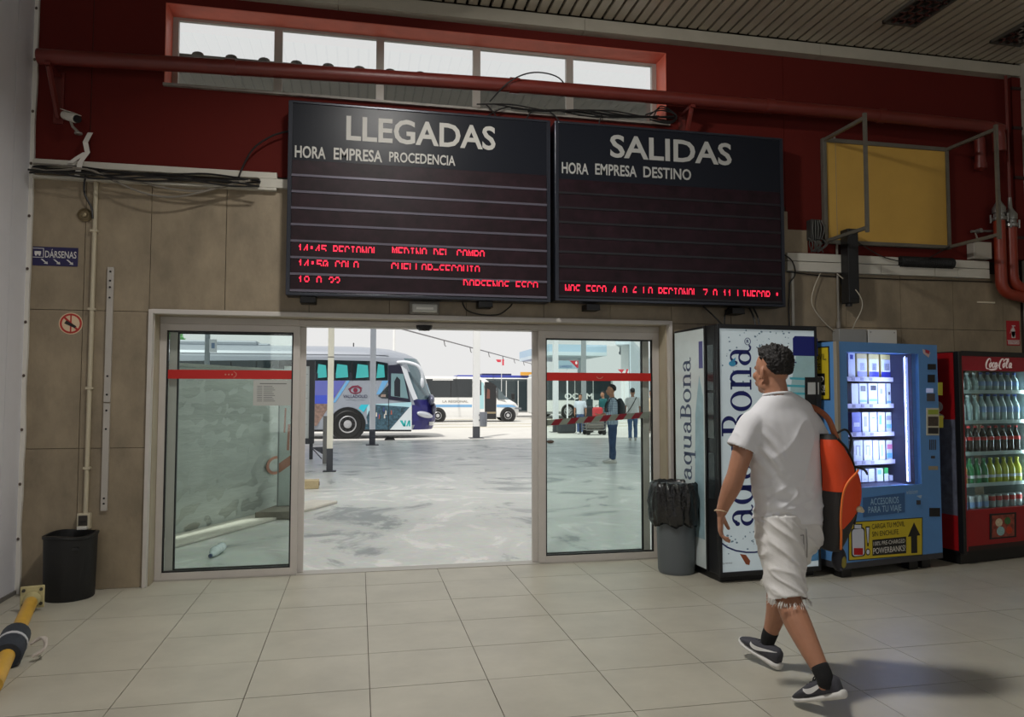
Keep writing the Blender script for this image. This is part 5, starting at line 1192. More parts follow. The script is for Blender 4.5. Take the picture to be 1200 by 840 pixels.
    def creases(p, n):
        w = .012*(ridge(V((p.x*7+p.z*5, p.y*6, p.z*12+p.x*10)), 6)-.35)+.005*noise.noise(V((p.x*9, p.y*9, p.z*24+p.x*20)))+.0015*math.sin(p.z*60+p.x*40+9*noise.noise(p*7))*max(0, min(1, (.8-p.z)/.2))*abs(noise.noise(p*5+V((3, 0, 0))))*2
        if p.z < .52: w += .010*noise.noise(V((p.x*45, p.y*45, 2)))*(.52-p.z)/.06*.6
        return w
    so = fuse(m, 'shorts', sh_m, t, .006, 3, shape=creases, open_below=lambda c, n: n.z < -.72 and c.z < .50, label='white frayed denim shorts')
    m = MB(); random.seed(9)
    for (cx, cy, cz, r) in ((2.068, 3.315, .452, .092), (2.200, 3.615, .458, .087)):
        for k in range(170):
            a = random.uniform(0, 2*PI); p = V((cx+r*math.cos(a), cy+r*math.sin(a)*1.0, cz+.012+random.uniform(-.004, .008)))
            m.tube([p, p+V((.01*math.cos(a)+random.uniform(-.006, .006), .01*math.sin(a), -random.uniform(.008, .026)))], .0010, 3)
    fh_ = m.build('frayed_hem', mat('white_thread', (222, 220, 216), .9), so); fh_['kind'] = 'stuff'
    m = MB(); P3 = lambda x, z: V((x, 3.45-.130*math.sqrt(max(0, 1-((x-2.163)/.185)**2))-.012, z))
    m.tube([P3(2.05, .775), P3(2.10, .765), P3(2.15, .77)], .003, 5); m.tube([P3(2.05, .775), P3(2.052, .69), P3(2.10, .665), P3(2.15, .69), P3(2.15, .77)], .0025, 5); m.tube([P3(2.165, .80), P3(2.168, .72), P3(2.165, .66)], .003, 5)
    m.build('pocket_seams', mat('seam_grey', (150, 148, 146), .9), so, smooth='all')
    # socks and shoes
    sock = mat('black_sock', (20, 20, 22), .9, bump=(200, .2))
    for pts in ([(2.085, 3.105, .215, .0385, .043), (2.090, 3.072, .17, .036, .041), (2.090, 3.072, .135, .030, .034)], [(2.186, 3.678, .195, .038, .043), (2.180, 3.70, .145, .035, .041), (2.177, 3.710, .11, .030, .034)]):
        m = MB(); limb(m, pts, V((.95, .3, 0)), 16, 3, False); m.build('sock', sock, t, smooth='all')
    su = mat('shoe_grey_mesh', (66, 66, 74), .75, bump=(260, .25)); so_ = mat('shoe_white_sole', (214, 212, 208), .6); sw = mat('mark_white', (226, 226, 226), .5); lc = mat('lace_black', (24, 24, 26), .8)
    a1 = math.radians(114); shoe(t, (2.140, 3.005, .103), a1, -.38, .262, su, so_, sw, lc)
    a2 = math.radians(108); shoe(t, (2.198, 3.635, .004), a2, .26, .268, su, so_, sw, lc)
    m = MB(); w = V((1.811, 3.50, .872)); m.tube([w+V((.032*math.cos(a), .034*math.sin(a), .004*math.sin(2*a))) for a in [2*PI*k/20 for k in range(21)]], .0035, 5); m.build('bracelet', mat('pale_bracelet', (196, 170, 140), .6), t, smooth='all')
    return t
walking_man()
def backpack():
    t = thing('backpack', 'orange and dark grey backpack hanging from the right shoulder of the walking man', 'backpack', (2.37, 3.36, .7))
    org_m = mat('bag_orange', (218, 70, 22), .6, bump=(120, .12)); gry = mat('bag_charcoal', (50, 48, 48), .65, bump=(120, .12)); pip = mat('piping_orange', (236, 120, 50), .5)
    # outline in the side view: back edge against the man, front edge bulging out
    L_ = [(.68, 2.335, .030, .06), (.74, 2.345, .050, .085), (.84, 2.362, .075, .10), (.95, 2.378, .092, .11), (1.05, 2.375, .085, .11), (1.14, 2.350, .066, .10), (1.22, 2.330, .045, .075), (1.26, 2.322, .025, .05)]
    m = MB(); rings = []
    for z, x, a, b in [p for p in spline(L_, 4)]:
        ring = []
        for k in range(22):
            th = 2*PI*k/22; c_, s_ = math.cos(th), math.sin(th)
            ring.append(V((x+a*abs(c_)**.75*(1 if c_ > 0 else -1), 3.365+b*abs(s_)**.75*(1 if s_ > 0 else -1)+.006*noise.noise(V((z*9, th, 1))), z)))
        rings.append(ring)
    m.rings(rings); body = m.build('main_compartment', gry, t, smooth='all')
    # orange panels wrap the near face
    def patch(z0, z1, u0, u1, off, mm, nm, par):
        """u runs over the near face from -1 (inner edge) to 1 (outer edge); limits are functions of z"""
        m = MB(); vs = []; fs = []; nz, nu = 14, 8
        pr = spline(L_, 8)
        for i in range(nz+1):
            z = z0+(z1-z0)*i/nz; q = min(pr, key=lambda p: abs(p[0]-z)); j = pr.index(q)
            q2 = pr[min(j+1, len(pr)-1)] if z >= q[0] else pr[max(j-1, 0)]; tt = 0 if abs(q2[0]-q[0]) < 1e-6 else (z-q[0])/(q2[0]-q[0])
            x, a, b = [q[k]*(1-tt)+q2[k]*tt for k in (1, 2, 3)]
            for k in range(nu+1):
                u = u0(z)+(u1(z)-u0(z))*k/nu; th = -PI/2+u*PI/2; c_, s_ = math.cos(th), math.sin(th)
                vs.append(V((x+(a+off)*abs(c_)**.75*(1 if c_ > 0 else -1), 3.365+(b+off)*abs(s_)**.75*(1 if s_ > 0 else -1), z)))
        for i in range(nz):
            for k in range(nu): fs.append((i*(nu+1)+k, i*(nu+1)+k+1, (i+1)*(nu+1)+k+1, (i+1)*(nu+1)+k))
        m.add(vs, fs); return m.build(nm, mm, par, smooth='all')
    patch(.98, 1.235, lambda z: -.95, lambda z: .35-.9*max(0, (1.12-z)/.14)*.6, .004, org_m, 'upper_panel', t)
    patch(.80, 1.075, lambda z: -.22+.25*max(0, (z-.98)/.1), lambda z: .42-.5*max(0, (.92-z)/.12), .006, org_m, 'pocket_panel', t)
    patch(.86, .98, lambda z: .62, lambda z: .86, .005, org_m, 'side_flash', t)
    m = MB()
    def on(z, u, off=.010):
        pr = spline(L_, 8); q = min(pr, key=lambda p: abs(p[0]-z)); th = -PI/2+u*PI/2; c_, s_ = math.cos(th), math.sin(th)
        return V((q[1]+(q[2]+off)*abs(c_)**.75*(1 if c_ > 0 else -1), 3.365+(q[3]+off)*abs(s_)**.75*(1 if s_ > 0 else -1), q[0]))
    m.tube(spline([on(1.085, .5), on(1.07, .2), on(1.03, -.1), on(.96, -.24), on(.86, -.24), on(.77, -.15), on(.70, .0)], 6), .006, 6); m.build('piping', pip, t, smooth='all')
    m = MB(); m.tube(spline([on(1.24, .1), on(1.18, .5), on(1.10, .8), on(1.02, .95), on(.92, .9), on(.82, .7)], 6), .006, 6); m.build('zip', mat('zip_black', (20, 20, 22), .5), t, smooth='all')
    strap_m = mat('strap_brown_orange', (150, 84, 52), .6)
    m = MB(); q = spline([(2.275, 3.52, 1.30), (2.262, 3.50, 1.375), (2.268, 3.44, 1.398), (2.290, 3.375, 1.380), (2.325, 3.345, 1.335), (2.345, 3.325, 1.26), (2.372, 3.315, 1.19), (2.40, 3.30, 1.13)], 5)
    m.tube(q, .016, 8, flat=.4); m.build('shoulder_strap', strap_m, t, smooth='all', label='worn brown orange shoulder strap')
    m = MB(); m.tube(spline([(2.335, 3.33, 1.25), (2.39, 3.31, 1.285), (2.425, 3.31, 1.25), (2.42, 3.31, 1.19), (2.40, 3.31, 1.14)], 5), .006, 6); m.tube(spline([(2.43, 3.30, 1.10), (2.48, 3.29, 1.085), (2.50, 3.29, 1.06)], 4), .006, 6); m.build('loop', mat('zip_black', (20, 20, 22), .5), t, smooth='all')
    m = MB(); p = on(.90, .30, .012); m.ball(p, (.02, .012, .016), 10, 7); m.ball(p+V((.014, 0, -.008)), (.012, .01, .01), 8, 6); m.build('toggle', mat('toggle_cream', (206, 190, 160), .5), t, smooth='all')
    m = MB(); m.ball((2.372, 3.35, .635), (.038, .03, .062), 14, 9); m.build('hanging_pouch', mat('pouch_navy', (28, 28, 38), .6), t, smooth='all'); m = MB(); m.ball((2.380, 3.325, .625), (.016, .008, .030), 10, 7); m.build('pouch_print', mat('pouch_yellow', (140, 130, 50), .6), t, smooth='all')
    m = MB(); m.tube([(2.372, 3.35, .69), (2.36, 3.345, .74)], .006, 6); m.build('cord', mat('zip_black', (20, 20, 22), .5), t, smooth='all')
    m = MB(); m.ball((2.322, 3.36, .735), (.018, .014, .03), 10, 7); m.build('strap_end', mat('strap_dark_red', (110, 36, 26), .6), t, smooth='all')
backpack()

# ---------------------------------------------------------------- people on the platforms
def bystander(name_label, x, y, ang, h, shirt_c, trouser_c, shoe_c, arms='down', pattern=None, bag=None, walk=0.0, hairc=None, vox=.014):
    """a standing figure: ang = facing, arms = pose"""
    t = thing('person', name_label, 'person', (x, y, 0)); k = h/1.74
    F = V((math.cos(ang), math.sin(ang), 0)); S = V((F.y, -F.x, 0)); U = V((0, 0, 1)); o = V((x, y, 0))
    P = lambda f, s, u: o+(F*f+S*s+U*u)*k
    def Q(f, s, u, a, b=None): return (*P(f, s, u), a*k, (b or a)*k)
    hc = P(.03, 0, 1.60); b = MB(); head_solids(b, hc, F, S, k)
    limb(b, [Q(0, 0, 1.38, .06), Q(.005, 0, 1.46, .056), Q(.015, 0, 1.55, .055)], S)
    limb(b, [Q(0, 0, .90, .15, .10), Q(0, 0, 1.1, .14, .10), Q(0, 0, 1.3, .17, .10), Q(0, 0, 1.4, .10, .07)], S)
    A = {}
    for s in (-1, 1):
        if arms == 'down' or (arms == 'swing'): sw = .10*s*(arms == 'swing'); el, wr, hd = (sw*.4-.02, s*.235, 1.10), (.05+sw, s*.245, .87), V((.1, 0, -1))
        else: el, wr, hd = (.02, s*.225, 1.10), (.24, s*.15, 1.05), V((1, -s*.25, 0))
        A[s] = (el, wr)
        limb(b, [Q(0, s*.175, 1.37, .052), Q(-.005, s*.21, 1.24, .047), Q(*el, .040), Q((el[0]+wr[0])/2, (el[1]+wr[1])/2, (el[2]+wr[2])/2, .036), Q(*wr, .026)], F)
        D = F*hd.x+S*hd.y+U*hd.z; hand_solids(b, P(*wr), D, -S*s if arms != 'front' else U*1.0, F if arms != 'front' else -S*s, k, (.5, .6, .7, .8), .5)
        fx = walk*s
        limb(b, [Q(0, s*.085, .88, .085), Q(fx*.4, s*.09, .62, .07), Q(fx*.6, s*.09, .48, .055), Q(fx*.8, s*.09, .36, .055), Q(fx, s*.09, .10, .036), Q(fx+.03, s*.09, .06, .035)], S)
    fuse(b, 'body', skin, t, vox*k, 2)
    face_parts(t, hc, F, S, k); hair_cap(t, hc, F, S, k*1.06, hairc or hair2, .028, .008, -.05, (28, 18), 14)
    sm = pattern or mat('shirt_%d_%d_%d' % shirt_c, shirt_c, .8); m = MB()
    limb(m, [Q(0, 0, .84, .175, .125), Q(0, 0, .98, .172, .122), Q(0, 0, 1.15, .175, .125), Q(0, 0, 1.3, .185, .122), Q(0, 0, 1.385, .135, .09), Q(0, 0, 1.44, .07, .068)], S, 18, cap=False)
    for s in (-1, 1):
        el, wr = A[s]; long_ = arms == 'front' or bool(pattern); e2 = tuple(el[i]*.35+wr[i]*.65 for i in range(3)) if long_ else (el[0]*.8, el[1]*.98, 1.14)
        pts = [Q(0, s*.13, 1.36, .06), Q(0, s*.18, 1.36, .066), Q(-.004, s*.212, 1.24, .06)]+([Q(*el, .053), Q(*e2, .045)] if long_ else [Q(*e2, .058)])
        limb(m, pts, F, 14, cap=False)
    fuse(m, 'shirt', sm, t, vox*k, 2, shape=lambda p, n: .010*noise.noise(p*7))
    tm = mat('trousers_%d_%d_%d' % trouser_c, trouser_c, .85, var=(9, .18)); m = MB()
    limb(m, [Q(0, 0, .82, .165, .115), Q(0, 0, .95, .165, .118)], S, 16)
    for s in (-1, 1):
        fx = walk*s; limb(m, [Q(0, s*.085, .84, .095), Q(fx*.4, s*.09, .62, .085), Q(fx*.6, s*.09, .48, .072), Q(fx*.85, s*.09, .25, .064), Q(fx, s*.09, .075, .062)], S, 14, cap=False)
    fuse(m, 'trousers', tm, t, vox*k, 2, shape=lambda p, n: .010*noise.noise(p*9))
    for s in (-1, 1):
        hp_ = P(walk*s-.07, s*.09, 0); shoe(t, hp_, ang, 0, .28*k, mat('shoe_%d_%d_%d' % shoe_c, shoe_c, .6), mat('shoe_sole_pale', (200, 198, 192), .6))
    if bag == 'backpack':
        m = MB(); limb(m, [Q(-.17, .04, 1.0, .13, .07), Q(-.20, .04, 1.1, .155, .095), Q(-.20, .04, 1.25, .15, .09), Q(-.17, .04, 1.38, .11, .06)], S, 14); m.build('backpack', mat('pack_dark', (44, 50, 54), .7), t, smooth='all')
        for s in (-1, 1):
            m = MB(); m.tube(spline([P(-.12, s*.11, 1.36), P(.0, s*.115, 1.44), P(.125, s*.12, 1.30), P(.12, s*.15, 1.12), P(-.05, s*.18, 1.02)], 4), .016*k, 6); m.build('strap', mat('pack_dark', (44, 50, 54), .7), t, smooth='all')
    if bag == 'strap':
        m = MB(); m.tube(spline([P(.06, .14, 1.40), P(-.05, .12, 1.42), P(-.14, .02, 1.22), P(-.135, -.12, 1.0), P(-.08, -.20, .90)], 4), .014*k, 6); m.build('cross_strap', mat('strap_dark', (60, 56, 54), .7), t, smooth='all')
        m = MB(); m.obox(P(-.04, -.235, .82), .07, .20, .16, Matrix((S, F, U)).transposed()); m.build('shoulder_bag', mat('strap_dark', (60, 56, 54), .7), t, bevel=.02)
    return t
ck = bpy.data.materials.new('checked_shirt'); ck.use_nodes = True; nt = ck.node_tree; bb_ = nt.nodes['Principled BSDF']; g_ = nt.nodes.new('ShaderNodeNewGeometry')
sep = nt.nodes.new('ShaderNodeSeparateXYZ'); nt.links.new(g_.outputs['Position'], sep.inputs[0]); mul = None
outs = []
for ax in ('Z', 'X'):
    mm_ = nt.nodes.new('ShaderNodeMath'); mm_.operation = 'MULTIPLY'; mm_.inputs[1].default_value = 26; nt.links.new(sep.outputs[ax], mm_.inputs[0])
    fr_ = nt.nodes.new('ShaderNodeMath'); fr_.operation = 'FRACT'; nt.links.new(mm_.outputs[0], fr_.inputs[0])
    gt_ = nt.nodes.new('ShaderNodeMath'); gt_.operation = 'GREATER_THAN'; gt_.inputs[1].default_value = .62; nt.links.new(fr_.outputs[0], gt_.inputs[0]); outs.append(gt_)
ad_ = nt.nodes.new('ShaderNodeMath'); ad_.operation = 'ADD'; nt.links.new(outs[0].outputs[0], ad_.inputs[0]); nt.links.new(outs[1].outputs[0], ad_.inputs[1])
rp_ = nt.nodes.new('ShaderNodeValToRGB'); rp_.color_ramp.elements[0].color = (*lin((170, 184, 196)), 1); rp_.color_ramp.elements[1].color = (*lin((84, 104, 128)), 1); hf_ = nt.nodes.new('ShaderNodeMath'); hf_.operation = 'MULTIPLY'; hf_.inputs[1].default_value = .5
nt.links.new(ad_.outputs[0], hf_.inputs[0]); nt.links.new(hf_.outputs[0], rp_.inputs[0]); nt.links.new(rp_.outputs[0], bb_.inputs['Base Color']); bb_.inputs['Roughness'].default_value = .85
bystander('man in a checked blue shirt and jeans with a backpack outside the right pane', 5.46, 15.5, math.radians(168), 1.72, (170, 184, 196), (52, 72, 104), (206, 204, 200), 'front', ck, 'backpack')
bystander('person in a white shirt with a dark cross strap walking outside', 8.88, 23.2, math.radians(70), 1.73, (232, 230, 226), (86, 112, 150), (190, 184, 176), 'swing', None, 'strap', .14, vox=.02)
bystander('person in a teal top standing behind the checked shirt man', 9.55, 28.2, math.radians(200), 1.66, (30, 92, 96), (50, 54, 64), (60, 60, 60), 'down', vox=.022)
bystander('person in a pale top with dark hair near the luggage outside', 8.42, 27.6, math.radians(250), 1.55, (206, 214, 226), (70, 90, 130), (200, 200, 200), 'down', vox=.022)
bystander('person in beige at the far right edge of the right pane', 11.35, 27.6, math.radians(240), 1.7, (196, 176, 150), (90, 84, 80), (90, 80, 70), 'swing', vox=.022)
# ================================================================== outside
# --- poles
pole_w = mat('pole_cream_white', (236, 232, 216), .5, var=(3, .06)); pole_g = mat('pole_pale_grey', (228, 230, 234), .5); pole_d = mat('pole_dark_base', (66, 68, 74), .6)
def pole(x, y, w, zb, top, m_, lab, band=None):
    t = thing('platform_pole', lab, 'pole', (x, y, 0), 'poles on the platforms')
    MB().box(x-w, x+w, y-w, y+w, zb, top).build('shaft', m_, t, bevel=.006); MB().box(x-w-.003, x+w+.003, y-w-.003, y+w+.003, 0, zb).build('painted_base', pole_d, t, bevel=.004)
    for z in band or (): MB().box(x-w-.004, x+w+.004, y-w-.004, y+w+.004, z, z+.015).build('joint', pole_d, t)
    MB().box(x-w*2.2, x+w*2.2, y-w*2.2, y+w*2.2, -.004, .012).build('base_plate', pole_d, t)
    return t
pole(-.535, 14.8, .056, .44, 4.36, pole_w, 'cream pole nearest the doorway, in front of the coach', (2.2, 2.9))
pole(.41, 22.5, .085, .46, 4.36, pole_g, 'pale grey pole beside the coach door', ())
pole(4.03, 25.6, .11, .40, 4.4, mat('pole_bright_white', (232, 232, 230), .5), 'white pole carrying a grey litter bin', ())
pole(7.86, 29.2, .10, .46, 5.6, pole_g, 'pale grey pole behind the left part of the right pane', ())
pole(9.12, 29.4, .085, .40, 5.6, mat('pole_steel_grey', (150, 156, 160), .5), 'steel grey pole left of the checked shirt man', ())
pole(-3.79, 20, .055, .4, 5.2, mat('pole_steel_grey', (150, 156, 160), .5), 'grey pole with a small white sign above the barrier wall', ())
t = thing('stop_sign_board', 'small white stop board on the pole above the barrier wall', 'sign', (-3.65, 19.93, 2.5)); MB().box(-3.73, -3.55, 19.92, 19.94, 2.56, 2.89).build('board', mat('sign_white2', (226, 226, 230), .5), t); MB().box(-3.68, -3.60, 19.915, 19.92, 2.66, 2.8).build('symbol', mat('sign_blue_grey', (120, 140, 170), .5), t)
t = thing('litter_bin', 'grey litter bin hung on the white pole outside', 'bin', (4.24, 25.45, .4)); MB().lathe([(.115, 0), (.125, .02), (.135, .47), (.135, .5), (.12, .5), (.115, .4)], (4.25, 25.42, .40), 18).build('drum', mat('litter_grey', (130, 134, 142), .45, .2), t, smooth=True)
m = MB(); m.box(4.10, 4.28, 25.47, 25.50, .60, .64); m.box(4.10, 4.28, 25.47, 25.50, .78, .82); m.build('hanger', pole_d, t)
# --- post with bracket, timetable case
t = thing('guide_post', 'short grey post with a triangular bracket behind the cream pole', 'post', (-.69, 16.5, 0)); MB().box(-.745, -.655, 16.47, 16.53, 0, 1.02).build('post', mat('post_grey', (112, 112, 110), .6), t, bevel=.004)
m = MB(); m.prism([(-.745, 16.49, .36), (-.745, 16.49, .20), (-.98, 16.49, .35)], (0, .02, 0)); m.build('bracket', pole_d, t); MB().tube([(-.98, 16.5, .35), (-.76, 16.5, .10)], .012, 6).build('stay', pole_d, t)
t = thing('timetable_case', 'tall dark framed timetable case beside the coach', 'panel', (-1.4, 17.7, 0)); fm = mat('case_dark_frame', (50, 52, 56), .4)
m = MB(); m.box(-1.115, -.995, 17.66, 17.78, .36, 2.26); m.box(-1.80, -1.68, 17.66, 17.78, .36, 2.26); m.box(-1.68, -1.115, 17.66, 17.78, 2.14, 2.26); m.box(-1.68, -1.115, 17.66, 17.78, .36, .48); m.build('frame', fm, t, bevel=.01)
MB().box(-1.68, -1.115, 17.70, 17.74, .48, 2.14).build('backing', mat('case_pale_back', (206, 210, 206), .5), t)
m = MB()
for z in (.8, 1.1, 1.4, 1.7, 1.95): m.box(-1.64, -1.15, 17.694, 17.70, z, z+.006)
m.build('printed_rules', mat('print_grey', (120, 122, 120), .7), t)
for x in (-1.72, -1.06): MB().box(x-.04, x+.04, 17.69, 17.75, 0, .36).build('leg', fm, t)
# --- barrier wall seen through the left pane
bw_m = mat('barrier_grey_render', (190, 196, 190), .85, var=(1.6, .14), bump=(9, .5), stretch=(.6, .6, 3))
A, B = V((-2.78, 6.48, 0)), V((-.95, 9.95, 0)); d = (B-A).normalized(); nn = V((-d.y, d.x, 0))
t = thing('barrier_wall', 'rough grey rendered barrier wall behind the left glass pane', 'wall', A)
m = MB(); N = 60; NZ = 26; vs = []; fs = []; L = (B-A).length; random.seed(4)
for j in range(NZ+1):
    for i in range(N+1):
        p = A+d*(L*i/N)+V((0, 0, 1.76*j/NZ)); r = .012*noise.noise(V((i*.12, j*.9, 0)))+.010*noise.noise(V((i*.5, j*.7, 3)))
        if j in (0, NZ) or i in (0, N): r = 0
        vs.append(p-nn*r)
for j in range(NZ):
    for i in range(N): a = j*(N+1)+i; fs.append((a, a+1, a+N+2, a+N+1))
m.add(vs, fs); m.prism([A+nn*.001, B+nn*.001, B+nn*.14, A+nn*.14], (0, 0, 1.76)); m.build('rendered_face', bw_m, t, smooth='all')
m = MB(); m.prism([A-nn*.02+V((0, 0, 1.76)), B-nn*.02+V((0, 0, 1.76)), B+nn*.16+V((0, 0, 1.76)), A+nn*.16+V((0, 0, 1.76))], (0, 0, .035)); m.build('coping', mat('coping_grey', (170, 174, 168), .8, var=(4, .1)), t)
pw = Plane(A-nn*.016, d, (0, 0, 1)); om = mat('orange_paint_faded', (190, 128, 104), .7)
m = MB(); ca, cb = pw.at(323, 545); pw.arc(m, ca, cb, .20, .115, .055, .034, 40, 320, .004); m.build('painted_letter', om, t, label='faded orange painted letter')
t = thing('hoarding_panel', 'white hoarding panel with orange marks at the end of the barrier wall', 'panel', (-.88, 9.6, 0)); pm = mat('hoarding_white', (206, 218, 214), .6, var=(6, .06))
MB().box(-.955, -.815, 9.58, 9.62, .10, 1.34).build('sheet', pm, t, bevel=.004); m = MB(); m.box(-.972, -.955, 9.575, 9.63, .08, 1.34); m.build('edge_post', mat('hoarding_edge', (140, 148, 146), .6), t)
pq = Plane((-.955, 9.578, 0), (1, 0, 0), (0, 0, 1)); m = MB(); pq.poly(m, [(.0, .50), (.14, .60), (.14, .72), (.0, .62)], .002); pq.poly(m, [(.05, 1.0), (.07, 1.0), (.08, 1.3), (.06, 1.3)], .002); pq.poly(m, [(.09, .78), (.12, .78), (.13, 1.1), (.10, 1.1)], .002); m.build('painted_marks', om, t)
t = thing('timber_block', 'grey timber foot under the hoarding panel', 'plank', (-.9, 9.3, 0)); m = MB(); m.prism([(-1.17, 9.14, 0), (-.70, 9.14, 0), (-.70, 9.75, 0), (-.98, 9.75, 0)], (0, 0, .095)); m.build('block', mat('timber_grey', (128, 122, 110), .8, var=(12, .2)), t, bevel=.006)
t = thing('timber_offcut', 'short pale timber offcut lying beyond the left door', 'block', (-.74, 12.1, 0)); MB().box(-.90, -.60, 12.05, 12.28, 0, .13).build('block', mat('timber_pale', (196, 178, 140), .7, var=(10, .15)), t, bevel=.006); MB().cyl((-.59, 12.16, .07), (-.602, 12.16, .07), .03, n=10).build('knot', mat('timber_knot', (120, 90, 60), .8), t)
t = thing('plastic_bottle', 'crushed clear plastic bottle lying outside the left pane', 'bottle', (-1.2, 7.0, 0)); c = floor_at(247, 654); e = floor_at(268, 641); dd = (e-c).normalized()
m = MB(); pr = []; n = 16; L = .29
for k in range(n+1):
    u = k/n; r = .044 if u < .72 else .044-(u-.72)/.28*.028; r *= 1+.14*noise.noise(V((u*11, 2, 0))); pr.append(r)
m.tube([c+dd*(L*(1-k/n))+V((0, 0, .042-.012*(k > 12))) for k in range(n+1)], pr, 12); m.build('body', mat('bottle_clear_pale', (216, 226, 228), .12, spec=.8, bump=(40, .4)), t, smooth='all')
q = c-dd*.002+V((0, 0, .024)); MB().cyl(q, q-dd*.02, .017, n=12).build('cap', mat('cap_blue_dark', (50, 70, 110), .4), t, smooth=True)

# --- coach
def slices(levels, front, halfw, rear, y0, nfront=10, nrear=3, expo=2.6):
    """stack of plan outlines: levels of z; front(z), halfw(z); width axis starts at side plane y0"""
    rings = []
    for z in levels:
        w = halfw(z); fx = front(z); cy = y0+halfw(1.2); dep = min(1.5, 1.35*w); ring = []
        ring.append(V((rear(z), cy-w, z)))
        for k in range(nfront+1):
            th = -PI/2+PI*k/nfront; cs, sn = math.cos(th), math.sin(th)
            ring.append(V((fx-dep+dep*abs(cs)**(2/expo), cy+w*abs(sn)**(2/expo)*(1 if sn > 0 else -1), z)))
        ring.append(V((rear(z), cy+w, z))); rings.append(ring)
    return rings
def interp(tab): 
    def f(z):
        for (z0, v0), (z1, v1) in zip(tab, tab[1:]):
            if z <= z1: return v0+(v1-v0)*max(0, (z-z0)/(z1-z0))
        return tab[-1][1]
    return f
def shell(rings, parts, parent):
    """split the skin of a vehicle into named parts by a test on face centres"""
    n = len(rings[0]); buckets = {}
    for j in range(len(rings)-1):
        for i in range(n):
            q = [rings[j][i], rings[j][(i+1) % n], rings[j+1][(i+1) % n], rings[j+1][i]]; c = (q[0]+q[1]+q[2]+q[3])/4
            for nm, mm, test in parts:
                if test(c): buckets.setdefault((nm, mm), MB()).add(q, [(0, 1, 2, 3)]); break
    nm, mm, _ = parts[-1]
    buckets.setdefault((nm, mm), MB()).add(rings[0], [tuple(range(n))[::-1]]).add(rings[-1], [tuple(range(n))])
    return {k[0]: b.build(k[0], k[1], parent, smooth=True) for k, b in buckets.items()}
def wheel(parent, x, y, r, w=.28, rim_m=None):
    m = MB(); R = [(r*.62, 0), (r*.9, -.01), (r, .03), (r, w-.03), (r*.9, w)]
    m.rings([[V((x+q*math.cos(2*PI*k/28), y+d_, r+q*math.sin(2*PI*k/28))) for k in range(28)] for q, d_ in R], False); m.cyl((x, y+w-.02, r), (x, y+w, r), r*.9, n=24); ty = m.build('tyre', rubber, parent, smooth=True)
    m = MB(); R = [(r*.60, .0), (r*.56, -.008), (r*.50, .03), (r*.30, .035), (r*.26, -.02), (r*.14, -.03)]
    m.rings([[V((x+q*math.cos(2*PI*k/24), y+d_-.004, r+q*math.sin(2*PI*k/24))) for k in range(24)] for q, d_ in R], False); m.cyl((x, y-.034, r), (x, y+.02, r), r*.14, n=16); ri = m.build('rim', rim_m or mat('rim_silver', (196, 196, 198), .3, .6), ty, smooth=True)
    m = MB()
    for k in range(10): a = 2*PI*k/10; c_ = V((x+r*.44*math.cos(a), y+.04, r+r*.44*math.sin(a))); m.cyl(c_+V((0, -.03, 0)), c_, r*.07, n=8)
    m.build('wheel_nuts', mat('nut_dark', (70, 70, 72), .4, .5), ty)
CY = 25.9
t = thing('coach', 'silver tourist coach with a purple and teal side beyond the doorway', 'bus', (-3.6, CY+1.27, 0)); ct = t
silver = mat('coach_silver', (152, 158, 168), .35, .1); dglass2 = mat('coach_dark_glass', (30, 40, 44), .08, spec=.8); navyb = mat('coach_navy', (44, 42, 110), .35); tealg = mat('coach_teal_glass', (70, 176, 176), .15, spec=.7)
front = interp([(.25, 2.62), (.55, 2.75), (1.05, 2.74), (1.6, 2.55), (2.1, 2.38), (2.75, 2.12), (2.95, 1.75), (3.12, 1.1), (3.19, .3)])
halfw = interp([(.25, 1.22), (.6, 1.27), (2.75, 1.27), (2.95, 1.21), (3.1, 1.05), (3.17, .85), (3.19, .7)])
lv = [.28, .45, .6, .8, 1.0, 1.15, 1.33, 1.5, 1.7, 1.9, 2.1, 2.3, 2.5, 2.65, 2.78, 2.88, 2.97, 3.05, 3.11, 3.15, 3.18]
rings = slices(lv, front, halfw, lambda z: -9.6, CY, 16)
shell(rings, [('windscreen', mat('windscreen_glass', (92, 112, 120), .06, spec=.9), lambda c: c.x > 1.62+.0*(c.z) and 1.33 < c.z < 2.78 and c.x > 1.95-.33*(c.z-1.33)),
              ('front_bumper', navyb, lambda c: c.x > 1.78 and c.z < 1.34), ('bodywork', silver, lambda c: True)], t)
sp = Plane((0, CY, 0), (1, 0, 0), (0, 0, 1))
def cp(name, m_, pts, h=.008, lab=None, par=None):
    m = MB(); sp.pxpoly(m, pts, h, .0); return m.build(name, m_, par or ct, label=lab)
cp('window_band', dglass2, [(195, 446), (454.5, 445.5), (454.5, 425.5), (440, 423), (370, 421.5), (195, 423)], .01)
for x0, x1 in ((357, 366), (371, 382), (393, 407), (417, 431), (441, 450)): cp('far_window_view', tealg, [(x0, 443), (x1+1, 442), (x1, 428), (x0+2, 426.5)], .016)  # lighter panels paint the bright far-side windows seen through the coach
for x in (210, 240, 270, 300, 330, 386, 412, 435): cp('window_post', black, [(x, 445.5), (x+1.2, 445.5), (x+1.2, 424), (x, 424)], .02)
for x in (368, 389, 409, 433): cp('seat_back', mat('seat_dark', (28, 34, 44), .8), [(x, 445), (x+4.5, 445), (x+4.5, 437), (x+.8, 436)], .019)
cp('graphic_sky', mat('graphic_purple_blue', (98, 104, 176), .4), [(195, 472), (388, 472), (405, 446), (195, 446)], .006)
cp('graphic_blue_band', mat('graphic_royal', (66, 84, 190), .4), [(195, 473), (387, 473), (393, 463), (195, 463)], .009)
cp('graphic_city', mat('graphic_city', (132, 108, 98), .5, var=(9, .5)), [(195, 499), (371, 499), (388, 473), (195, 473)], .006)
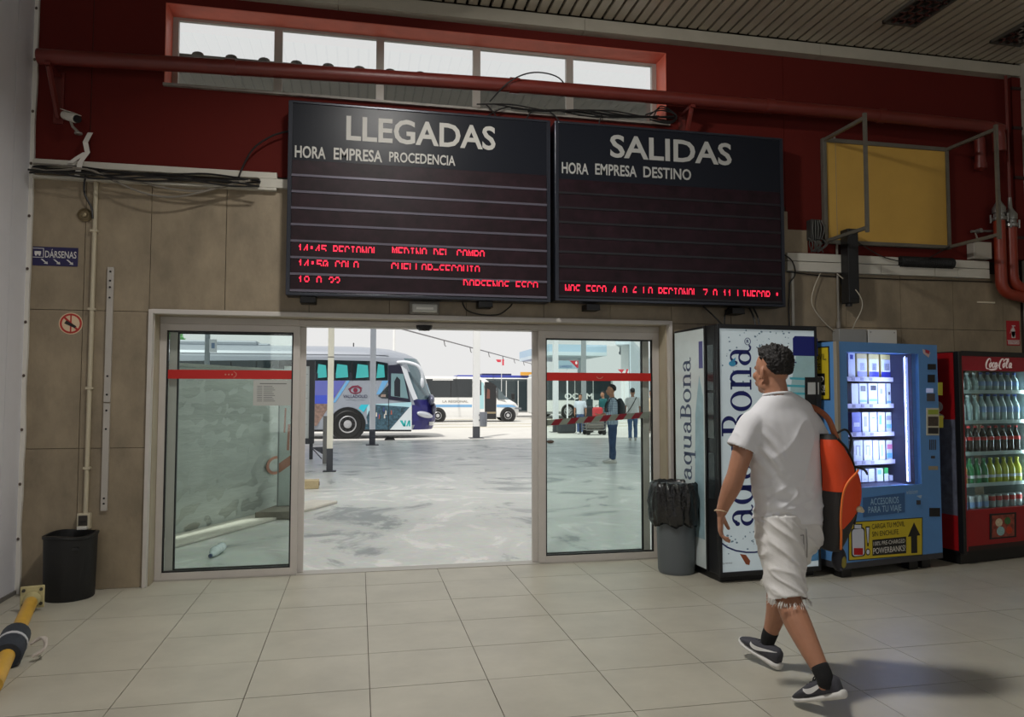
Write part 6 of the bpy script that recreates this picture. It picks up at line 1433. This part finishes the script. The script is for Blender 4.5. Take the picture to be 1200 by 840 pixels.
cp('graphic_stripe', mat('graphic_sky_blue', (110, 168, 214), .4), [(390, 471.5), (393, 471.5), (410, 446), (406, 446)], .010)
cp('graphic_stripe', mat('graphic_sky_blue', (110, 168, 214), .4), [(441, 462), (446, 462), (455, 446), (448, 446)], .010)
cp('graphic_haze', mat('graphic_pale_cyan', (170, 212, 222), .4), [(430, 474), (482, 471), (482, 477), (455, 485), (430, 490)], .006)
cp('graphic_crowd', mat('graphic_crowd', (56, 84, 98), .5, var=(14, .7)), [(424, 503), (456, 504), (480, 477), (440, 474), (432, 482)], .009)
cp('graphic_cyan', mat('graphic_cyan', (54, 186, 206), .4), [(417, 483.5), (423, 487), (432, 474), (423, 474)], .011)
random.seed(8)
for k in range(12):
    x = random.uniform(436, 470); y = random.uniform(478, 488); cp('graphic_figure', mat('graphic_fig_%d' % (k % 4), ((170, 90, 70), (206, 200, 190), (60, 70, 130), (40, 60, 60))[k % 4], .5), [(x, y+3), (x+1.6, y+3), (x+1.3, y-2), (x+.3, y-2)], .012)
cp('graphic_white', mat('graphic_white', (206, 216, 220), .4), [(456, 504.5), (482.5, 504.5), (482.5, 474)], .013)
m = MB(); va = mat('graphic_teal', (40, 170, 170), .4)
q = sp.at; sp.poly(m, [q(472.5, 499.5), q(475, 499.5), q(471.5, 492.5), q(468.5, 492.5)], .016); sp.poly(m, [q(473, 499.5), q(475, 499.5), q(475.8, 492.5), q(474.2, 492.5)], .016)
sp.poly(m, [q(475.8, 499.5), q(477.6, 499.5), q(480.6, 492.5), q(478.6, 492.5)], .016); sp.poly(m, [q(478.9, 499.5), q(480.8, 499.5), q(480.6, 492.5), q(479.4, 492.5)], .016); m.build('company_letters', va, t)
cp('dark_wedge', dglass2, [(443, 464), (447, 466.5), (455, 467), (455, 451)], .014); cp('wedge_vent', mat('vent_orange_grey', (150, 130, 120), .5), [(446, 465), (452, 465), (452, 462), (447, 462)], .017)
cp('driver_door_frame', mat('door_navy_dark', (34, 34, 52), .35), [(455, 468), (481, 471), (473.5, 433), (468, 427), (455, 428)], .012)
cp('driver_window', mat('driver_glass', (120, 150, 156), .08, spec=.8), [(458, 464), (478.5, 467), (472.5, 438), (458.5, 437.5)], .02); cp('driver_seat', mat('seat_dark', (28, 34, 44), .8), [(462, 464), (469, 465), (469, 445), (465, 441), (462, 447)], .024)
m = MB(); sp.ribbon(m, [sp.at(x, y) for x, y in ((472.5, 428), (477, 442), (482, 456), (487, 468))], .16, .02); m.build('pillar', mat('coach_white', (214, 218, 224), .35), t)
cp('door_seam', black, [(455, 504), (455.6, 504), (455.6, 467), (455, 467)], .018)
m = MB(); ca, cb = sp.at(416.5, 457); sp.arc(m, ca, cb, .21, .13, .05, .035, 0, 360, .012); sp.ell(m, ca, cb, .075, .075, .014); sp.ribbon(m, [(ca-.24, cb+.02), (ca-.1, cb+.13), (ca+.08, cb+.15), (ca+.22, cb+.06)], .03, .013); m.build('eye_emblem', mat('emblem_maroon', (120, 36, 60), .5), t, label='maroon eye emblem')
m = MB(); ca, cb = sp.at(402, 466); sp.text(m, 'VALLADOLID', ca, cb, sp.at(430.5, 466)[0]-ca, .10, .014, .015); m.build('side_lettering', mat('lettering_slate', (66, 66, 90), .5), t)
m = MB(); sp.rect(m, ca+.10, ca+.72, cb-.07, cb-.05, .012); m.build('small_line', mat('lettering_grey', (150, 156, 166), .5), t)
m = MB(); ca, cb = sp.at(407.5, 497); sp.ell(m, ca, cb, .60, .58, .012); m.build('wheel_arch', black, t)
m = MB(); sp.arc(m, ca, cb, .66, .64, .05, .05, 0, 180, .02); m.build('arch_lip', silver, t)
cp('sill_dark', black, [(195, 506), (482, 505.5), (482, 503.5), (195, 503)], .016)
wheel(t, ca, CY-.03, .49); wheel(t, -6.2, CY-.03, .49); wheel(t, ca, CY+2.25, .49); wheel(t, -6.2, CY+2.25, .49)
m = MB(); m.ball((2.28, CY+.18, .80), (.36, .12, .11), 16, 10, R=Matrix.Rotation(.62, 3, 'Z') @ Matrix.Rotation(.2, 3, 'Y')); m.build('headlamp', mat('headlamp_silver', (206, 210, 218), .15, .3), t, smooth='all'); m = MB(); m.ball((2.28, CY+2.36, .80), (.36, .12, .11), 16, 10, R=Matrix.Rotation(-.62, 3, 'Z')); m.build('headlamp', mat('headlamp_silver', (206, 210, 218), .15, .3), t, smooth='all')
m = MB(); m.tube(spline([(1.30, CY+.05, 2.62), (1.62, CY-.12, 2.62), (1.98, CY-.22, 2.50), (2.14, CY-.22, 2.25), (2.16, CY-.2, 2.0)], 5), .06, 10); m.ball((2.15, CY-.2, 1.93), (.07, .10, .20), 12, 8); m.build('mirror_arm', mat('coach_white', (214, 218, 224), .35), t, smooth='all')
m = MB(); m.ball((2.52, CY+.45, 1.32), (.12, .4, .20), 12, 8); m.ball((2.62, CY+.6, 1.0), (.10, .4, .22), 12, 8); m.build('front_panel', mat('front_grey', (104, 106, 124), .25, .3), t, smooth='all')
m = MB(); m.box(2.45, 2.63, CY+.35, CY+.9, .42, .55); m.build('number_plate', mat('plate_white', (220, 220, 216), .5), t)
m = MB(); m.box(-7, -3.4, CY+.45, CY+2.1, 3.15, 3.33); m.box(-3.4, -3.0, CY+.5, CY+2.05, 3.15, 3.25); m.build('roof_pod', silver, t, bevel=.06); m = MB(); m.cyl((.5, CY+1.2, 2.98), (.5, CY+1.2, 3.34), .02); m.cyl((-.2, CY+1.2, 3.05), (-.2, CY+1.2, 3.36), .02); m.build('aerials', black, t)
m = MB(); m.box(-8.5, 1.0, CY+.02, CY+.05, 2.86, 2.875); m.build('roof_gutter', mat('gutter_grey', (130, 134, 142), .5), t)
t = thing('rubber_chock', 'dark wheel chock on the paving by the coach', 'chock', (1.0, CY-.9, 0)); m = MB(); m.prism([(.85, CY-1.0, 0), (1.2, CY-1.0, 0), (1.15, CY-1.0, .1), (.95, CY-1.0, .12)], (0, .2, 0)); m.build('block', rubber, t, bevel=.01)
# --- minibus
MY = 41.6
t = thing('minibus', 'white minibus with a pale blue stripe and open door beyond the coach', 'bus', (6.5, MY+1, 0)); mt_ = t
mw = mat('minibus_white', (222, 222, 220), .4)
front = interp([(.25, 9.05), (.5, 9.2), (.85, 9.15), (1.05, 9.0), (1.25, 8.65), (1.6, 8.2), (2.1, 7.65), (2.45, 7.2), (2.6, 6.8)])
halfw = interp([(.25, .96), (.5, 1.0), (2.1, .98), (2.45, .9), (2.58, .7)])
rings = slices([.26, .4, .6, .85, 1.05, 1.25, 1.5, 1.8, 2.1, 2.3, 2.45, 2.53, 2.57], front, halfw, lambda z: 1.5, MY, 12)
shell(rings, [('windscreen', mat('minibus_glass', (84, 96, 100), .08, spec=.8), lambda c: c.x > 7.25 and 1.22 < c.z < 2.2 and c.x > 8.35-(c.z-1.2)*1.1), ('bodywork', mw, lambda c: True)], t)
sp = Plane((0, MY, 0), (1, 0, 0), (0, 0, 1)); ct = t
cp('side_window', mat('minibus_dark_glass', (44, 48, 50), .1, spec=.7), [(450, 465.5), (553.5, 465.5), (553.5, 444), (450, 444)], .01)
for x in (480, 528): cp('window_post', black, [(x, 465), (x+.7, 465), (x+.7, 444.5), (x, 444.5)], .014)
cp('blue_stripe', mat('stripe_pale_blue', (120, 166, 206), .4), [(450, 477), (553, 477), (553, 474), (450, 474)], .012); cp('blue_stripe', mat('stripe_pale_blue', (120, 166, 206), .4), [(582, 477), (606, 477), (600, 474.3), (582, 474)], .014)
cp('door_opening', mat('doorway_dark', (34, 34, 36), .7), [(568, 491), (581.5, 491), (581.5, 452), (575, 447.5), (568, 447.5)], .012); cp('door_leaf', mat('door_pale_teal', (160, 200, 206), .3), [(561.5, 479), (567, 479), (567, 449), (561.5, 446)], .014); cp('door_leaf_glass', dglass2, [(562, 463), (564, 463), (564, 445.5), (562, 444.5)], .018)
cp('cab_window', mat('minibus_glass', (84, 96, 100), .08, spec=.8), [(584, 468), (593, 468), (588, 459), (584, 455)], .014); cp('cab_pillar', mat('pillar_dark', (70, 74, 76), .4), [(582, 466), (584, 468), (584, 455), (582, 453)], .013); cp('step', mat('step_tan', (140, 126, 100), .6), [(568, 484.5), (581, 484.5), (581, 482.5), (568, 482.5)], .02); cp('driver_figure', mat('driver_dark_red', (110, 70, 60), .7), [(570, 467), (574, 467), (574, 457), (571, 455)], .02)
m = MB(); ca, cb = sp.at(518.5, 471.5); sp.text(m, 'LA REGIONAL', ca, cb, sp.at(548.5, 470)[0]-ca, .12, .016, .015); m.build('side_lettering', mat('lettering_grey2', (150, 146, 140), .5), t)
cp('top_lettering_bar', mat('bar_pale', (206, 206, 204), .5), [(507, 445.7), (531, 445.7), (531, 444.2), (507, 444.2)], .016)
cp('headlight', mat('headlight_grey', (110, 114, 118), .2), [(603, 479), (611, 480), (611, 477.5), (604, 477.3)], .016)
for x in (8.38, 4.36):
    m = MB(); sp.ell(m, x, .36, .46, .46, .012); m.build('wheel_arch', mat('arch_dark', (40, 40, 42), .6), t); wheel(t, x, MY-.03, .36, .22); wheel(t, x, MY+1.75, .36, .22)
m = MB(); m.box(8.55, 8.72, MY-.22, MY-.05, 1.25, 1.6); m.build('mirror', black, t, bevel=.02)
# --- city buses
def city_bus(x0, x1, Y, lab, top_m, words, wx):
    global sp, ct
    t = thing('city_bus', lab, 'bus', ((x0+x1)/2, Y+1.2, 0)); ct = t
    wm = mat('citybus_white', (222, 224, 222), .4); H = 2.92
    m = MB(); m.box(x0, x1, Y, Y+2.5, .3, 2.75); m.build('bodywork', wm, t, bevel=.12, seg=3); m = MB(); m.box(x0+.1, x1-.1, Y+.08, Y+2.42, 2.74, H); m.build('roof_band', top_m, t, bevel=.05)
    dg_ = mat('citybus_dark_glass', (44, 56, 60), .1, spec=.7)
    n = max(4, int((x1-x0)/1.6)); w = (x1-x0-.3)/n
    for k in range(n):
        a = x0+.15+w*k; z0 = 1.2 if k % 3 != 2 else .42
        MB().box(a+.03, a+w-.03, Y-.012, Y+.01, z0, 2.55).build('window' if z0 > 1 else 'door', dg_, t, bevel=.004)
        if z0 < 1: MB().box(a+w/2-.03, a+w/2+.03, Y-.02, Y-.01, .42, 2.55).build('door_post', wm, t)
    MB().box(x0+.1, x1-.1, Y-.006, Y+.006, 2.56, 2.66).build('route_strip', dg_, t); MB().box(x0+.02, x1-.02, Y-.006, Y+.006, .32, .46).build('skirt', mat('skirt_grey', (120, 122, 122), .5), t)
    pl = Plane((0, Y-.012, 0), (1, 0, 0), (0, 0, 1))
    if words: m = MB(); pl.text(m, words, wx, 1.28, 1.9, .36, .006, .02); m.build('side_lettering', mat('lettering_white', (226, 228, 226), .5), t)
    for x in (x0+2.2, x1-2.4): wheel(t, x, Y-.03, .48)
    return t
bt = city_bus(6.6, 15.4, 51, 'city bus with a blue roof edge behind the minibus', mat('citybus_blue', (58, 70, 160), .4), None, 0)
m = MB(); m.box(11.2, 13.0, 50.95, 51.2, 2.93, 3.16); m.build('route_board', mat('route_orange', (206, 150, 60), .5, emit=(220, 160, 70), estr=.3), bt)
m = MB(); m.box(8.5, 10.6, 51.4, 53, 2.9, 3.05); m.build('roof_unit', mat('roof_unit_navy', (44, 48, 90), .4), bt)
city_bus(11.2, 16.5, 46.6, 'city bus with white lettering behind the right pane', mat('citybus_pale', (206, 216, 220), .4), 'OCOM', 13.15)
# --- signs, cable, arcade, canopy, tree
t = thing('direction_board', 'blue grey direction board with a red triangle beyond the right pane', 'sign', (12.9, 45, 3.2)); MB().box(12.16, 13.62, 44.96, 45.0, 3.18, 3.70).build('board', mat('board_blue_grey', (150, 176, 192), .5), t); pl = Plane((12.16, 44.96, 3.18), (1, 0, 0), (0, 0, 1))
m = MB(); pl.poly(m, [(1.36, .05), (1.44, .05), (1.44, .52), (.86, .52)], .006); m.build('red_triangle', mat('board_red', (186, 40, 56), .5), t); m = MB(); pl.ell(m, 1.30, .38, .07, .10, .012); m.build('white_mark', mat('lettering_white', (226, 228, 226), .5), t); m = MB(); pl.text(m, 'LAREDO', .22, .08, .80, .14, .008, .02); m.build('lettering', mat('board_lettering_blue', (66, 92, 140), .5), t)
MB().box(12.85, 12.93, 45.0, 45.08, 0, 3.7).build('post', pole_g, t)
t = thing('red_flag_sign', 'small red hanging sign seen above the minibus', 'sign', (8.55, 45, 3.4)); m = MB(); m.prism([(8.30, 44.97, 3.72), (8.62, 44.97, 3.72), (8.60, 44.97, 3.56), (8.40, 44.97, 3.56)], (0, .04, 0)); m.box(8.70, 8.80, 44.97, 45.01, 3.36, 3.74); m.build('plates', mat('flag_red', (206, 60, 76), .5), t); MB().tube([(8.3, 45.03, 3.76), (8.66, 45.03, 3.76), (8.66, 45.03, 0)], .02, 6).build('arm', mat('arm_pale', (220, 220, 220), .5), t)
t = thing('red_flag_sign', 'small red sign right of the checked shirt man beyond the right pane', 'sign', (15.6, 42, 2.9)); m = MB(); m.prism([(15.15, 41.97, 3.06), (15.55, 41.97, 3.06), (15.4, 41.97, 2.84)], (0, .04, 0)); m.prism([(15.7, 41.97, 3.08), (15.82, 41.97, 3.08), (15.7, 41.97, 2.72), (15.6, 41.97, 2.72)], (0, .04, 0)); m.build('plates', mat('flag_red', (206, 60, 76), .5), t); MB().box(15.54, 15.58, 42.01, 42.05, 0, 3.10).build('post', mat('arm_pale', (220, 220, 220), .5), t)
ca_ = CAM_POS+ray(462, 383)*((4.5-CAM_H)/ray(462, 383).z); cb_ = CAM_POS+ray(641, 431)*((4.5-CAM_H)/ray(641, 431).z)
t = thing('overhead_cable', 'overhead cable with small hangers across the bright yard', 'cable', ca_)
MB().tube([ca_+(cb_-ca_)*(k/12) for k in range(13)], .035, 6).build('cable', mat('cable_pale_grey', (120, 118, 122), .6), t)
for k in range(1, 9):
    p = ca_+(cb_-ca_)*(k/9.5)**.8*1.0; MB().tube([p, p+V((.05, 0, -.28)), p+V((.12, 0, -.34))], .03, 6).build('hanger', mat('hanger_grey', (140, 138, 140), .6), t)
for q, nm in ((ca_, 'near_mast'), (cb_, 'far_mast')): MB().cyl((q.x, q.y, -.006), (q.x, q.y, 4.62), .05, n=8).build('mast', mat('mast_white', (236, 236, 234), .5), t)
arc_m = mat('arcade_white', (226, 230, 232), .5)
t = thing('station_arcade', 'white arcade of slender columns receding beyond the right pane', 'building', (17, 45, 0))
A0 = V((15.9, 43.5, 0)); dv = V((.42, .908, 0)); nv = V((dv.y, -dv.x, 0))
for k in range(14):
    p = A0+dv*(2.0*k); m = MB(); m.prism([p, p+dv*.34, p+dv*.34+nv*.5, p+nv*.5], (0, 0, 4.6)); m.build('column', arc_m, t)
    m = MB(); q = p+dv*1.0-nv*.1; m.cyl(q+V((0, 0, 4.25)), q+V((0, 0, 4.55)), .06, n=8); m.ball(q+V((0, 0, 4.2)), (.12, .12, .12), 8, 6); m.build('lamp', mat('arcade_lamp_grey', (104, 112, 122), .5), t)
m = MB(); p, q = A0-dv*1, A0+dv*30; m.prism([p-nv*.25+V((0, 0, 4.6)), q-nv*.25+V((0, 0, 4.6)), q+nv*.7+V((0, 0, 4.6)), p+nv*.7+V((0, 0, 4.6))], (0, 0, .35)); m.build('roof_edge', mat('arcade_edge', (190, 204, 214), .5), t)
m = MB(); m.prism([p+nv*.6, q+nv*.6, q+nv*.68, p+nv*.68], (0, 0, 4.6)); m.build('rear_wall', mat('arcade_rear', (186, 200, 210), .6), t)
t = thing('platform_canopy', 'pale blue platform canopy edge beyond the right pane', 'canopy', (14, 48, 0))
MB().box(11.75, 15.6, 45.3, 54, 4.28, 4.75).build('fascia', mat('canopy_blue_grey', (176, 202, 222), .5), t); MB().box(11.75, 15.6, 45.25, 54, 4.05, 4.28).build('soffit_edge', mat('canopy_pale', (206, 222, 230), .5), t)
for x in (12.1, 15.2): MB().box(x-.1, x+.1, 49.95, 50.15, 0, 4.05).build('post', arc_m, t)
# luggage
t = thing('luggage_trolley', 'luggage trolley loaded with bags beside the checked shirt man', 'trolley', (9.0, 27.0, 0)); gm_ = mat('trolley_grey', (120, 118, 116), .4, .4)
tx, ty_ = 8.35, 26.6
m = MB()
for yy in (ty_, ty_+.5): m.tube(bend([(tx, yy, .18), (tx+.75, yy, .18), (tx+.85, yy, 1.02)], .1), .02, 6); m.tube([(tx, yy, .18), (tx, yy, .55)], .02, 6)
for z in (.3, .42, .54): m.tube([(tx, ty_, z), (tx, ty_+.5, z)], .014, 6); m.tube([(tx, ty_, z), (tx+.78, ty_, z)], .014, 6)
for k in range(6): m.tube([(tx+.13*k, ty_, .2), (tx+.13*k, ty_+.5, .2)], .014, 6)
m.tube([(tx+.85, ty_, 1.02), (tx+.85, ty_+.5, 1.02)], .022, 6); m.build('frame', gm_, t, smooth=True)
for x in (tx+.08, tx+.7):
    for y in (ty_+.03, ty_+.47): m = MB(); m.rings([[V((x+r*math.cos(a), y+o_, .085+r*math.sin(a))) for a in [2*PI*k/14 for k in range(14)]] for r, o_ in ((.05, -.02), (.085, -.02), (.085, .02), (.05, .02))]); m.build('wheel', rubber, t, smooth=True)
def bag(name, lab, c, sz, mm):
    t = thing(name, lab, 'bag', c); m = MB(); x, y, z = c; m.box(x-sz[0]/2, x+sz[0]/2, y-sz[1]/2, y+sz[1]/2, z, z+sz[2]); m.build('body', mm, t, bevel=min(sz)*.25, seg=3); m = MB(); m.tube(bend([(x-sz[0]*.2, y, z+sz[2]), (x-sz[0]*.2, y, z+sz[2]+.07), (x+sz[0]*.2, y, z+sz[2]+.07), (x+sz[0]*.2, y, z+sz[2])], .03), .012, 6); m.build('handle', black, t, smooth=True)
bag('suitcase', 'grey suitcase lying on the luggage trolley', (tx+.40, ty_+.25, .222), (.66, .4, .34), mat('suitcase_grey', (130, 124, 118), .6))
bag('holdall', 'red holdall on top of the grey suitcase', (tx+.52, ty_+.25, .64), (.36, .32, .40), mat('holdall_red', (196, 60, 66), .6))
bag('suitcase', 'large black suitcase standing on the paving by the pale topped person', (8.95, 28.6, 0), (.62, .35, 1.05), mat('suitcase_black', (40, 42, 46), .6))
bag('holdall', 'dark holdall on the paving at the foot of the pale grey pole', (8.05, 28.3, 0), (.75, .4, .48), mat('holdall_dark', (56, 60, 64), .7))
t = thing('pavement_stone', 'small brown lump on the paving outside the right pane', 'stone', floor_at(645, 519)); p = floor_at(645, 519); MB().ball(p+V((0, 0, .04)), (.12, .09, .05), 10, 6).build('stone', mat('stone_brown', (120, 90, 76), .8), t, smooth='all')
# tree far left
t = thing('tree', 'green tree beyond the barrier wall in the left pane', 'tree', (-12.6, 46, 0)); random.seed(12); tc = V((-11.9, 46, 0)); tl = mat('leaf_green', (110, 176, 110), .6, var=(.8, .25))
MB().tube([tc, tc+V((.1, 0, 2.0)), tc+V((0, 0, 3.6))], [.28, .2, .12], 8).build('trunk', mat('bark_brown', (96, 80, 66), .9), t, smooth=True)
m = MB()
for k in range(2600):
    while True:
        p = V((random.uniform(-1, 1), random.uniform(-1, 1), random.uniform(-1, 1)))
        if .25 < p.length < 1: break
    c = tc+V((p.x*1.9, p.y*1.9, 4.5+p.z*1.9)); c += V((.3, .3, .3))*noise.noise(p*3); a = V((random.uniform(-1, 1), random.uniform(-1, 1), random.uniform(-1, 1))).normalized(); b_ = a.orthogonal().normalized(); s_ = random.uniform(.12, .24)
    m.add([c-a*s_, c+b_*s_*.5, c+a*s_, c-b_*s_*.5], [(0, 1, 2, 3)])
o = m.build('crown', tl, t); o['kind'] = 'stuff'
